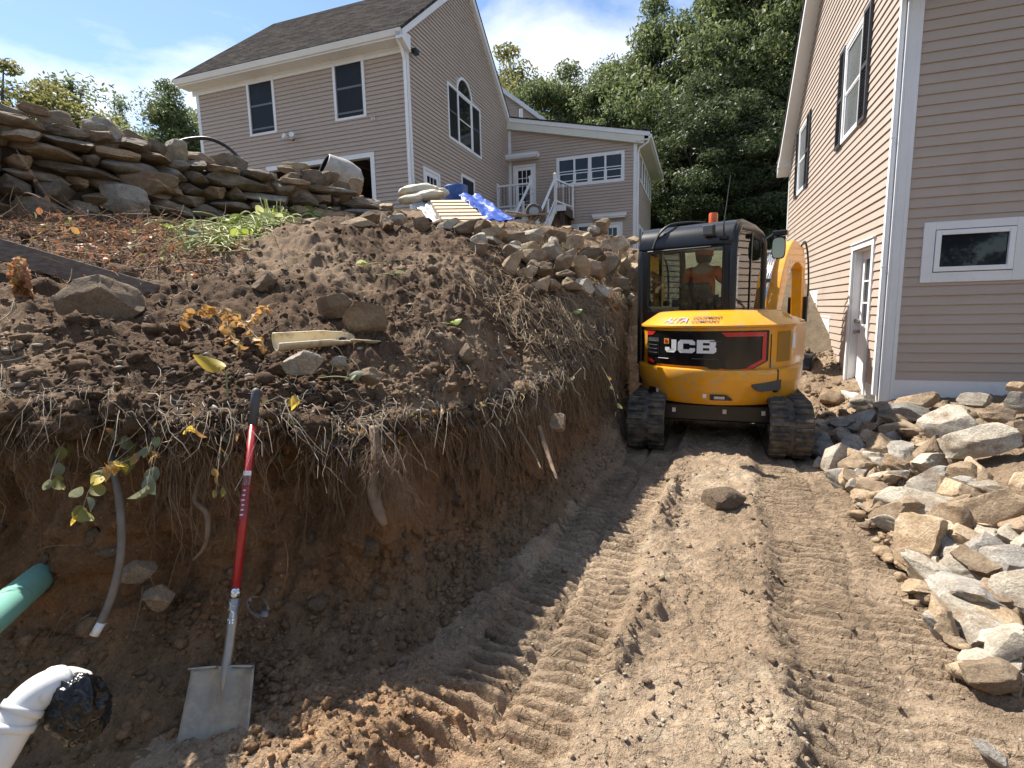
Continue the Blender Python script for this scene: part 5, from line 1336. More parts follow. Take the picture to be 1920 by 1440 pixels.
# ================================================================== STONES
rng = np.random.RandomState(11)
def rock_mesh(seed, blocky=False, sub=4, planes=16, flat=False):
    bm = bmesh.new(); bmesh.ops.create_icosphere(bm, subdivisions=sub, radius=1)
    me = bpy.data.meshes.new('rock'); bm.to_mesh(me); bm.free()
    n = len(me.vertices); v = np.empty(n * 3); me.vertices.foreach_get('co', v); v = v.reshape(-1, 3)
    r = np.random.RandomState(seed)
    if blocky:
        e = 4.5; v = v / (np.abs(v) ** e).sum(1)[:, None] ** (1 / e)
    for k in range(planes):
        nn_ = r.normal(size=3); nn_ /= np.linalg.norm(nn_)
        d = r.uniform(.42, .74) if not blocky else r.uniform(.62, 1.0)
        over = np.maximum(0, v @ nn_ - d); v -= nn_[None] * (over * .96)[:, None]
    v += v * (.07 * fbm(v, .9, 2, off=seed * 3.1) + .055 * fbm(v, 2.6, 3, off=seed * 1.7) + .03 * np.abs(fbm(v, 7, 3, .6, off=seed)))[:, None]
    # bedding ledges
    lay = np.sin(v[:, 2] * r.uniform(9, 15) + 1.5 * fbm(v, 1.2, 2, off=seed)); v[:, :2] *= (1 + .016 * np.sign(lay) * np.abs(lay) ** .4)[:, None]
    lo, hi = v.min(0), v.max(0); v = (v - (lo + hi) / 2) / ((hi - lo) / 2)
    me.vertices.foreach_set('co', v.ravel()); me.update(); me.shade_smooth(); me.set_sharp_from_angle(angle=R(26))
    return me
MT['stone_pale'] = stone_mat('pale gneiss', (.25, .21, .165), (.40, .355, .285), (.54, .49, .41))
MT['stone_grey'] = stone_mat('grey gneiss', (.185, .168, .145), (.30, .278, .245), (.44, .412, .368))
MT['stone_brown'] = stone_mat('brown field stone', (.14, .10, .07), (.25, .185, .125), (.36, .285, .205))
MT['stone_tan'] = stone_mat('tan field stone', (.24, .17, .105), (.37, .275, .18), (.50, .40, .28))
MT['stone_wall'] = stone_mat('weathered wall stone', (.11, .088, .068), (.21, .175, .135), (.35, .30, .245))
RM = {}
def rmesh(seed, mt, blocky=False, sub=4):
    key = (seed, mt, blocky, sub)
    if key not in RM:
        me = rock_mesh(seed, blocky, sub); me.materials.append(MT[mt]); RM[key] = me
    return RM[key]
def orient(px, py, d, w, h, ang, dep, flip=0):
    """matrix that puts a unit rock so that it covers w x h (metres) square to the line of sight, tilted by ang degrees"""
    c = at(px, py, d); vdir = (c - Vector(_C)).normalized()
    rt3 = vdir.cross(Vector((0, 0, 1))).normalized(); up3 = rt3.cross(vdir)
    ca, sa = math.cos(R(ang)), math.sin(R(ang))
    e1 = rt3 * ca - up3 * sa; e2 = rt3 * sa + up3 * ca; e3 = -vdir
    if flip & 1: e1, e3 = -e1, -e3
    m = Matrix.Identity(4)
    for i in range(3):
        m[i][0] = e1[i] * w / 2; m[i][1] = -e3[i] * dep / 2 * (1 if not flip & 1 else 1); m[i][2] = e2[i] * h / 2; m[i][3] = c[i]
    return m
def depth_for(px, py, hpx, zf, sink=.32, d0=1.4, d1=12):
    ds = np.linspace(d0, d1, 1200); P = _C[None] + ds[:, None] * ray(px, py)[None]
    tz = zf(P[:, 0], P[:, 1]) + sink * hpx * ds / FPX
    k = int(np.argmax(P[:, 2] <= tz))
    return float(ds[k])
def rock(px, py, w, h, ang, mt, seed, label, group=None, zf=None, d=None, dep=None, name='boulder', blocky=False, sink=.32, up=0.0, d0=1.4):
    if d is None: d = depth_for(px, py, h, (lambda x, y: zf(x, y) + up), d0=d0)
    W, H = w * d / FPX / math.hypot(1, (px - 960) / FPX), h * d / FPX / math.hypot(1, (py - 720) / FPX)
    o = bpy.data.objects.new(name, rmesh(seed, mt, blocky)); COL.objects.link(o)
    o.matrix_world = orient(px, py, d, W * 1.04, H * 1.06, ang, dep or max(.62 * (W + H) / 2, .75 * min(W, H)), seed)
    tag(o, label, 'rock', group)
    return o
gz = lambda x, y: floor_z(x, y, False)
PILE = 'rocks piled beside the near house'
RK = [
 (1719, 748, 84, 30, 0, 'stone_tan', 1, 'flat tan rock lying right under the near house corner board', .12),
 (1695, 773, 98, 36, -4, 'stone_grey', 2, 'long dark grey slab just below the near house corner', .10),
 (1783, 794, 126, 70, 5, 'stone_pale', 3, 'big pale rounded boulder with soil on top near the house wall', .12),
 (1835, 828, 155, 56, -23, 'stone_pale', 4, 'long brown grey slab tilted up to the right below the basement window', .12),
 (1908, 728, 46, 24, 0, 'stone_tan', 5, 'small tan cap stone at the right edge against the house wall', .16),
 (1906, 755, 48, 40, 0, 'stone_grey', 6, 'blue grey rock under the tan cap stone at the right edge', .10),
 (1826, 750, 66, 28, 0, 'stone_pale', 7, 'pale rock against the wall left of the basement window', .12),
 (1682, 806, 70, 30, 5, 'stone_tan', 8, 'low flat tan rock left of the big pale boulder', .06),
 (1638, 824, 58, 32, 8, 'stone_tan', 9, 'flat tan rock on top of the grey ones left of the pile', .06),
 (1601, 842, 50, 52, 0, 'stone_grey', 10, 'upright grey rock next to the excavator right track', .04),
 (1560, 858, 40, 62, 32, 'stone_pale', 11, 'pale wedge shaped rock leaning at the rear of the right track', .02),
 (1661, 841, 42, 24, -32, 'stone_pale', 12, 'small pale flake leaning on the grey rock', .06),
 (1691, 850, 58, 46, 0, 'stone_grey', 13, 'squarish grey rock in the middle of the upper pile', .06),
 (1740, 848, 56, 66, 0, 'stone_brown', 14, 'upright brown rock left of the tilted slab', .06),
 (1643, 872, 70, 46, 0, 'stone_pale', 15, 'flat pale rock low at the left rim of the pile', .03),
 (1713, 870, 30, 30, 0, 'stone_brown', 16, 'small brown chip in front of the upright brown rock', .06),
 (1668, 902, 76, 42, -6, 'stone_pale', 17, 'whitish rock stained with soil above the big light block', .04),
 (1737, 902, 112, 42, -27, 'stone_grey', 18, 'thin layered grey slab sloping up to the right', .05),
 (1812, 889, 76, 46, 8, 'stone_tan', 19, 'orange tan rock under the tilted slab', .05),
 (1856, 914, 84, 28, 5, 'stone_pale', 20, 'thin pale stone behind the big tan slab', .05),
 (1803, 932, 96, 48, 26, 'stone_tan', 21, 'tan rock sloping down to the right above the big slab', .05),
 (1724, 962, 184, 84, 4, 'stone_pale', 22, 'largest light grey block at the trench edge', .0),
 (1850, 968, 180, 74, -38, 'stone_tan', 23, 'large tan slab rising steeply to the right edge', .05),
 (1723, 1013, 98, 100, 0, 'stone_tan', 24, 'squat tan boulder with a mossy top in front of the light block', .0),
 (1845, 1052, 116, 108, -8, 'stone_grey', 25, 'blue grey block with a broken dark face', .0),
 (1897, 1003, 54, 38, 10, 'stone_pale', 26, 'small pale rock above the blue grey block', .06),
 (1751, 1086, 156, 64, 28, 'stone_pale', 27, 'long pale rock sloping down to the right by the trench', .0),
 (1846, 1127, 50, 56, 0, 'stone_pale', 28, 'small upright pale rock under the blue grey block', .0),
 (1928, 1104, 140, 176, 12, 'stone_pale', 29, 'tall pale slab cut by the right edge of the picture', .0),
 (1737, 1122, 48, 24, 0, 'stone_tan', 30, 'small tan stone under the long pale rock', .0),
 (1762, 1158, 56, 92, -32, 'stone_tan', 31, 'rounded sausage shaped tan rock at the trench edge', .0),
 (1801, 1136, 46, 38, 0, 'stone_tan', 32, 'small tan rock behind the rounded one', .0),
 (1824, 1171, 62, 46, 10, 'stone_pale', 33, 'low pale rock right of the rounded tan rock', .0),
 (1890, 1224, 92, 98, 8, 'stone_pale', 34, 'pale triangular rock nearest the camera at the right', .0),
 (1601, 790, 100, 44, -6, 'stone_grey', 35, 'dark grey rock in the shadow right of the excavator', .06),
 (1617, 756, 52, 32, 0, 'stone_pale', 36, 'pale rock in front of the basement door sill', .12),
 (1547, 832, 40, 42, 0, 'stone_grey', 37, 'dark rock touching the side of the right track', .03),
 (1908, 814, 50, 50, 0, 'stone_brown', 38, 'brown rock at the right edge above the tan slab', .10),
 (1914, 912, 46, 56, 0, 'stone_tan', 39, 'orange brown rock at the right edge behind the tan slab', .06),
 (1856, 1411, 74, 30, 22, 'stone_grey', 40, 'thin blue grey flake lying flat in the bottom right corner', .0),
 (1905, 1290, 26, 36, 0, 'stone_grey', 41, 'small dark stone at the right edge below the triangular rock', .0),
 (1790, 858, 40, 30, 0, 'stone_brown', 42, 'small brown rock tucked under the tilted slab', .05),
 (1560, 745, 46, 30, 0, 'stone_brown', 43, 'brown clod like rock between the excavator and the basement door', .06),
 (1655, 768, 40, 30, 10, 'stone_brown', 44, 'brown rock left of the long dark grey slab', .08),
 (1870, 778, 70, 34, -5, 'stone_brown', 45, 'brown rock between the pale boulder and the right edge', .12),
 (1620, 985, 26, 18, 0, 'stone_brown', 46, 'small soil covered stone alone on the dirt left of the light block', .0),
]
for px_, py_, w_, h_, an, mt_, sd, lb, up_ in RK:
    rock(px_, py_, w_, h_, an, mt_, sd % 17 + 1, lb, PILE, gz, blocky=(sd % 3 == 0), up=up_)
rr2 = random.Random(5)
for k in range(120):      # smaller stones filling the gaps of the pile
    t = rr2.random(); y_ = rr2.uniform(2.0, 5.9) if k < 85 else rr2.uniform(4.8, 7.4); c2_ = rr2.uniform(2.05, 3.0) if k < 85 else rr2.uniform(1.95, 2.7)
    x_ = -.02 + c2_ * LDY + ((y_ - 2.0) / LDY + c2_ * LDX / LDY * 0) * LDX
    if x_ > 4.5: continue
    s_ = rr2.uniform(.035, .08) + .13 * rr2.random() ** 1.8; z_ = float(floor_z(np.array([x_]), np.array([y_]), False)[0])
    o = bpy.data.objects.new('stone', rmesh(rr2.randint(1, 17), rr2.choice(['stone_pale', 'stone_tan', 'stone_brown', 'stone_grey']), False)); COL.objects.link(o)
    o.location = (x_, y_, z_ + s_ * .25); o.rotation_euler = (rr2.uniform(-.5, .5), rr2.uniform(-.5, .5), rr2.uniform(0, 6)); o.scale = (s_ * rr2.uniform(.7, 1.3), s_, s_ * rr2.uniform(.4, .8))
    tag(o, 'small broken stone wedged between the larger rocks beside the near house', 'rock', 'small stones in the rock pile')

for k in range(75):       # a second course of middling stones that raises the heap
    y_ = rr2.uniform(2.1, 6.3); c2_ = rr2.uniform(2.12, 2.95); x_ = -.02 + c2_ * LDY + ((y_ - 2.0) / LDY) * LDX
    if x_ > 4.45: continue
    s_ = rr2.uniform(.075, .155); z_ = float(floor_z(np.array([x_]), np.array([y_]), False)[0])
    o = bpy.data.objects.new('stone', rmesh(rr2.randint(1, 17), rr2.choice(['stone_pale', 'stone_tan', 'stone_pale', 'stone_brown', 'stone_grey']), rr2.random() < .4)); COL.objects.link(o)
    o.location = (x_, y_, z_ + s_ * .4 + rr2.uniform(0, .07)); o.rotation_euler = (rr2.uniform(-.6, .6), rr2.uniform(-.6, .6), rr2.uniform(0, 6)); o.scale = (s_ * rr2.uniform(.8, 1.5), s_, s_ * rr2.uniform(.45, .85))
    tag(o, 'fist to head sized stone lying on the rock pile beside the near house', 'rock', 'middling stones on the rock pile')

# ---- stones on the mound
tz = lambda x, y: top_z(x, y)
MOUND = 'stones lying on the mound'
MK = [
 (190, 566, 168, 96, -6, 'stone_brown', 3, 'big brown boulder half buried at the left beside the plank', 0),
 (628, 574, 66, 44, -5, 'stone_brown', 5, 'brown rounded stone left of its paler twin on the mound', 0),
 (685, 600, 82, 62, 8, 'stone_brown', 7, 'largest rounded stone in the middle of the mound', 0),
 (568, 680, 76, 44, 0, 'stone_pale', 9, 'grey lumpy stone below the broken pipe', 0),
 (696, 706, 46, 34, 0, 'stone_brown', 11, 'small brown stone near the lip right of the broken pipe', 0),
 (634, 679, 32, 22, -10, 'stone_pale', 12, 'little flat pale stone right of the lumpy one', 0),
 (380, 580, 40, 26, 0, 'stone_brown', 13, 'small dark stone above the dry leafy branch', 0),
 (497, 530, 52, 36, -10, 'stone_brown', 15, 'dark stone half sunk in the soil left of the crest', 0),
 (110, 556, 36, 24, 0, 'stone_pale', 2, 'small pale stone behind the big boulder', 0),
 (875, 662, 30, 36, 0, 'stone_brown', 4, 'upright soil covered stone right on the slope', 0),
 (820, 632, 34, 18, 5, 'stone_brown', 6, 'flat stone on the slope under the green leaf', 0),
 (1045, 905, 30, 34, 0, 'stone_brown', 8, 'round stone sticking out of the bank face', 0),
]
for px_, py_, w_, h_, an, mt_, sd, lb, up_ in MK[:-1]:
    rock(px_, py_, w_, h_, an, mt_, sd, lb, MOUND, tz, blocky=False)
rock(1046, 792, 30, 34, 0, 'stone_brown', 8, MK[-1][7], MOUND, d=4.05, blocky=False)
rock(258, 1072, 76, 44, -8, 'stone_brown', 3, 'rust brown stone showing in the dark cut behind the grey pipe', MOUND, d=2.22)
rock(298, 1122, 60, 50, 5, 'stone_brown', 11, 'rounded brown stone low in the dark cut between pipe and shovel', MOUND, d=2.17)
# rubble along the crest left of the excavator
RUB = [(965, 495, 44, 40, -20), (1000, 480, 50, 36, 30), (1035, 470, 40, 34, 10), (1060, 490, 34, 60, 40), (1085, 500, 44, 40, 0), (1110, 478, 50, 34, -10), (1150, 465, 60, 36, -15), (1140, 495, 40, 44, 30), (1165, 505, 36, 46, 20), (1115, 505, 44, 40, 0), (1095, 540, 40, 36, 15), (1160, 535, 40, 30, -10), (1010, 535, 44, 34, 0), (960, 445, 60, 24, 5), (1000, 440, 40, 30, 20), (905, 430, 34, 36, 70), (925, 440, 50, 28, -5), (880, 425, 60, 26, -5), (840, 420, 44, 24, 0), (700, 408, 60, 26, -12), (675, 418, 70, 20, 0), (790, 420, 30, 26, 0), (745, 412, 40, 22, -10), (1040, 445, 44, 26, 10), (1075, 455, 40, 30, 0), (1190, 520, 44, 50, 20), (1130, 548, 40, 26, 0), (1020, 505, 36, 30, -30), (985, 515, 30, 26, 0), (660, 388, 56, 30, -18), (690, 385, 60, 26, 5), (720, 395, 40, 24, 15)]
def rub_label(k, q):
    px_, py_, w_, h_, an = q
    zone = 'at the right end of the stone wall' if px_ < 730 else 'below the pallet' if px_ < 850 else 'below the blue tarp' if px_ < 945 else 'in front of the entry stair' if px_ < 1040 else 'below the wing windows' if px_ < 1128 else 'next to the excavator cab'
    return '%s %s stone %s' % (('tan', 'brown', 'pale', 'dark brown')[k % 4], 'upright' if h_ > 1.05 * w_ else 'flat' if w_ > 1.8 * h_ else 'blocky', zone)
_lb = [rub_label(k, q) for k, q in enumerate(RUB)]
for l in set(_lb):
    same = sorted([k for k in range(len(RUB)) if _lb[k] == l], key=lambda k: RUB[k][0])
    if len(same) > 1:
        for n_, k in enumerate(same):
            _lb[k] = (('left', 'right')[n_] if len(same) == 2 else ('leftmost', 'middle', 'rightmost', 'outermost')[n_]) + ' ' + l
for k, (px_, py_, w_, h_, an) in enumerate(RUB):
    rock(px_, py_, w_, h_, an, ('stone_tan', 'stone_brown', 'stone_pale', 'stone_brown')[k % 4], k % 17 + 1, _lb[k], 'rubble along the mound crest', tz, name='stone', blocky=(k % 4 == 1), up=.03, d0=5.6)
rr3 = random.Random(9)
for k in range(72):
    px_ = rr3.uniform(880, 1195); py_ = rr3.uniform(425, 560) + max(0, (px_ - 1000)) * .03
    if k > 52: px_, py_ = rr3.uniform(560, 900), rr3.uniform(404, 440)
    p, d = hit_top(px_, py_, 5.9); s_ = rr3.uniform(.05, .15)
    o = bpy.data.objects.new('stone', rmesh(rr3.randint(1, 17), rr3.choice(['stone_pale', 'stone_tan', 'stone_brown', 'stone_brown']), False)); COL.objects.link(o)
    o.location = (p.x, p.y, p.z + s_ * .3); o.rotation_euler = (rr3.uniform(-.6, .6), rr3.uniform(-.6, .6), rr3.uniform(0, 6)); o.scale = (s_ * rr3.uniform(.7, 1.4), s_, s_ * rr3.uniform(.45, .9))
    tag(o, 'small stone among the rubble along the mound crest', 'rock', 'small rubble along the mound crest')
# caked lump of soil lying in the trench
MT['caked'] = mat('caked soil', (.17, .12, .078), (.28, .205, .135), scale=5, rough=.95, bump=1.0, bscale=14, bdist=.06)
lump = rock(1356, 940, 84, 56, 3, 'caked', 19, 'dark caked lump of soil and stone lying on the trench floor', None, gz, name='soil_lump', dep=.26)
rock(1220, 1190, 30, 32, 0, 'stone_brown', 12, 'small dark split stone pressed into the trench floor near the left track mark', None, gz, name='stone')
rock(942, 1107, 22, 28, 0, 'stone_pale', 5, 'pale pebble at the foot of the bank by the left track mark', None, gz, name='stone')

# ---- dry stone wall
wl_ = empty('dry_stone_wall', (0, 0, 0)); tag(wl_, 'old dry laid field stone wall holding the drive above the mound', 'wall')
WP = np.array([(*at(-110, 402, 5.1)[:2], 3.72), (*at(0, 400, 5.35)[:2], 3.70), (*at(120, 405, 5.75)[:2], 3.71), (*at(230, 408, 6.25)[:2], 3.71), (*at(330, 410, 6.75)[:2], 3.68), (*at(450, 410, 7.35)[:2], 3.70), (*at(560, 410, 7.95)[:2], 3.68), (*at(640, 408, 8.4)[:2], 3.62), (*at(720, 400, 8.9)[:2], 3.4)])
WS = _smooth_path(WP, 200); wlen = np.r_[0, np.cumsum(np.linalg.norm(np.diff(WS[:, :2], axis=0), axis=1))]
def wpt(s): return [float(np.interp(s, wlen, WS[:, c])) for c in range(3)]
rw = random.Random(21)
zb_ = 2.62; row = 0
while zb_ < 4.1:
    hrow = rw.uniform(.085, .19) if row else .26
    s = -rw.random() * .4
    while s < wlen[-1]:
        wst = rw.choice([.18, .24, .30, .36, .45, .6, .75]) * rw.uniform(.85, 1.15)
        sm_ = s + wst / 2; x, y, ztop = wpt(min(max(sm_, 0), wlen[-1]))
        x1, y1, _ = wpt(min(sm_ + .1, wlen[-1])); x0, y0, _ = wpt(max(sm_ - .1, 0)); ang = math.atan2(y1 - y0, x1 - x0)
        hh = hrow * rw.uniform(.85, 1.2); zc = zb_ + hrow / 2 + rw.uniform(-.025, .025) + .025 * math.sin(s * 1.7 + row * .7)
        base = float(top_z([x], [y])[0])
        if zc + hh / 2 < ztop + .03 and zc + hh / 2 > base - .1:
            o = bpy.data.objects.new('stone', rmesh(rw.randint(1, 15), rw.choice(['stone_wall'] * 3 + ['stone_brown', 'stone_tan', 'stone_grey']), True)); COL.objects.link(o); o.parent = wl_
            nx, ny = math.sin(ang), -math.cos(ang); off = rw.uniform(-.05, .05)
            o.location = (x + nx * off, y + ny * off, zc); o.rotation_euler = (rw.uniform(-.08, .08), rw.uniform(-.06, .06), ang + rw.uniform(-.08, .08)); o.scale = (wst * .53, rw.uniform(.18, .26), hh * .56)
            if rw.random() < .16: o.scale.z *= 1.7; o.scale.x *= .9; o.scale.y *= 1.12
        s += wst
    zb_ += hrow; row += 1
core = MB()
for i in range(0, 199, 6):
    j = min(i + 6, 199); a, b = WS[i], WS[j]; t = (b[:2] - a[:2]) / max(1e-6, np.linalg.norm(b[:2] - a[:2])); n_ = np.array([-t[1], t[0]])
    core.hexa([Vector((*(a[:2] + n_ * .08), 2.4)), Vector((*(b[:2] + n_ * .08), 2.4)), Vector((*(b[:2] + n_ * .9), 2.4)), Vector((*(a[:2] + n_ * .9), 2.4)), Vector((*(a[:2] + n_ * .08), a[2] - .14)), Vector((*(b[:2] + n_ * .08), b[2] - .14)), Vector((*(b[:2] + n_ * .9), b[2] - .14)), Vector((*(a[:2] + n_ * .9), a[2] - .14))])
core.build('wall_core', mat('dark soil core', (.05, .04, .03), (.09, .07, .05), rough=.95, bump=.5, bscale=12), wl_)
CAP = [(195, 248, 84, 46, 12, 'stone_pale', 3, 6.05), (112, 232, 96, 46, 22, 'stone_brown', 4, 5.75), (20, 212, 80, 20, 8, 'stone_wall', 6, 5.4), (62, 206, 60, 20, 8, 'stone_brown', 7, 5.55), (252, 266, 60, 30, 34, 'stone_brown', 8, 6.35), (330, 286, 44, 44, 0, 'stone_pale', 9, 6.75), (292, 276, 40, 26, 0, 'stone_wall', 10, 6.55), (372, 298, 60, 22, 4, 'stone_brown', 11, 6.95), (430, 306, 70, 30, 6, 'stone_wall', 12, 7.25), (190, 275, 70, 40, 5, 'stone_wall', 13, 6.05), (502, 342, 48, 34, 0, 'stone_brown', 14, 7.6), (545, 338, 40, 26, 0, 'stone_brown', 15, 7.85), (555, 310, 52, 16, 14, 'stone_tan', 2, 8.1), (545, 320, 50, 16, 8, 'stone_brown', 3, 8.0), (585, 335, 44, 30, 0, 'stone_wall', 5, 8.1), (615, 335, 40, 28, 12, 'stone_brown', 1, 8.3), (235, 375, 92, 52, 5, 'stone_grey', 5, 6.1), (278, 343, 115, 46, 8, 'stone_brown', 1, 6.35), (560, 365, 74, 32, 0, 'stone_wall', 16, 7.9), (15, 240, 70, 28, 4, 'stone_wall', 9, 5.35), (640, 360, 36, 34, 0, 'stone_brown', 7, 8.35), (665, 350, 30, 30, 10, 'stone_tan', 8, 8.6)]
for px_, py_, w_, h_, an, mt_, sd, d_ in CAP:
    o = bpy.data.objects.new('stone', rmesh(sd, mt_, sd % 2 == 1)); COL.objects.link(o); o.parent = wl_
    W, H = w_ * d_ / FPX / math.hypot(1, (px_ - 960) / FPX), h_ * d_ / FPX; o.matrix_world = orient(px_, py_, d_, W * 1.05, H * 1.1, an, .7 * (W + H) / 2, sd)
# ================================================================== TOOLS, PIPES, YARD THINGS
def frame_from(a, b, side_hint=(1, 0, 0)):
    y = (Vector(b) - Vector(a)).normalized(); x = Vector(side_hint); x = (x - y * x.dot(y)).normalized(); z = x.cross(y)
    return x, y, z
# ---- shovel
SB, ST = at(413, 1388, 1.95), at(481, 728, 2.34)
shv = empty('shovel', SB); tag(shv, 'square point shovel with red handle and grey grip leaning on the bank', 'shovel')
ax = (ST - SB).normalized(); Ls = (ST - SB).length
sx_ = (Vector((1, 0, 0)) - ax * ax.x).normalized(); sn = sx_.cross(ax).normalized()      # sn: away from the face of the blade
if sn.y > 0: sn = -sn
def SP(a, b, c=0.0): return ax * a + sx_ * b + sn * c
MT['redfib'] = mat('red fibreglass handle', (.40, .012, .02), (.33, .01, .016), scale=9, rough=.3, coat=.4, dirt=(.22, .10, .06), dscale=8, dlo=.6, dhi=.85)
MT['grip'] = mat('grey rubber grip', (.05, .055, .06), (.075, .08, .085), scale=14, rough=.6)
MT['blade'] = mat('muddy shovel steel', (.24, .23, .21), (.34, .33, .30), scale=10, rough=.45, metal=.45, dirt=(.42, .37, .29), dscale=9, dlo=.45, dhi=.6)
MT['label'] = mat('paper label', (.62, .60, .58), (.48, .10, .11), scale=60, rough=.5, detail=1)
rows = []; nb = 16
BW0, BW1, BL = .120, .132, .285
for i in range(14):
    t = i / 13; a = -.03 + t * BL; row = []
    for j in range(nb + 1):
        u = j / nb * 2 - 1; w = (BW1 + (BW0 - BW1) * t); lift = .028 * abs(u) ** 3 * (1 - .2 * t) - .016 * math.exp(-(u / .22) ** 2) * sstep(.35, 1.0, np.array([t]))[0] * -1
        row.append(SP(a, u * w, .012 + lift + .02 * (1 - t)))
    rows.append(row)
g = MB(); g.grid(rows); bl = g.build('blade', MT['blade'], shv, smooth=True); sd_ = bl.modifiers.new('s', 'SOLIDIFY'); sd_.thickness = .003
for s_ in (-1, 1):
    g = MB(); g.hexa([SP(BL - .03, s_ * .028, .014), SP(BL - .03, s_ * BW0, .038), SP(BL - .034, s_ * BW0, .044), SP(BL - .034, s_ * .028, .02), SP(BL - .026, s_ * .028, .036), SP(BL - .026, s_ * BW0, .058), SP(BL - .031, s_ * BW0, .06), SP(BL - .031, s_ * .028, .04)]); g.build('foot_step', MT['blade'], shv)
g = MB(); g.tube([SP(.15, 0, .022), SP(.20, 0, .02), SP(.25, 0, .014), SP(.32, 0, .004), SP(.42, 0, 0), SP(.50, 0, 0)], [.006, .014, .018, .0175, .019, .0195], 14); g.build('socket', MT['steel'], shv, smooth=True)
g = MB(); g.tube([SP(.495, 0, 0), SP(.53, 0, 0)], .0205, 14); g.build('collar', MT['chrome'], shv, smooth=True)
g = MB(); g.tube([SP(.51, 0, 0), SP(Ls - .16, 0, 0)], .0165, 14); hd = g.build('handle', MT['redfib'], shv, smooth=True)
g = MB(); g.tube([SP(Ls - .17, 0, 0), SP(Ls - .02, 0, 0), SP(Ls - .008, 0, 0), SP(Ls, 0, 0)], [.0195, .0195, .017, .008], 14); g.build('grip', MT['grip'], shv, smooth=True)
def wrap_label(a0, a1, mt, nm):
    g = MB(); rw_ = []
    for i in range(2):
        rw_.append([SP(a0 + (a1 - a0) * i, .0172 * math.sin(R(-80 + 160 * k / 10)), .0172 * math.cos(R(-80 + 160 * k / 10))) for k in range(11)])
    g.grid(rw_); return g.build(nm, mt, hd, smooth=True, recalc=False)
wrap_label(.80, .98, mat('dark red label', (.20, .02, .03), (.30, .05, .06), scale=80, rough=.4), 'label')
wrap_label(.94, 1.0, MT['white'], 'price_label')
for k, (tx, a0, sz_) in enumerate((('ACE', .38, .042),)):
    me = text_mesh(tx, sz_, .0006)
    for v in me.vertices: v.co = SP(a0 + .10 - v.co.x * 1.0, (v.co.y - .015) * .8, .0215 - .35 * abs(v.co.y - .015))
    link('lettering', me, MT['chrome'], shv)
for k in range(6):
    g = MB(); g.hexa([SP(.815 + k * .02 + e, u, .0176) for e in (0, .006) for u in (-.010 + .002 * (k % 3), .008)] + [SP(.815 + k * .02 + e, u, .0178) for e in (0, .006) for u in (-.010 + .002 * (k % 3), .008)]); g.build('label_print', MT['white'], hd)
# ---- plastic pipes in the cut
def tube_thing(name, label, cat, pts, rad, mt, n=18, sub=6, cap=True):
    ps = sm(pts, sub); root = empty(name, ps[0]); g = MB(); g.tube([p - ps[0] for p in ps], rad if not hasattr(rad, '__len__') else list(np.interp(np.linspace(0, 1, len(ps)), np.linspace(0, 1, len(rad)), rad)), n, cap); g.build('pipe', mt, root, smooth=True)
    tag(root, label, cat); return root, ps
MT['teal'] = mat('green sewer pipe', (.18, .42, .34), (.22, .47, .39), scale=3, rough=.4, dirt=(.17, .16, .10), dscale=7, dlo=.52, dhi=.75)
MT['pvc'] = mat('white pvc', (.76, .76, .74), (.70, .70, .68), scale=5, rough=.3, dirt=(.42, .36, .28), dscale=9, dlo=.58, dhi=.75)
MT['bag'] = mat('black plastic bag', (.006, .006, .007), rough=.2, spec=.45)
tube_thing('drain_pipe', 'thick green plastic drain pipe coming out of the bank at the left edge', 'pipe', [at(125, 1042, 2.62), at(52, 1102, 2.08), at(-40, 1180, 1.72), at(-130, 1260, 1.5)], .056, MT['teal'])
ec = [at(-60, 1500, 1.42), at(-10, 1420, 1.47), at(20, 1368, 1.50), at(48, 1322, 1.53), at(84, 1292, 1.57), at(118, 1284, 1.62), at(146, 1290, 1.66)]
el, ps = tube_thing('elbow_pipe', 'white plastic elbow pipe with its end wrapped in black plastic at bottom left', 'pipe', ec, .051, MT['pvc'], 24)
for i0 in (12, 16, 26):
    g = MB(); g.tube([ps[i0] - ps[0], ps[i0 + 2] - ps[0]], .0565, 24); g.build('coupling', MT['pvc'], el, smooth=True)
bm = bmesh.new(); bmesh.ops.create_icosphere(bm, subdivisions=5, radius=1); me = bpy.data.meshes.new('bag'); bm.to_mesh(me); bm.free()
v = np.empty(len(me.vertices) * 3); me.vertices.foreach_get('co', v); v = v.reshape(-1, 3)
v *= (1 - .30 * np.abs(fbm(v, 1.3, 2, .5, off=3)) + .05 * fbm(v, 5, 2, off=9, ridged=True))[:, None]; v *= np.array([.085, .075, .11]); v[:, 2] -= .015
me.vertices.foreach_set('co', v.ravel()); me.update(); me.shade_smooth()
bg_ = link('plastic_bag', me, MT['bag']); bg_.location = at(146, 1322, 1.60); tag(bg_, 'crumpled black plastic bag tied over the white elbow pipe', 'bag')
hp, _ = tube_thing('water_pipe', 'thin grey water pipe hanging down the cut left of the shovel', 'pipe', [at(206, 840, 2.36), at(214, 880, 2.24), at(226, 960, 2.12), at(226, 1045, 2.07), at(207, 1125, 2.03), at(178, 1188, 1.98)], .0145, mat('grey poly pipe', (.13, .105, .085), (.20, .165, .135), scale=12, rough=.6, dirt=(.2, .15, .10), dscale=8))
g = MB(); e0 = at(190, 1168, 1.995) - hp.location; e1 = at(176, 1192, 1.978) - hp.location; g.tube([e0, e1], .0155, 14); g.build('pipe_fitting', MT['pvc'], hp, smooth=True)
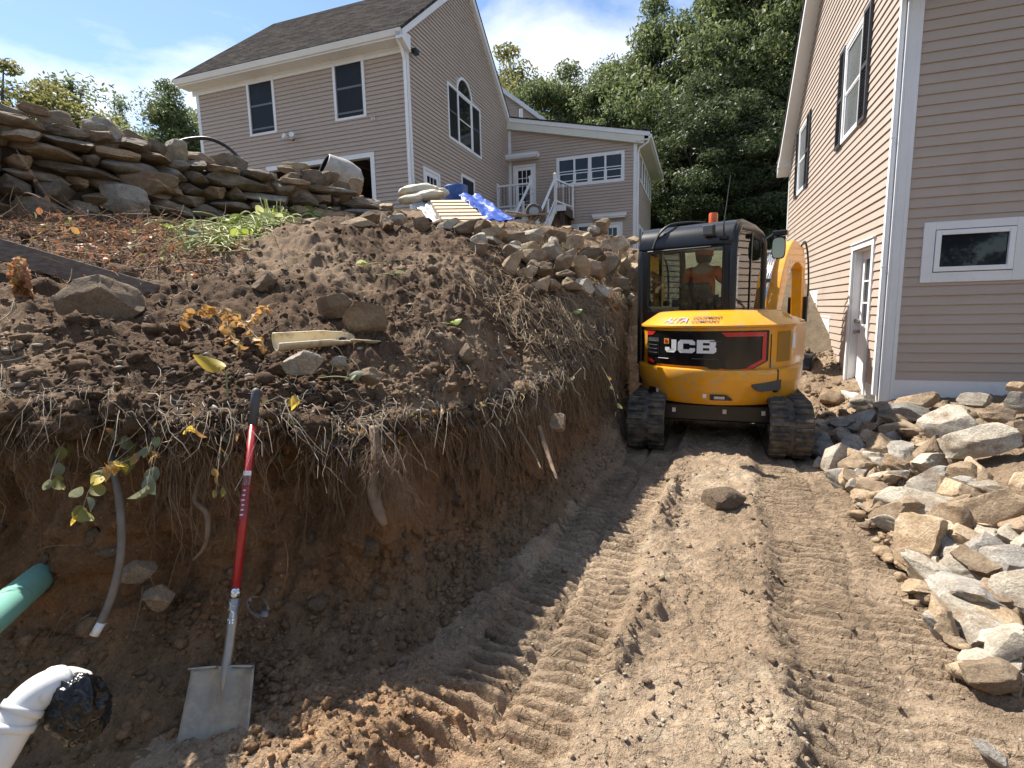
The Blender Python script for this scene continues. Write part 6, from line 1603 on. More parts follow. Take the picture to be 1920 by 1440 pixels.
# crushed clear cup
g = MB(); c0 = at(482, 1135, 2.10)
rw_ = []
for i in range(8):
    rw_.append([Vector((math.cos(2 * math.pi * k / 20) * (.032 + .012 * i / 7) * (1 + .25 * math.sin(3 * k + i)), math.sin(2 * math.pi * k / 20) * (.022 + .01 * i / 7), -.05 + .1 * i / 7)) for k in range(20)])
g.grid(rw_, wrap=True); cup = g.build('plastic_cup', mat('dusty clear plastic', (.30, .28, .26), (.42, .40, .37), scale=20, rough=.2, spec=.8), None, smooth=True); cup.location = c0; cup.rotation_euler = (R(60), R(50), R(10)); tag(cup, 'crushed dusty clear plastic cup in the cut right of the shovel', 'cup')
# ---- broken pipe on the mound
def shell(a, b, rad, arcdeg, mt, name, label, cat, seed=1, roll=0, n=26):
    a, b = Vector(a), Vector(b); x, y, z = frame_from(a, b, (0, 0, 1)); r = random.Random(seed); g = MB(); rows = []
    for i in range(n):
        t = i / (n - 1); ang = R(arcdeg) * (1 - .45 * max(0, t - .6) / .4 * r.uniform(.6, 1.2)); ro = rad * (1 - .1 * t)
        rows.append([(a.lerp(b, t) - a) + (x * math.cos(roll + ang * (k / 12 - .5)) + z * math.sin(roll + ang * (k / 12 - .5))) * ro for k in range(13)])
    g.grid(rows); o = g.build(name, mt, None, smooth=True); o.location = a; s = o.modifiers.new('s', 'SOLIDIFY'); s.thickness = .007; tag(o, label, cat); return o
MT['pipeclay'] = mat('stained pipe shard', (.62, .50, .30), (.70, .62, .46), scale=6, rough=.5, dirt=(.26, .19, .12), dscale=11, dlo=.52, dhi=.7)
p0, d0 = hit_top(518, 655); p1, d1 = hit_top(672, 640)
shell(p0 + Vector((0, 0, .05)), p1 + Vector((0, 0, .04)), .055, 215, MT['pipeclay'], 'broken_pipe', 'broken cream coloured pipe half lying in the middle of the mound', 'pipe', 2, R(150))
p2, _ = hit_top(660, 655); p3, _ = hit_top(728, 656)
shell(p2 + Vector((0, 0, .03)), p3 + Vector((0, 0, .025)), .035, 80, MT['pipeclay'], 'pipe_shard', 'thin pipe shard beside the right end of the broken pipe', 'pipe', 5, R(20))
# ---- plank
p0, _ = hit_top(-60, 490); p1, _ = hit_top(292, 548)
p0 = p0 + Vector((0, 0, .16)); p1 = p1 + Vector((0, 0, -.02))
g = MB(); x, y, z = frame_from(p0, p1, (0, .25, 1)); L0 = (p1 - p0).length
rows = []
for i in range(30):
    t = i / 29; c = y * (L0 * t) + z * (.006 * math.sin(5 * t)); w_, h_ = .075, .02
    rows.append([c + x * w_ + z * h_, c - x * w_ + z * h_, c - x * w_ - z * h_, c + x * w_ - z * h_])
g.grid(rows, wrap=True); g.f.append((0, 1, 2, 3)); g.f.append((116, 117, 118, 119)); pk = g.build('plank', mat('old grey plank', (.12, .09, .07), (.23, .18, .14), scale=4, rough=.9, stretch=(3, .4, 14), bump=.5, bscale=10), None, bevel=.004); pk.location = p0; tag(pk, 'weathered plank slanting in from the left edge behind the boulder', 'plank')
p0 = at(832, 990, 3.35); p1 = at(910, 938, 3.55)
g = MB(); g.hexa([Vector(q) for q in ((0, -.03, 0), (0, .03, .02), (.02, .03, .035), (.02, -.03, .015))] + [(p1 - p0) + Vector(q) for q in ((0, -.02, 0), (0, .02, .015), (.01, .02, .025), (.01, -.02, .01))]); o = g.build('wood_scrap', mat('split wood', (.30, .20, .10), (.42, .30, .17), scale=8, rough=.8, stretch=(8, 1, 1)), None, bevel=.004); o.location = p0; tag(o, 'split piece of wood lying at the foot of the bank', 'wood')
# ---- things on the drive at the top
def ground_at(x, y): return float(top_z([x], [y])[0])
# mixer
mc = at(642, 331, 9.7); mx_ = empty('concrete_mixer', (mc.x, mc.y, mc.z - .55)); tag(mx_, 'small dirty concrete mixer with its drum tipped to the left', 'mixer')
dm = Vector((0, 0, 1)).rotation_difference(Vector((-.72, -.55, .42)).normalized()).to_matrix()
MT['cement'] = mat('cement caked steel', (.32, .30, .27), (.46, .44, .40), scale=6, rough=.7, dirt=(.2, .17, .14), dscale=5)
g = MB(); g.lathe([(.20, .36), (.21, .37), (.225, .36), (.30, .08), (.31, .02), (.31, -.05), (.29, -.22), (.18, -.34), (0, -.36)], (0, 0, .55), 28, dm); g.build('drum', MT['cement'], mx_, auto=35)
g = MB(); g.lathe([(.199, .355), (.29, .05), (.29, -.2), (0, -.3)], (0, 0, .55), 28, dm); g.build('drum_inside', MT['dark'], mx_, smooth=True)
for s_ in (-1, 1):
    g = MB(); g.tube([(-.35, .3 * s_, -.1), (.0, .34 * s_, .5), (.4, .3 * s_, -.1)], .02, 8); g.build('stand', MT['steel'], mx_, smooth=True)
g = MB(); g.lathe([(0, -.03), (.14, -.03), (.15, 0), (.14, .03), (0, .03)], (.42, -.35, -.05), 16, Matrix.Rotation(R(90), 3, 'X')); g.build('wheel', MT['rubber'], mx_)
# bags
def sack(px, py, d, w, h, rot, label):
    bm = bmesh.new(); bmesh.ops.create_cube(bm, size=2); bmesh.ops.subdivide_edges(bm, edges=bm.edges, cuts=9, use_grid_fill=True); me = bpy.data.meshes.new('sack'); bm.to_mesh(me); bm.free()
    v = np.empty(len(me.vertices) * 3); me.vertices.foreach_get('co', v); v = v.reshape(-1, 3)
    e = 3.2; v = v / ((np.abs(v) ** e).sum(1)[:, None] ** (1 / e)); edge = np.maximum(np.abs(v[:, 0]), np.abs(v[:, 1])); v[:, 2] *= (1 - .55 * edge ** 3)
    v += v * (.12 * fbm(v, 1.4, 3, off=px))[:, None]; v *= np.array([w / 2, w * .3, h / 2])
    me.vertices.foreach_set('co', v.ravel()); me.update(); me.shade_smooth()
    o = link('cement_bag', me, MT['sackm']); o.location = at(px, py, d); o.rotation_euler = (R(4), R(-6), rot); tag(o, label, 'bag', 'cement bags beside the pallet')
MT['sackm'] = mat('dusty paper sack', (.50, .45, .34), (.62, .57, .46), scale=5, rough=.8, bump=.4, bscale=14)
sack(785, 357, 8.6, .62, .20, .15, 'topmost dusty cement bag of the stack left of the blue barrel')
sack(800, 368, 8.5, .60, .16, -.2, 'cement bag lying under the topmost bag')
sack(822, 362, 8.7, .34, .16, .5, 'half empty cement bag at the right end of the stack')
sack(770, 374, 8.4, .40, .14, .0, 'flattened cement bag at the bottom left of the stack')
# pallet with sheet
pc = [at(806, 376, 8.3), at(872, 374, 8.3), at(922, 420, 7.2), at(834, 421, 7.2)]
pal = empty('pallet', pc[3]); tag(pal, 'pale wooden pallet lying tilted on the crest between white sheet and blue tarp', 'pallet')
MT['pine'] = mat('fresh pine board', (.52, .39, .25), (.62, .48, .32), scale=5, rough=.7, stretch=(2, 2, 8))
O_ = pc[3]; ex_ = (pc[2] - pc[3]); ey_ = (pc[0] - pc[3]); nz3 = ex_.cross(ey_).normalized()
if nz3.z < 0: nz3 = -nz3
def PQ(u, v, h): return ex_ * u * (1 - .2 * v) + (ey_) * v + nz3 * h
for k in range(7):
    v0 = k / 7 + .01; v1 = v0 + .085
    g = MB(); g.hexa([PQ(0, v0, .0), PQ(1, v0, .0), PQ(1, v1, .0), PQ(0, v1, .0), PQ(0, v0, .02), PQ(1, v0, .02), PQ(1, v1, .02), PQ(0, v1, .02)]); g.build('slat', MT['pine'], pal)
for u0 in (.0, .46, .93):
    g = MB(); g.hexa([PQ(u0, 0, -.09), PQ(u0 + .06, 0, -.09), PQ(u0 + .06, 1, -.09), PQ(u0, 1, -.09), PQ(u0, 0, -.002), PQ(u0 + .06, 0, -.002), PQ(u0 + .06, 1, -.002), PQ(u0, 1, -.002)]); g.build('stringer', MT['wood'], pal)
def sheet(corners, name, label, cat, mt, n=34, amp=.05, seed=3, th=.004):
    c = [Vector(p) for p in corners]; g = []; 
    for i in range(n):
        for j in range(n):
            u, v = i / (n - 1), j / (n - 1); g.append(tuple(c[0].lerp(c[1], u).lerp(c[3].lerp(c[2], u), v) - c[0]))
    P = np.array(g); fr = fbm(P, 3.0, 3, .6, off=seed); fr2 = fbm(P, 9.0, 2, off=seed + 4, ridged=True)
    P[:, 2] += amp * fr + .25 * amp * fr2; P[:, 0] += .5 * amp * fbm(P, 4, 2, off=seed + 7)
    ii, jj = np.meshgrid(np.arange(n - 1), np.arange(n - 1), indexing='ij'); a = (ii * n + jj).ravel()
    me = np_mesh(name, P, np.c_[a, a + 1, a + n + 1, a + n]); o = link(name, me, mt); o.location = c[0]; s = o.modifiers.new('s', 'SOLIDIFY'); s.thickness = th
    tag(o, label, cat); return o
MT['poly'] = mat('white woven sheet', (.52, .52, .52), (.42, .42, .43), scale=8, rough=.45, bump=.3, bscale=20)
MT['tarp'] = mat('blue tarp', (.010, .05, .30), (.018, .085, .42), scale=6, rough=.5, spec=.4, bump=.3, bscale=14)
sheet([at(766, 378, 8.6), at(826, 376, 8.7), at(862, 430, 7.3), at(828, 432, 7.3)], 'plastic_sheet', 'crumpled white woven sheet spread under the pallet', 'sheet', MT['poly'], amp=.06)
sheet([at(860, 366, 8.9), at(900, 368, 9.1), at(966, 414, 7.6), at(912, 418, 7.3)], 'tarpaulin', 'crumpled blue tarpaulin sliding down right of the pallet', 'tarpaulin', MT['tarp'], amp=.055, seed=8)
bc = at(856, 368, 9.3); g = MB(); g.lathe([(0, -.28), (.19, -.28), (.205, -.26), (.205, .13), (.215, .15), (.205, .17), (.19, .168), (.185, .10), (0, .10)], (0, 0, 0), 28); br = g.build('barrel', mat('blue plastic barrel', (.02, .09, .34), (.04, .13, .42), scale=5, rough=.45, dirt=(.35, .38, .42), dscale=9, dlo=.56, dhi=.8), None, auto=40); br.location = bc; tag(br, 'open blue plastic barrel standing behind the pallet', 'barrel')
hs = sm([at(322, 272, 7.9), at(350, 262, 8.0), at(390, 260, 8.1), at(425, 275, 8.2), at(452, 300, 8.2), at(462, 312, 8.2)]); 
hz = empty('black_hose', hs[0]); g = MB(); g.tube([p - hs[0] for p in hs], .028, 10); g.build('hose', MT['hose'], hz, smooth=True); tag(hz, 'stiff black corrugated hose arching over the stone wall', 'hose')
# wheelbarrow wheel and board in front of the stair
wc = at(1001, 397, 11.5); wb = empty('wheelbarrow', wc); tag(wb, 'upturned wheelbarrow showing its wheel below the entry stair', 'wheelbarrow')
m_ = Matrix.Rotation(R(72), 3, 'X'); g = MB(); g.lathe([(.11, -.04), (.16, -.05), (.185, -.03), (.19, 0), (.185, .03), (.16, .05), (.11, .04)], (0, 0, 0), 26, m_); g.build('tyre', MT['rubber'], wb, smooth=True)
g = MB(); g.lathe([(0, -.02), (.03, -.05), (.04, -.02), (.10, -.015), (.115, -.035), (.115, .03), (0, .03)], (0, 0, 0), 22, m_); g.build('rim', MT['steel'], wb, auto=40)
for s_ in (-1, 1):
    g = MB(); g.tube([(-.62, .05 + .25 * s_, -.02), (-.1, .1 + .08 * s_, -.06), (.16, .06 + .05 * s_, -.10)], .022, 8); g.build('handle', MT['wood'], wb, smooth=True)
g = MB(); g.bar((-.55, -.1, -.1), (.32, -.05, -.06), .1, .03); g.build('brace', MT['wood'], wb)
g = MB(); g.hexa([Vector(p) for p in ((-.7, .1, -.35), (-.1, .1, -.35), (-.1, .6, -.35), (-.7, .6, -.35), (-.6, .2, -.12), (-.2, .2, -.12), (-.2, .5, -.12), (-.6, .5, -.12))]); g.build('tray', MT['cement'], wb, bevel=.02)
# ================================================================== LOOSE SOIL, ROOTS, PLANTS
rs = np.random.RandomState(77)
def ico(sub):
    bm = bmesh.new(); bmesh.ops.create_icosphere(bm, subdivisions=sub, radius=1); v = np.array([x.co[:] for x in bm.verts]); f = np.array([[q.index for q in p.verts] for p in bm.faces]); bm.free(); return v, f
def scatter(name, P, size, cols, sub, flat=.75, seed=1, mt=None, label=None, cat=None):
    r = np.random.RandomState(seed); bv, bf = ico(sub); n = len(P); k = len(bv)
    Vv = np.tile(bv, (n, 1, 1)) * (1 + .28 * r.normal(size=(n, k, 1)).clip(-1.2, 1.2))
    sc = size[:, None] * r.uniform(.7, 1.35, (n, 3)); sc[:, 2] *= flat
    Vv = Vv * sc[:, None, :]
    a = r.uniform(0, 2 * math.pi, n); ca, sa = np.cos(a)[:, None], np.sin(a)[:, None]
    x = Vv[:, :, 0] * ca - Vv[:, :, 1] * sa; y = Vv[:, :, 0] * sa + Vv[:, :, 1] * ca
    Vv = np.stack([x, y, Vv[:, :, 2]], 2) + P[:, None, :]
    Ff = (bf[None] + (np.arange(n) * k)[:, None, None]).reshape(-1, 3)
    c = np.repeat(cols * r.uniform(.75, 1.3, (n, 1)), k, 0)
    o = link(name, np_mesh(name, Vv.reshape(-1, 3), Ff, False, c), mt or MT['soil']); tag(o, label, cat, None, 'stuff'); return o
# on the mound: pick surface points, denser near the camera
nb_ = len(fl); wts = 1 / (.4 + (tl[:, 1] - 1.5).clip(.2)) ** 1.2; wts *= (tdist < 5.5) * (.4 + 2.2 * np.clip(fbm(tl, 1.6, 2, off=5), 0, 1))
wts *= np.where(tdist < .5, 1, np.minimum(1, tdist)) ; wts /= wts.sum()
ix = rs.choice(len(tl), 9000, p=wts); sz_ = .006 + .016 * rs.random_sample(9000) ** 3
scatter('mound_soil_crumbs', tl[ix] + np.array([0, 0, .001]), sz_ * .8 * (1 + .12 * tl[ix][:, 1]), BC[nb_ + ix], 1, .8, 3, label='loose crumbs of dark soil on the mound', cat='soil')
ix = rs.choice(len(tl), 700, p=wts); scatter('mound_soil_clods', tl[ix], .015 + .05 * rs.random_sample(700) ** 4, BC[nb_ + ix], 2, .75, 4, label='larger clods of dark soil on the mound', cat='soil')
# torn sods along the lip
ui_ = rs.randint(60, int(NU * .8), 260); lipP = BV[(NF - 3) * NU + ui_]
scatter('lip_sods', lipP + np.c_[-_dir[ui_] * rs.uniform(-.03, .05, (260, 1)), rs.uniform(-.10, .01, 260)], .02 + .055 * rs.random_sample(260) ** 2, np.tile(np.array([[.15, .10, .065]]), (260, 1)), 3, .85, 14, label='torn clumps of rooted topsoil along the lip of the bank', cat='soil')
ui_ = rs.randint(0, NU, 130); fj = rs.randint(int(NF * .35), int(NF * .9), 130); fp_ = BV[fj * NU + ui_]
scatter('bank_face_stones', fp_, .012 + .04 * rs.random_sample(130) ** 2.5, np.tile(np.array([[.2, .14, .09]]), (130, 1)), 2, .8, 15, label='stones and hard lumps bedded in the bank face', cat='stones')
# foot of the bank
wf_ = ((fz > .04) & (fz < .34)) * 1.0 * (.3 + 2 * np.clip(fbm(fl, 1.4, 2, off=15), 0, 1)) / (fl[:, 1].clip(1.2)); wf_ /= wf_.sum()
ix = rs.choice(len(fl), 4200, p=wf_); scatter('bank_foot_crumbs', fl[ix] + np.array([0, 0, .004]), .006 + .02 * rs.random_sample(4200) ** 4, BC[ix], 1, .8, 5, label='crumbled brown subsoil at the foot of the bank', cat='soil')
# floor
FP = np.c_[X_, Y_, Z_]; c_ = lane(X_, Y_)[1]
wn_ = (.05 + 1.0 * np.exp(-((c_ - .42) / .13) ** 2) + .5 * np.exp(-((c_ - 1.0) / .12) ** 2) + 1.2 * np.exp(-((c_ - 2.1) / .14) ** 2) + .35 * np.exp(-((c_ + .42) / .12) ** 2)) * (Y_ < 6) * (Y_ > 1.2) * (c_ > -.8) * (c_ < 2.6) / Y_.clip(.3) ** .5
wn_ *= (.15 + 2.0 * np.clip(fbm(FP, 1.8, 2, off=25), 0, 1)); wn_ /= wn_.sum()
ix = rs.choice(len(FP), 2600, p=wn_); scatter('trench_soil_crumbs', FP[ix] + np.array([0, 0, .001]), .0035 + .016 * rs.random_sample(2600) ** 4.5, colf[ix] * .95, 1, .8, 6, label='crumbs of tan soil along the track marks', cat='soil')
ix = rs.choice(len(FP), 120, p=wn_); scatter('trench_soil_clods', FP[ix], .014 + .03 * rs.random_sample(120) ** 3, colf[ix] * .8, 2, .7, 7, label='clods of soil thrown up beside the track marks', cat='soil')
wq_ = ((c_ > 1.9) & (c_ < 3.2) & (Y_ > 4.6) & (Y_ < 9.2)) * (.1 + np.clip(fbm(FP, 1.8, 2, off=33), 0, 1)); wq_ /= wq_.sum()
ix = rs.choice(len(FP), 1800, p=wq_); scatter('spoil_crumbs', FP[ix], .008 + .05 * rs.random_sample(1800) ** 4, colf[ix] * .75, 2, .8, 16, label='crumbled spoil between the excavator and the near house', cat='soil')
wq_ = np.exp(-((X_ + .72) / .42) ** 2 - ((Y_ - 1.78) / .26) ** 2); wq_ /= wq_.sum()
ix = rs.choice(len(FP), 1300, p=wq_); scatter('sandy_spill', FP[ix], .0025 + .018 * rs.random_sample(1300) ** 6, np.tile(np.array([[.33, .205, .115]]), (1300, 1)), 2, .85, 17, label='crumbs of orange sandy subsoil spilled around the shovel blade', cat='soil')
rq = np.random.RandomState(19); n = 520; yq = rq.uniform(2.0, 6.6, n); cq = rq.uniform(2.03, 3.0, n); xq = -.02 + cq * LDY + (yq - 2.0) / LDY * LDX; okq = xq < 4.5; xq, yq = xq[okq], yq[okq]
scatter('rock_chips', np.c_[xq, yq, floor_z(xq, yq, False) + .015], .012 + .045 * rq.random_sample(len(xq)) ** 2, np.ones((len(xq), 3)) * .4, 2, .7, 20, MT['stone_tan'], 'small rock chips filling the gaps of the rock pile', 'gravel')
# grit and small stones
MT['grit'] = mat('grit', (.22, .18, .135), (.36, .31, .25), scale=30, rough=.9)
wg_ = ((c_ > -.7) & (c_ < 2.2) & (Y_ > 1.4) & (Y_ < 6)) / Y_.clip(.5) ** 1.3; wg_ /= wg_.sum(); gi = rs.choice(len(FP), 1100, p=wg_)
scatter('trench_grit', FP[gi] + np.array([0, 0, .001]), .003 + .007 * rs.random_sample(len(gi)) ** 3, np.ones((len(gi), 3)) * .4, 1, .7, 8, MT['grit'], 'scattered grit and pebbles on the trench floor', 'gravel')
ix = rs.choice(len(tl), 700, p=wts); ix = ix[:700]; scatter('mound_pebbles', tl[ix] + np.array([0, 0, .004]), .006 + .016 * rs.random_sample(700) ** 3, np.ones((700, 3)) * .4, 1, .7, 9, MT['grit'], 'pebbles scattered over the mound', 'gravel')

# ---- strands: roots, straw, twigs
def strands(name, paths, rad, mt, label, cat='roots', sides=3, parent=None):
    """paths (n,k,3), rad (n,k)"""
    n, k, _ = paths.shape
    t = np.gradient(paths, axis=1); t /= np.linalg.norm(t, axis=2)[..., None] + 1e-9
    ref = np.where(np.abs(t[..., 2:3]) > .8, np.array([1., 0, 0]), np.array([0, 0, 1.])); u = np.cross(t, ref); u /= np.linalg.norm(u, axis=2)[..., None] + 1e-9; w = np.cross(t, u)
    V = np.stack([paths + (u * math.cos(2 * math.pi * j / sides) + w * math.sin(2 * math.pi * j / sides)) * rad[..., None] for j in range(sides)], 2)   # n,k,s,3
    base = (np.arange(n) * k * sides)[:, None, None]; i = np.arange(k - 1)[None, :, None] * sides; j = np.arange(sides)[None, None, :]; j2 = (np.arange(sides) + 1) % sides; j2 = j2[None, None, :]
    Q = np.stack([base + i + j, base + i + j2, base + i + sides + j2, base + i + sides + j], -1).reshape(-1, 4)
    o = link(name, np_mesh(name, V.reshape(-1, 3), Q), mt, parent); tag(o, label, cat, None, 'stuff'); return o
def rootmat(name, c1, c2):
    m = mat(name, c1, c2, scale=14, rough=.85); return m
MT['root'] = rootmat('brown roots', (.15, .095, .06), (.27, .19, .125))
MT['straw'] = rootmat('dry straw', (.30, .23, .14), (.46, .37, .24))
MT['twig'] = rootmat('grey twigs', (.18, .15, .12), (.33, .28, .22))
def hanging(n, u0, u1, ln, seed, out=.06, k=10, curl=.05, rmin=.0012, rmax=.0042, zdrop=1.0, inset=.03, dens=None, cl_=0):
    r = np.random.RandomState(seed); ui = r.uniform(u0, u1, n) * (NU - 1)
    if dens is not None: ui = np.clip(np.interp(r.uniform(0, 1, n), dens[0], dens[1]), 0, 1) * (NU - 1)
    if cl_: ui = np.clip(r.uniform(u0, u1, cl_)[r.randint(0, cl_, n)] + r.normal(size=n) * .010, .02, .98) * (NU - 1)
    i0 = ui.astype(int); top = BV[(NF - 4) * NU + i0] + r.normal(size=(n, 3)) * np.array([.02, .02, .025]); fn_ = -_dir[i0]
    L_ = ln * r.uniform(.25, 1.25, n) ** 1.5; P = np.empty((n, k, 3)); 
    drift = r.normal(size=(n, 2)) * .25; wv = r.normal(size=(n, 3, 2))
    for j in range(k):
        t = j / (k - 1); o_ = out * (np.sin(t * 2.2) + .4 * t) * r.uniform(.6, 1.4, n)
        P[:, j, :2] = top[:, :2] + fn_ * (o_ - inset)[:, None] + drift * (L_ * t)[:, None] * .5 + curl * (np.sin(t * 7 + wv[:, 0]) * wv[:, 1]) * t * .5
        P[:, j, 2] = top[:, 2] + .03 * np.sin(t * 3.1) - L_ * t ** 1.15 * zdrop
    P += r.normal(size=P.shape) * .004
    rad = r.uniform(rmin, rmax, n)[:, None] * (1 - .75 * np.linspace(0, 1, k))[None]
    return P, rad
P, rd = hanging(1150, .12, .72, .48, 1, out=.07, cl_=34, curl=.08, rmin=.001, rmax=.0036); strands('hanging_roots', P, rd, MT['root'], 'fine brown roots hanging from the cut edge of the bank')
P, rd = hanging(160, .12, .55, .36, 2, out=.07, curl=.10, rmin=.001, rmax=.003); strands('pale_rootlets', P, rd, MT['straw'], 'pale dead stems hanging over the lip of the bank')
P, rd = hanging(1100, .50, .93, .62, 3, out=.07, rmin=.0012, rmax=.0036, inset=.0, cl_=38, curl=.09); strands('bank_straw', P, rd, MT['straw'], 'matted straw coloured roots over the far face of the bank')
P, rd = hanging(600, .48, .90, .8, 4, out=.06, rmin=.0015, rmax=.005, inset=.0, cl_=24, curl=.12); strands('bank_roots', P, rd, MT['root'], 'long brown roots trailing down the far face of the bank')
# pale tangle of dead stems lying over the lip
r = np.random.RandomState(61); n = 520; k = 9; ui = r.randint(40, int(NU * .8), n); b = BV[(NF - 1) * NU + ui] + r.normal(size=(n, 3)) * np.array([.06, .06, .02]); a = r.uniform(0, 6.28, n); L_ = r.uniform(.08, .42, n); P = np.empty((n, k, 3)); bd = r.normal(size=n) * 1.7; dn = -_dir[ui]
for j in range(k):
    t_ = j / (k - 1); aa = a + bd * t_
    st = np.c_[np.cos(aa), np.sin(aa)] * .7 + dn * .8
    P[:, j, :2] = b[:, :2] + st * (L_ * (t_ - .35))[:, None]; P[:, j, 2] = b[:, 2] + .03 + .05 * np.sin(t_ * 2.6) * r.uniform(.2, 1.4, n) - L_ * .55 * t_ ** 2
P += r.normal(size=P.shape) * .003
strands('lip_tangle', P, r.uniform(.001, .0032, n)[:, None] * (1 - .6 * np.linspace(0, 1, k))[None], MT['twig'], 'pale tangle of dead stems and runners along the lip of the bank', 'stems')
# straw strewn on the far slope and twigs on the top
def lying(n, pts, ln, seed, rmin, rmax, k=6, lift=.015, bend=.25):
    r = np.random.RandomState(seed); ix = r.choice(len(pts), n); b = pts[ix]; a = r.uniform(0, 6.28, n); L_ = ln * r.uniform(.3, 1.3, n); P = np.empty((n, k, 3)); bd = r.normal(size=n) * bend
    for j in range(k):
        t = j / (k - 1) - .5; aa = a + bd * t * 2; P[:, j, 0] = b[:, 0] + np.cos(aa) * L_ * t; P[:, j, 1] = b[:, 1] + np.sin(aa) * L_ * t
    flat = P.reshape(-1, 3); z = top_z(flat[:, 0], flat[:, 1]); q_ = np.c_[flat[:, :2], z]; z = z + top_noise(q_); P[:, :, 2] = z.reshape(n, k) + lift * r.uniform(.3, 2.2, n)[:, None] + r.normal(size=(n, k)) * .006
    return P, r.uniform(rmin, rmax, n)[:, None] * np.ones((1, k))
tm = tl[(tdist < 3.5) & (tdist > .05)]
P, rd = lying(420, tm, .22, 5, .0009, .0026); strands('mound_twigs', P, rd, MT['twig'], 'thin grey twigs and stems strewn over the mound', 'twigs')
tf_ = tl[(tl[:, 0] > -.4) & (tl[:, 1] > 4.6) & (tl[:, 1] < 8.6) & (tdist > .03)]
P, rd = lying(1300, tf_, .26, 6, .0012, .0032, lift=.03); strands('slope_straw', P, rd, MT['straw'], 'dry straw lying on the far slope among the rubble', 'straw')
P, rd = lying(260, tf_, .4, 7, .002, .005, lift=.04); strands('slope_roots', P, rd, MT['root'], 'torn roots lying on the far slope among the rubble', 'roots')
# tangle of dry brush at the left of the mound
hb = [hit_top(x, y)[0] for x, y in ((150, 445), (230, 455), (300, 470), (120, 480), (200, 500), (280, 440), (60, 440), (330, 500))]
r = np.random.RandomState(31); nbr = 520; kb = 7; b = np.array([hb[i] for i in r.randint(0, len(hb), nbr)]) + r.normal(size=(nbr, 3)) * np.array([.22, .22, .05]); b[:, 2] = top_z(b[:, 0], b[:, 1]) + np.abs(r.normal(size=nbr)) * .09
dirs = r.normal(size=(nbr, 3)) * np.array([1, 1, .35]); dirs /= np.linalg.norm(dirs, axis=1)[:, None]; Lb = r.uniform(.12, .5, nbr); tt = np.linspace(-.5, .5, kb); cv = r.normal(size=(nbr, 3)) * .12
P = b[:, None] + dirs[:, None] * (Lb[:, None] * tt[None])[..., None] + cv[:, None] * (tt ** 2)[None, :, None] * 2; P[..., 2] = np.maximum(P[..., 2], top_z(P[..., 0].ravel(), P[..., 1].ravel()).reshape(nbr, kb) + .01)
strands('dry_brush', P, r.uniform(.0012, .004, nbr)[:, None] * np.ones((1, kb)), rootmat('rusty dry stems', (.16, .085, .05), (.34, .22, .13)), 'tangle of rusty dry brush and stems behind the plank', 'brush')

# ---- leaves
def leaf_me(name, mt, curl=.25, fold=.25, w=.36):
    g = MB(); rows = []
    for i in range(7):
        t = i / 6; wd = w * math.sin(math.pi * min(1, t * .93 + .05)) ** .8; z = curl * (t - .3) ** 2 * -1
        rows.append([Vector((-wd, t, z + fold * wd)), Vector((0, t, z)), Vector((wd, t, z + fold * wd))])
    g.grid(rows); me = g.mesh(name, True); me.materials.append(mt); return me
LM = {k: leaf_mat(k + ' leaf', a, b, tr) for k, a, b, tr in (('ochre', (.30, .17, .045), (.48, .31, .10), .3), ('olive', (.13, .13, .035), (.26, .24, .07), .3), ('greygreen', (.13, .15, .09), (.24, .26, .17), .25), ('lime', (.16, .24, .04), (.36, .42, .09), .4), ('wilted', (.25, .30, .12), (.46, .50, .24), .35), ('rust', (.24, .11, .05), (.38, .20, .09), .3), ('yellow', (.46, .36, .05), (.6, .48, .09), .4))}
LEAF = {k: leaf_me('leaf', m, .35, .3) for k, m in LM.items()}
def add_leaf(parent, base, tip, kind, rnd, roll=None):
    base, tip = Vector(base), Vector(tip); d = tip - base; L_ = d.length
    x, y, z = frame_from(base, tip, (rnd.uniform(-1, 1), rnd.uniform(-1, 1), rnd.uniform(-.5, 1)))
    o = bpy.data.objects.new('leaf', LEAF[kind]); COL.objects.link(o); o.parent = parent
    m = Matrix.Identity(4)
    for i in range(3): m[i][0], m[i][1], m[i][2], m[i][3] = x[i] * L_, y[i] * L_, z[i] * L_, base[i]
    o.matrix_local = m; return o
def plant(name, label, cat, base, stems, leaves, kind, stem_mt, seed=1, srad=.003, group=None):
    """stems: lists of points (world); leaves: (world base, length, direction)"""
    base = Vector(base); t = empty(name, base); rnd = random.Random(seed)
    for st in stems:
        g = MB(); pts = sm(st, 4) if len(st) > 2 else [Vector(p) for p in st]; g.tube([p - base for p in pts], [srad * (1 - .6 * i / (len(pts) - 1)) for i in range(len(pts))], 6); g.build('stem', stem_mt, t, smooth=True)
    for lb_, ln_, dr in leaves:
        lb_ = Vector(lb_) - base; add_leaf(t, lb_, lb_ + Vector(dr).normalized() * ln_, kind if isinstance(kind, str) else rnd.choice(kind), rnd)
    tag(t, label, cat, group); return t
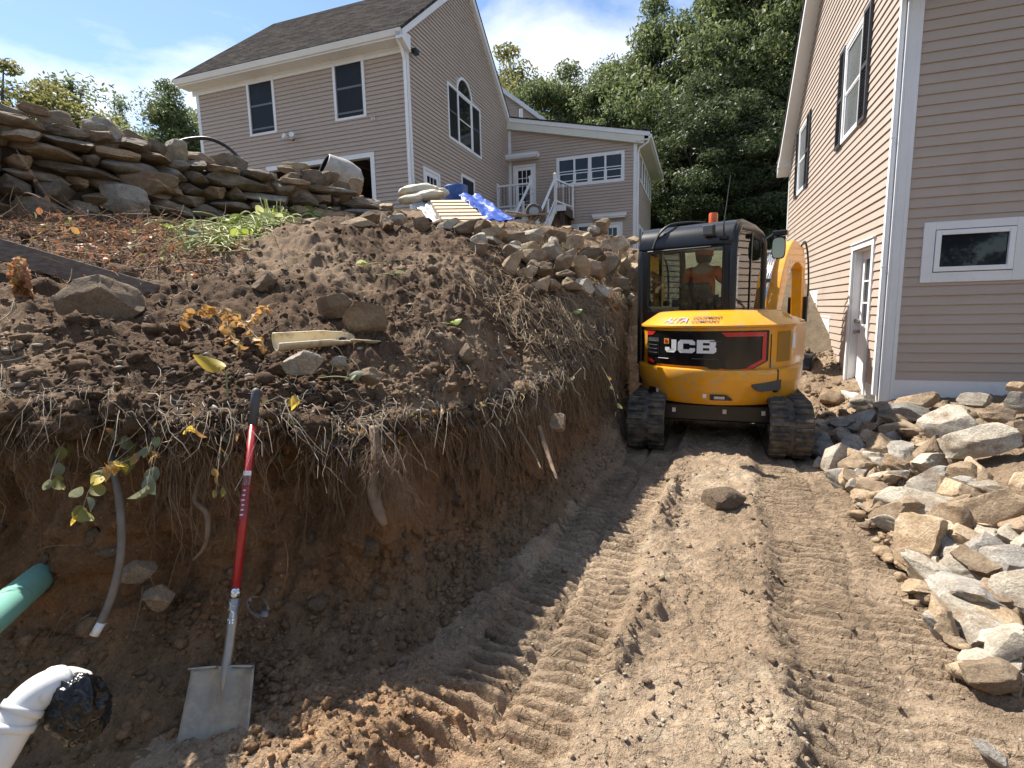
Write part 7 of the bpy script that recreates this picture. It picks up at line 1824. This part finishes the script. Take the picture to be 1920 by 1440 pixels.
# dry leafy branch in the middle left
def rv(r_, s=1.0): return Vector((r_.uniform(-1, 1), r_.uniform(-1, 1), r_.uniform(-1, 1))) * s
rl = random.Random(4)
bs = [hit_top(x, y)[0] + Vector((0, 0, h)) for x, y, h in ((500, 660, .02), (465, 632, .06), (430, 615, .09), (385, 610, .10), (345, 625, .06))]
b2 = [bs[1], hit_top(480, 615)[0] + Vector((0, 0, .09)), hit_top(508, 598)[0] + Vector((0, 0, .08))]
b3 = [bs[2], hit_top(430, 635)[0] + Vector((0, 0, .05)), hit_top(455, 665)[0] + Vector((0, 0, .02))]
lv = []
for path in (bs, b2, b3):
    pts = sm(path, 6)
    for i in range(1, len(pts)):
        for k in range(2): lv.append((pts[i] + rv(rl, .012), rl.uniform(.035, .065), rv(rl) + Vector((0, -.3, -.3))))
plant('dry_branch', 'fallen branch with curled ochre leaves in the middle of the mound', 'branch', bs[0], [bs, b2, b3], lv, 'ochre', MT['twig'], 3)
# yellow hosta leaf on a long stalk
LEAF['hosta'] = leaf_me('leaf', LM['yellow'], .55, .5, .24)
h0 = at(429, 778, 2.40); hp_ = [h0, at(426, 735, 2.41), at(424, 705, 2.43), at(418, 688, 2.45)]
t = plant('wilted_leaf', 'single yellow green hosta leaf on a long pale stalk at the lip', 'leaf', h0, [hp_], [(at(423, 690, 2.44), .15, at(362, 672, 2.46) - at(423, 690, 2.44))], 'hosta', LM['wilted'], 9, .006)
# small green leaves lying about
for k, (x, y, kd, ln, dx, lb) in enumerate(((205, 686, 'greygreen', .10, 1, 'pale grey green leaf lying on the soil left of the yellow hosta leaf'), (845, 612, 'lime', .09, 1, 'bright green leaf on the slope in the middle of the mound'), (690, 500, 'wilted', .10, -1, 'wilted pale leaf hanging high on the dark mound'), (1075, 590, 'wilted', .10, 1, 'wilted leafy stem near the lip left of the excavator'), (740, 520, 'greygreen', .10, 1, 'small grey leaf right of the wilted pale leaf'), (655, 715, 'greygreen', .08, 1, 'grey torn leaf near the lip below the broken pipe'))):
    p, d = hit_top(x, y); rl = random.Random(k)
    plant('fallen_leaf', lb, 'leaf', p, [[p + Vector((0, 0, .02)), p + Vector((-.08 * dx, 0, .03)), p + Vector((-.18 * dx, .02, .02))]], [(p + Vector((0, 0, .03)), ln, (dx, .1, .15)), (p + Vector((0, .01, .03)), ln * .7, (dx * .5, -.4, -.1))], kd, LM['wilted'], k, .004)
# heap of pulled squash stalks
hc = hit_top(480, 430)[0]; hp_ = empty('uprooted_plants', hc); rl = random.Random(8); tag(hp_, 'heap of uprooted green squash stalks and leaves below the stone wall', 'plants')
MT['stalk'] = leaf_mat('green stalk', (.30, .36, .11), (.56, .60, .27), .15)
n = 360; k = 6; r = np.random.RandomState(9)
ctr = np.array([hit_top(x, y)[0] for x, y in ((430, 455), (400, 468), (470, 448), (520, 420), (570, 412), (340, 450), (490, 425), (425, 432))])
b = ctr[r.randint(0, len(ctr), n)] + r.normal(size=(n, 3)) * np.array([.12, .10, .02]); b[:, 2] = top_z(b[:, 0], b[:, 1]) + .03 + np.abs(r.normal(size=n)) * .06
dr = r.normal(size=(n, 3)) * np.array([1, .6, .22]); dr /= np.linalg.norm(dr, axis=1)[:, None]; Lq = r.uniform(.15, .5, n); tt = np.linspace(-.5, .5, k)
P = b[:, None] + dr[:, None] * (Lq[:, None] * tt)[..., None]; P[..., 2] -= (tt ** 2 * .25)[None]; P[..., 2] = np.maximum(P[..., 2], top_z(P[..., 0].ravel(), P[..., 1].ravel()).reshape(n, k) + .015)
o = strands('stalks', P - np.array(hc), r.uniform(.004, .0085, n)[:, None] * np.ones((1, k)), MT['stalk'], None, None, 6, hp_)
for q in range(14):       # upright cut ones
    p = Vector(ctr[3]) + Vector((rl.uniform(-.15, .1), rl.uniform(-.1, .1), .05)); e = p + Vector((rl.uniform(-.12, .12), rl.uniform(-.1, .1), rl.uniform(.12, .28)))
    g = MB(); g.tube([p - hc, e - hc], [.007, .005], 6); g.build('upright_stalk', MT['stalk'], hp_, smooth=True)
for q in range(46):
    p = Vector(ctr[rl.randint(0, 7)]) + Vector((rl.uniform(-.2, .2), rl.uniform(-.12, .12), rl.uniform(.04, .14))) - hc
    add_leaf(hp_, p, p + rv(rl).normalized() * rl.uniform(.07, .17), rl.choice(['wilted', 'wilted', 'wilted', 'greygreen', 'lime']), rl)
# brown tangle gets a few leaves of its own
lf = empty('withered_plant', hb[1]); tag(lf, 'withered brown and yellow leaved plant in the dry brush', 'plant'); rl = random.Random(12)
for q in range(120):
    p = Vector(hb[rl.randint(0, 7)]) + Vector((rl.uniform(-.28, .28), rl.uniform(-.2, .2), rl.uniform(.02, .16))) - hb[1]
    add_leaf(lf, p, p + rv(rl).normalized() * rl.uniform(.03, .07), rl.choice(['ochre', 'rust', 'rust', 'wilted', 'olive']), rl)
# fern
fb = hit_top(45, 560)[0]; fr = empty('dead_fern', fb); tag(fr, 'dead orange fern fronds left of the big boulder', 'fern'); rl = random.Random(14)
for q in range(5):
    a = R(50 + q * 22); tip = Vector((math.cos(a) * .22, .05 * q - .1, math.sin(a) * .24 + .03)); g = MB(); g.tube([Vector(), tip * .5 + Vector((0, 0, .03)), tip], [.003, .002, .001], 5); g.build('stem', MT['root'], fr)
    for j in range(11):
        for s_ in (-1, 1):
            p = tip * ((j + 1) / 12); sd_ = Vector((-math.sin(a), .2, math.cos(a))) * s_; add_leaf(fr, p, p + (sd_ + tip * .8).normalized() * (.075 * (1 - .6 * j / 11)), 'ochre' if q % 2 else 'rust', rl)
# vines hanging over the lip at the left
def vine(pts, nl, kinds, ln, label, seed, srad=.0028):
    rl = random.Random(seed); ps_ = sm(pts, 6); lv = []
    for i in range(nl):
        p = ps_[min(len(ps_) - 1, int((.25 + .75 * (i + .5) / nl) * (len(ps_) - 1)))] + rv(rl, .02); lv.append((p, rl.uniform(.7, 1.25) * ln, Vector((rl.uniform(-.7, .7), rl.uniform(-.6, .1), -1 + rl.uniform(0, .8)))))
    plant('hanging_vine', label, 'vine', ps_[0], [pts], lv, kinds, MT['twig'], seed, srad, 'vines hanging over the bank lip')
vine([at(300, 795, 2.40), at(240, 845, 2.2), at(175, 905, 2.06), at(150, 975, 2.0)], 13, ['olive', 'olive', 'greygreen', 'yellow'], .062, 'vine with a cluster of olive green leaves left of the grey pipe', 1)
vine([at(330, 795, 2.40), at(262, 850, 2.2), at(215, 872, 2.12), at(185, 878, 2.08)], 9, ['ochre', 'yellow'], .05, 'vine with ochre leaves above the top of the grey pipe', 2)
vine([at(150, 785, 2.35), at(110, 850, 2.14), at(90, 915, 2.04)], 8, ['greygreen', 'olive'], .05, 'short vine with grey green leaves at the far left of the lip', 3)
vine([at(300, 785, 2.42), at(290, 840, 2.2), at(278, 900, 2.1), at(272, 925, 2.07)], 4, ['greygreen', 'olive'], .075, 'vine ending in one broad grey leaf between pipe and shovel', 4)
vine([at(395, 765, 2.42), at(372, 795, 2.26), at(366, 812, 2.2)], 6, ['yellow', 'ochre'], .055, 'yellow leaved sprig at the lip left of the shovel grip', 5)
vine([at(420, 775, 2.42), at(412, 850, 2.2), at(404, 930, 2.1)], 8, ['greygreen', 'olive', 'ochre'], .045, 'withered sprig hanging just left of the shovel handle', 6)
vine([at(250, 775, 2.42), at(235, 802, 2.28), at(222, 815, 2.22)], 7, ['greygreen', 'ochre'], .06, 'grey green leaves on the lip above the vines', 7)
vine([at(575, 755, 2.55), at(558, 742, 2.45), at(562, 752, 2.4)], 4, ['yellow', 'ochre'], .055, 'small ochre leaves on the lip right of the shovel', 8)
vine([at(290, 800, 2.4), at(285, 825, 2.2), at(278, 850, 2.12)], 5, ['ochre', 'wilted'], .05, 'pale curled leaves hanging between the vines and the shovel', 12)
vine([at(1090, 690, 4.9), at(1060, 720, 4.7), at(1030, 740, 4.5)], 7, ['ochre', 'wilted'], .06, 'dry leafed twig hanging at the far lip left of the excavator', 9)
vine([at(1130, 690, 5.5), at(1150, 730, 5.3), at(1160, 780, 5.2)], 5, ['ochre', 'wilted'], .06, 'straw coloured sprig at the far lip next to the excavator', 10)
vine([at(30, 280, 5.2), at(90, 370, 5.15), at(120, 420, 5.2)], 7, ['ochre', 'rust'], .06, 'thin weed stem with rust leaves in front of the stone wall', 11)
# thick roots in the cut
for pts, rad, lb in (([at(700, 800, 2.62), at(706, 860, 2.55), at(700, 920, 2.5), at(712, 965, 2.46), at(722, 985, 2.45)], [.022, .026, .03, .026, .012], 'thick grey root stub hanging from the bank right of the shovel'),
                     ([at(385, 880, 2.38), at(365, 935, 2.3), at(388, 965, 2.26), at(385, 1020, 2.25), at(362, 1050, 2.25)], [.008, .010, .012, .009, .004], 'curved tan root looping out of the cut left of the shovel'),
                     ([at(1010, 800, 3.95), at(1030, 860, 3.75), at(1045, 900, 3.6)], [.018, .016, .008], 'stout root curving down the bank near the excavator'),
                     ([at(970, 800, 3.8), at(1000, 850, 3.7), at(1015, 880, 3.6)], [.012, .010, .006], 'slender root beside the stout one on the bank')):
    ps_ = sm(pts, 6); o = empty('tree_root', ps_[0]); g = MB(); g.tube([p - ps_[0] for p in ps_], list(np.interp(np.linspace(0, 1, len(ps_)), np.linspace(0, 1, len(rad)), rad)), 10); g.build('root', MT['root'], o, smooth=True); tag(o, lb, 'root')
# frayed fine roots below the thick stub
r = np.random.RandomState(41); n = 240; k = 8; P = np.empty((n, k, 3)); b0 = np.array(at(712, 870, 2.52)); 
for j in range(k):
    t_ = j / (k - 1); P[:, j] = b0 + np.array([.0, -.0, -.0]) + np.c_[r.normal(size=n) * .03 + t_ * r.normal(size=n) * .09, r.normal(size=n) * .02 - t_ * .03, -.30 * t_ * r.uniform(.3, 1.3, n) - .02 * r.uniform(0, 1, n)]
P = np.cumsum(np.diff(P, axis=1, prepend=P[:, :1] * 0) * 1.0, axis=1) if False else P
start = b0 + r.normal(size=(n, 3)) * np.array([.05, .03, .06]); vel = np.c_[r.normal(size=n) * .35, r.normal(size=n) * .15 - .1, -r.uniform(.5, 1.2, n)]; Ln = r.uniform(.10, .36, n)
for j in range(k): P[:, j] = start + vel * (Ln * j / (k - 1))[:, None] + np.c_[.012 * np.sin(j * 1.1 + r.uniform(0, 6, n)), .01 * np.sin(j * .9 + np.arange(n)), np.zeros(n)]
strands('frayed_roots', P, r.uniform(.0008, .0024, n)[:, None] * (1 - .7 * np.linspace(0, 1, k))[None], MT['root'], 'frayed bundle of fine roots under the thick grey root stub')
# a few pale bare roots low at the left
r = np.random.RandomState(43); lo_ = [((65, 1230), (110, 1165), (150, 1125)), ((90, 1215), (125, 1180), (170, 1150)), ((100, 1190), (118, 1150), (128, 1125)), ((50, 1045), (90, 1025), (150, 1022)), ((285, 1030), (280, 1070), (292, 1110)), ((250, 1185), (262, 1140), (268, 1100)), ((530, 1000), (540, 1050), (532, 1100))]
P = np.stack([np.array(_smooth_path(np.array([tuple(at(x, y, 2.02 + .06 * i)) for i, (x, y) in enumerate(q)]), 10)) for q in lo_])
strands('bare_roots', P, np.full((len(lo_), 10), .0021) * np.linspace(.4, 1.1, 10)[None], MT['root'], 'pale bare root ends sticking out low in the cut')
# dry grass tufts where the mound meets the wing
r = np.random.RandomState(51); n = 900; k = 6; gx_ = r.uniform(.2, 2.3, n); gy_ = r.uniform(7.0, 10.0, n); gz_ = top_z(gx_, gy_); hgt = r.uniform(.06, .3, n); P = np.empty((n, k, 3)); ln_ = r.normal(size=(n, 2)) * .5
for j in range(k): t_ = j / (k - 1); P[:, j] = np.c_[gx_ + ln_[:, 0] * hgt * t_ ** 2, gy_ + ln_[:, 1] * hgt * t_ ** 2, gz_ + hgt * t_ * (1 - .2 * t_)]
strands('dry_grass', P, r.uniform(.0015, .003, n)[:, None] * (1 - .8 * np.linspace(0, 1, k))[None], MT['straw'], 'tufts of dry grass on the crest in front of the wing', 'grass')

# dead leaf litter caught in the stems along the lip and in the brush
def litter(name, pts, n, mt, label, seed, size=.03):
    r = np.random.RandomState(seed); P = pts[r.randint(0, len(pts), n)]; a = r.normal(size=(n, 3)); a /= np.linalg.norm(a, axis=1)[:, None]; b = np.cross(a, r.normal(size=(n, 3))); b /= np.linalg.norm(b, axis=1)[:, None]; c = np.cross(a, b)
    L_ = (size * r.uniform(.5, 1.3, n))[:, None]; W2_ = L_ * r.uniform(.3, .5, (n, 1)); cu = L_ * r.uniform(.1, .45, (n, 1))
    V = np.stack([P - a * L_, P - a * L_ * .2 + b * W2_ + c * cu * .6, P + a * L_ + c * cu * .2, P - a * L_ * .2 - b * W2_ + c * cu * .6, P], 1)
    Fq = (np.array([[0, 1, 4], [1, 2, 4], [2, 3, 4], [3, 0, 4]])[None] + (np.arange(n) * 5)[:, None, None]).reshape(-1, 3)
    o = link(name, np_mesh(name, V.reshape(-1, 3), Fq, False), mt); tag(o, label, 'leaves', None, 'stuff')
rq = np.random.RandomState(71); ui = rq.randint(40, int(NU * .78), 900); lp = BV[(NF - 1) * NU + ui]; lp = lp + np.c_[-_dir[ui] * rq.uniform(-.18, .14, (900, 1)), rq.uniform(-.16, .05, 900)]
inl = rq.uniform(size=900) < .6; tzl = top_z(lp[:, 0], lp[:, 1])
litter('lip_leaf_litter', lp, 300, LM['ochre'], 'curled dead leaves caught in the stems along the lip of the bank', 1, .024)
litter('lip_green_litter', lp, 150, LM['olive'], 'half green withered leaves caught along the lip of the bank', 2, .026)
bp2 = np.array([tuple(q) for q in hb])[rq.randint(0, len(hb), 900)] + rq.normal(size=(900, 3)) * np.array([.3, .22, .03]); bp2[:, 2] = top_z(bp2[:, 0], bp2[:, 1]) + np.abs(rq.normal(size=900)) * .06 + .02
litter('brush_leaf_litter', bp2, 420, LM['rust'], 'rusty dead leaves scattered through the dry brush', 3, .03)
# ================================================================== TREES
def crown_mesh(name, seed, n_clump, n_leaf, shape, leaf=.013, matl=None):
    """leaves of a crown of unit height: clumps on a ragged shell and inside it"""
    r = np.random.RandomState(seed)
    C_ = []
    while len(C_) < n_clump:
        u = r.uniform(-1, 1, 3)
        rad = np.linalg.norm(u)
        if rad > 1 or rad < .35: continue
        z = shape['z0'] + (u[2] * .5 + .5) * (1 - shape['z0'])
        t = (z - shape['z0']) / (1 - shape['z0'])
        w = shape['w'] * (np.interp(t, [0, .15, .4, .7, .9, 1], shape['prof']))
        C_.append((u[0] * w * (1 + .25 * r.normal()), u[1] * w * (1 + .25 * r.normal()), z + .02 * r.normal()))
    C_ = np.array(C_)
    per = n_leaf // n_clump; cl = np.repeat(np.arange(n_clump), per)
    sz = r.uniform(.035, .075, n_clump)
    g3 = r.normal(size=(len(cl), 3)); g3 /= np.linalg.norm(g3, axis=1)[:, None]; P = C_[cl] + g3 * (r.random_sample(len(cl)) ** .45)[:, None] * 1.5 * sz[cl][:, None] * np.array([1, 1, .55])
    n = len(P)
    a = r.normal(size=(n, 3)); a[:, 2] -= .5; a /= np.linalg.norm(a, axis=1)[:, None]
    b = np.cross(a, r.normal(size=(n, 3))); b /= np.linalg.norm(b, axis=1)[:, None]
    L_ = leaf * r.uniform(.7, 1.4, n)[:, None]; Wd = L_ * .36
    V = np.stack([P - a * L_, P + b * Wd, P + a * L_, P - b * Wd], 1).reshape(-1, 3)
    Fq = np.arange(n * 4).reshape(-1, 4)
    me = np_mesh(name, V, Fq, smooth=False)
    me.materials.append(matl)
    return me, C_
def trunk_mesh(name, seed, C_, shape, matl):
    r = random.Random(seed); g = MB()
    pts = [Vector((0, 0, -.03))]; x = y = 0
    for k in range(1, 9):
        x += r.uniform(-.012, .012); y += r.uniform(-.012, .012); pts.append(Vector((x, y, k / 9.0 * .9)))
    g.tube(pts, [.020 * (1 - .88 * k / 8) + .002 for k in range(9)], 8)
    for k in range(0, len(C_), max(1, len(C_) // 46)):
        c = Vector(C_[k]); z0 = max(.12, c.z - r.uniform(.08, .22)); i = min(8, int(z0 / .9 * 8)); s_ = pts[i].lerp(pts[min(8, i + 1)], .5)
        m_ = s_.lerp(c, .5) + Vector((r.uniform(-.02, .02), r.uniform(-.02, .02), .02))
        g.tube([s_, m_, c], [.007, .0045, .0015], 5)
    me = g.mesh(name, True); me.materials.append(matl); return me
MT['bark'] = mat('grey brown bark', (.06, .05, .042), (.12, .10, .085), scale=9, rough=.95, stretch=(1, 1, .25), bump=.6, bscale=20)
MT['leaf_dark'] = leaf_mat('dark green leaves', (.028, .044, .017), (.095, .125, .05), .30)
MT['leaf_mid'] = leaf_mat('mid green leaves', (.052, .078, .028), (.17, .21, .085), .40)
MT['leaf_yellow'] = leaf_mat('yellowing leaves', (.09, .105, .03), (.25, .24, .08), .4)
SH = dict(round=dict(z0=.16, w=.30, prof=[.55, .85, 1.0, .85, .5, .18]), tall=dict(z0=.08, w=.22, prof=[.8, .95, 1.0, .8, .45, .12]), wide=dict(z0=.05, w=.34, prof=[.9, 1.0, 1.0, .8, .45, .15]))
TV = {}
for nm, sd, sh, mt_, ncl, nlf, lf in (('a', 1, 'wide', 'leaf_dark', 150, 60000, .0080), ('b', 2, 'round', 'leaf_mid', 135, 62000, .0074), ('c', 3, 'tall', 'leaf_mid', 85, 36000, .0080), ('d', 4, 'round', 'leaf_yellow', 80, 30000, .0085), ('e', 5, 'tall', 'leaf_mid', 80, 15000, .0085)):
    cm, cc = crown_mesh('crown_' + nm, sd, ncl, nlf, SH[sh], lf, MT[mt_]); TV[nm] = (cm, trunk_mesh('trunk_' + nm, sd, cc, SH[sh], MT['bark']))
def tree(px, ptop, d, kind, label, rot=0.0, wid=1.0, zbase=3.1, group='trees behind the houses'):
    top = at(px, ptop, d); h = (top.z - zbase)
    t = empty('tree', (top.x, top.y, zbase), rot); t.scale = (h * wid, h * wid, h)
    for nm, me in zip(('crown', 'trunk'), TV[kind]):
        o = bpy.data.objects.new(nm, me); COL.objects.link(o); o.parent = t
    tag(t, label, 'tree', group)
TR = [
 (1390, -150, 33, 'b', 'largest broad green tree rising out of the picture behind the excavator', .3, .95),
 (1225, 15, 36, 'c', 'tall wispy tree with a thin top left of the largest tree', 1.2, .85),
 (1150, 118, 38, 'b', 'rounded green tree behind the wing roof', 2.2, .95),
 (1062, 138, 42, 'c', 'paler tree above the middle of the wing roof', .8, 1.1),
 (955, 95, 46, 'd', 'yellowing tree rising beside the steep roof of the hill house', 2.9, 1.1),
 (1015, 150, 40, 'b', 'small rounded tree between the yellowing tree and the wing', 1.9, 1.0),
 (1480, -120, 36, 'a', 'dark tree close to the near house gable', 4.0, 1.0),
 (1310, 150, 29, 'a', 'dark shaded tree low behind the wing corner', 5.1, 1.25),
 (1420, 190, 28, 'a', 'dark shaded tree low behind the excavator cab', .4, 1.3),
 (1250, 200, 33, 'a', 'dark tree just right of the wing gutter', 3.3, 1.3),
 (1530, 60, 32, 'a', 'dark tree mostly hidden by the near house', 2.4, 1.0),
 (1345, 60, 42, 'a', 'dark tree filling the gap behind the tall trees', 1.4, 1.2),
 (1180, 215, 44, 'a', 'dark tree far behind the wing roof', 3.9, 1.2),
 (5, 112, 30, 'd', 'tree cut by the left edge above the stone wall', 1.0, 1.3),
 (135, 158, 34, 'e', 'sparse tree with open twigs above the stone wall', 2.0, 1.7),
 (318, 172, 33, 'c', 'upright pale tree left of the hill house', 4.4, 1.05),
 (372, 215, 36, 'e', 'thin tree touching the left corner of the hill house', 5.0, 1.0),
 (265, 250, 40, 'e', 'low bushy tree between the sparse tree and the upright one', .7, 1.6),
 (225, 190, 42, 'e', 'nearly bare thin tree above the rounded wall boulder', 3.1, .6),
]
for px_, pt_, d_, kd, lb, ro_, wd_ in TR: tree(px_, pt_, d_, kd, lb, ro_, wd_, zbase=3.0)

# the trees across the yard whose reflection darkens the basement window
for k, (x, y, h, kd) in enumerate(((9, -13, 13, 'a'), (15, -9, 14, 'b'), (2, -17, 15, 'a'), (-7, -16, 14, 'b'), (20, -2, 13, 'a'), (-15, -10, 13, 'a'))):
    t = empty('tree', (x * 1.5, y * 1.5, -.2), k * 1.1); t.scale = (h, h, h)
    for nm, me in zip(('crown', 'trunk'), TV[kd]):
        o = bpy.data.objects.new(nm, me); COL.objects.link(o); o.parent = t
    tag(t, 'leafy tree across the yard seen only as a dark reflection in the basement window', 'tree', 'trees reflected in the basement window')
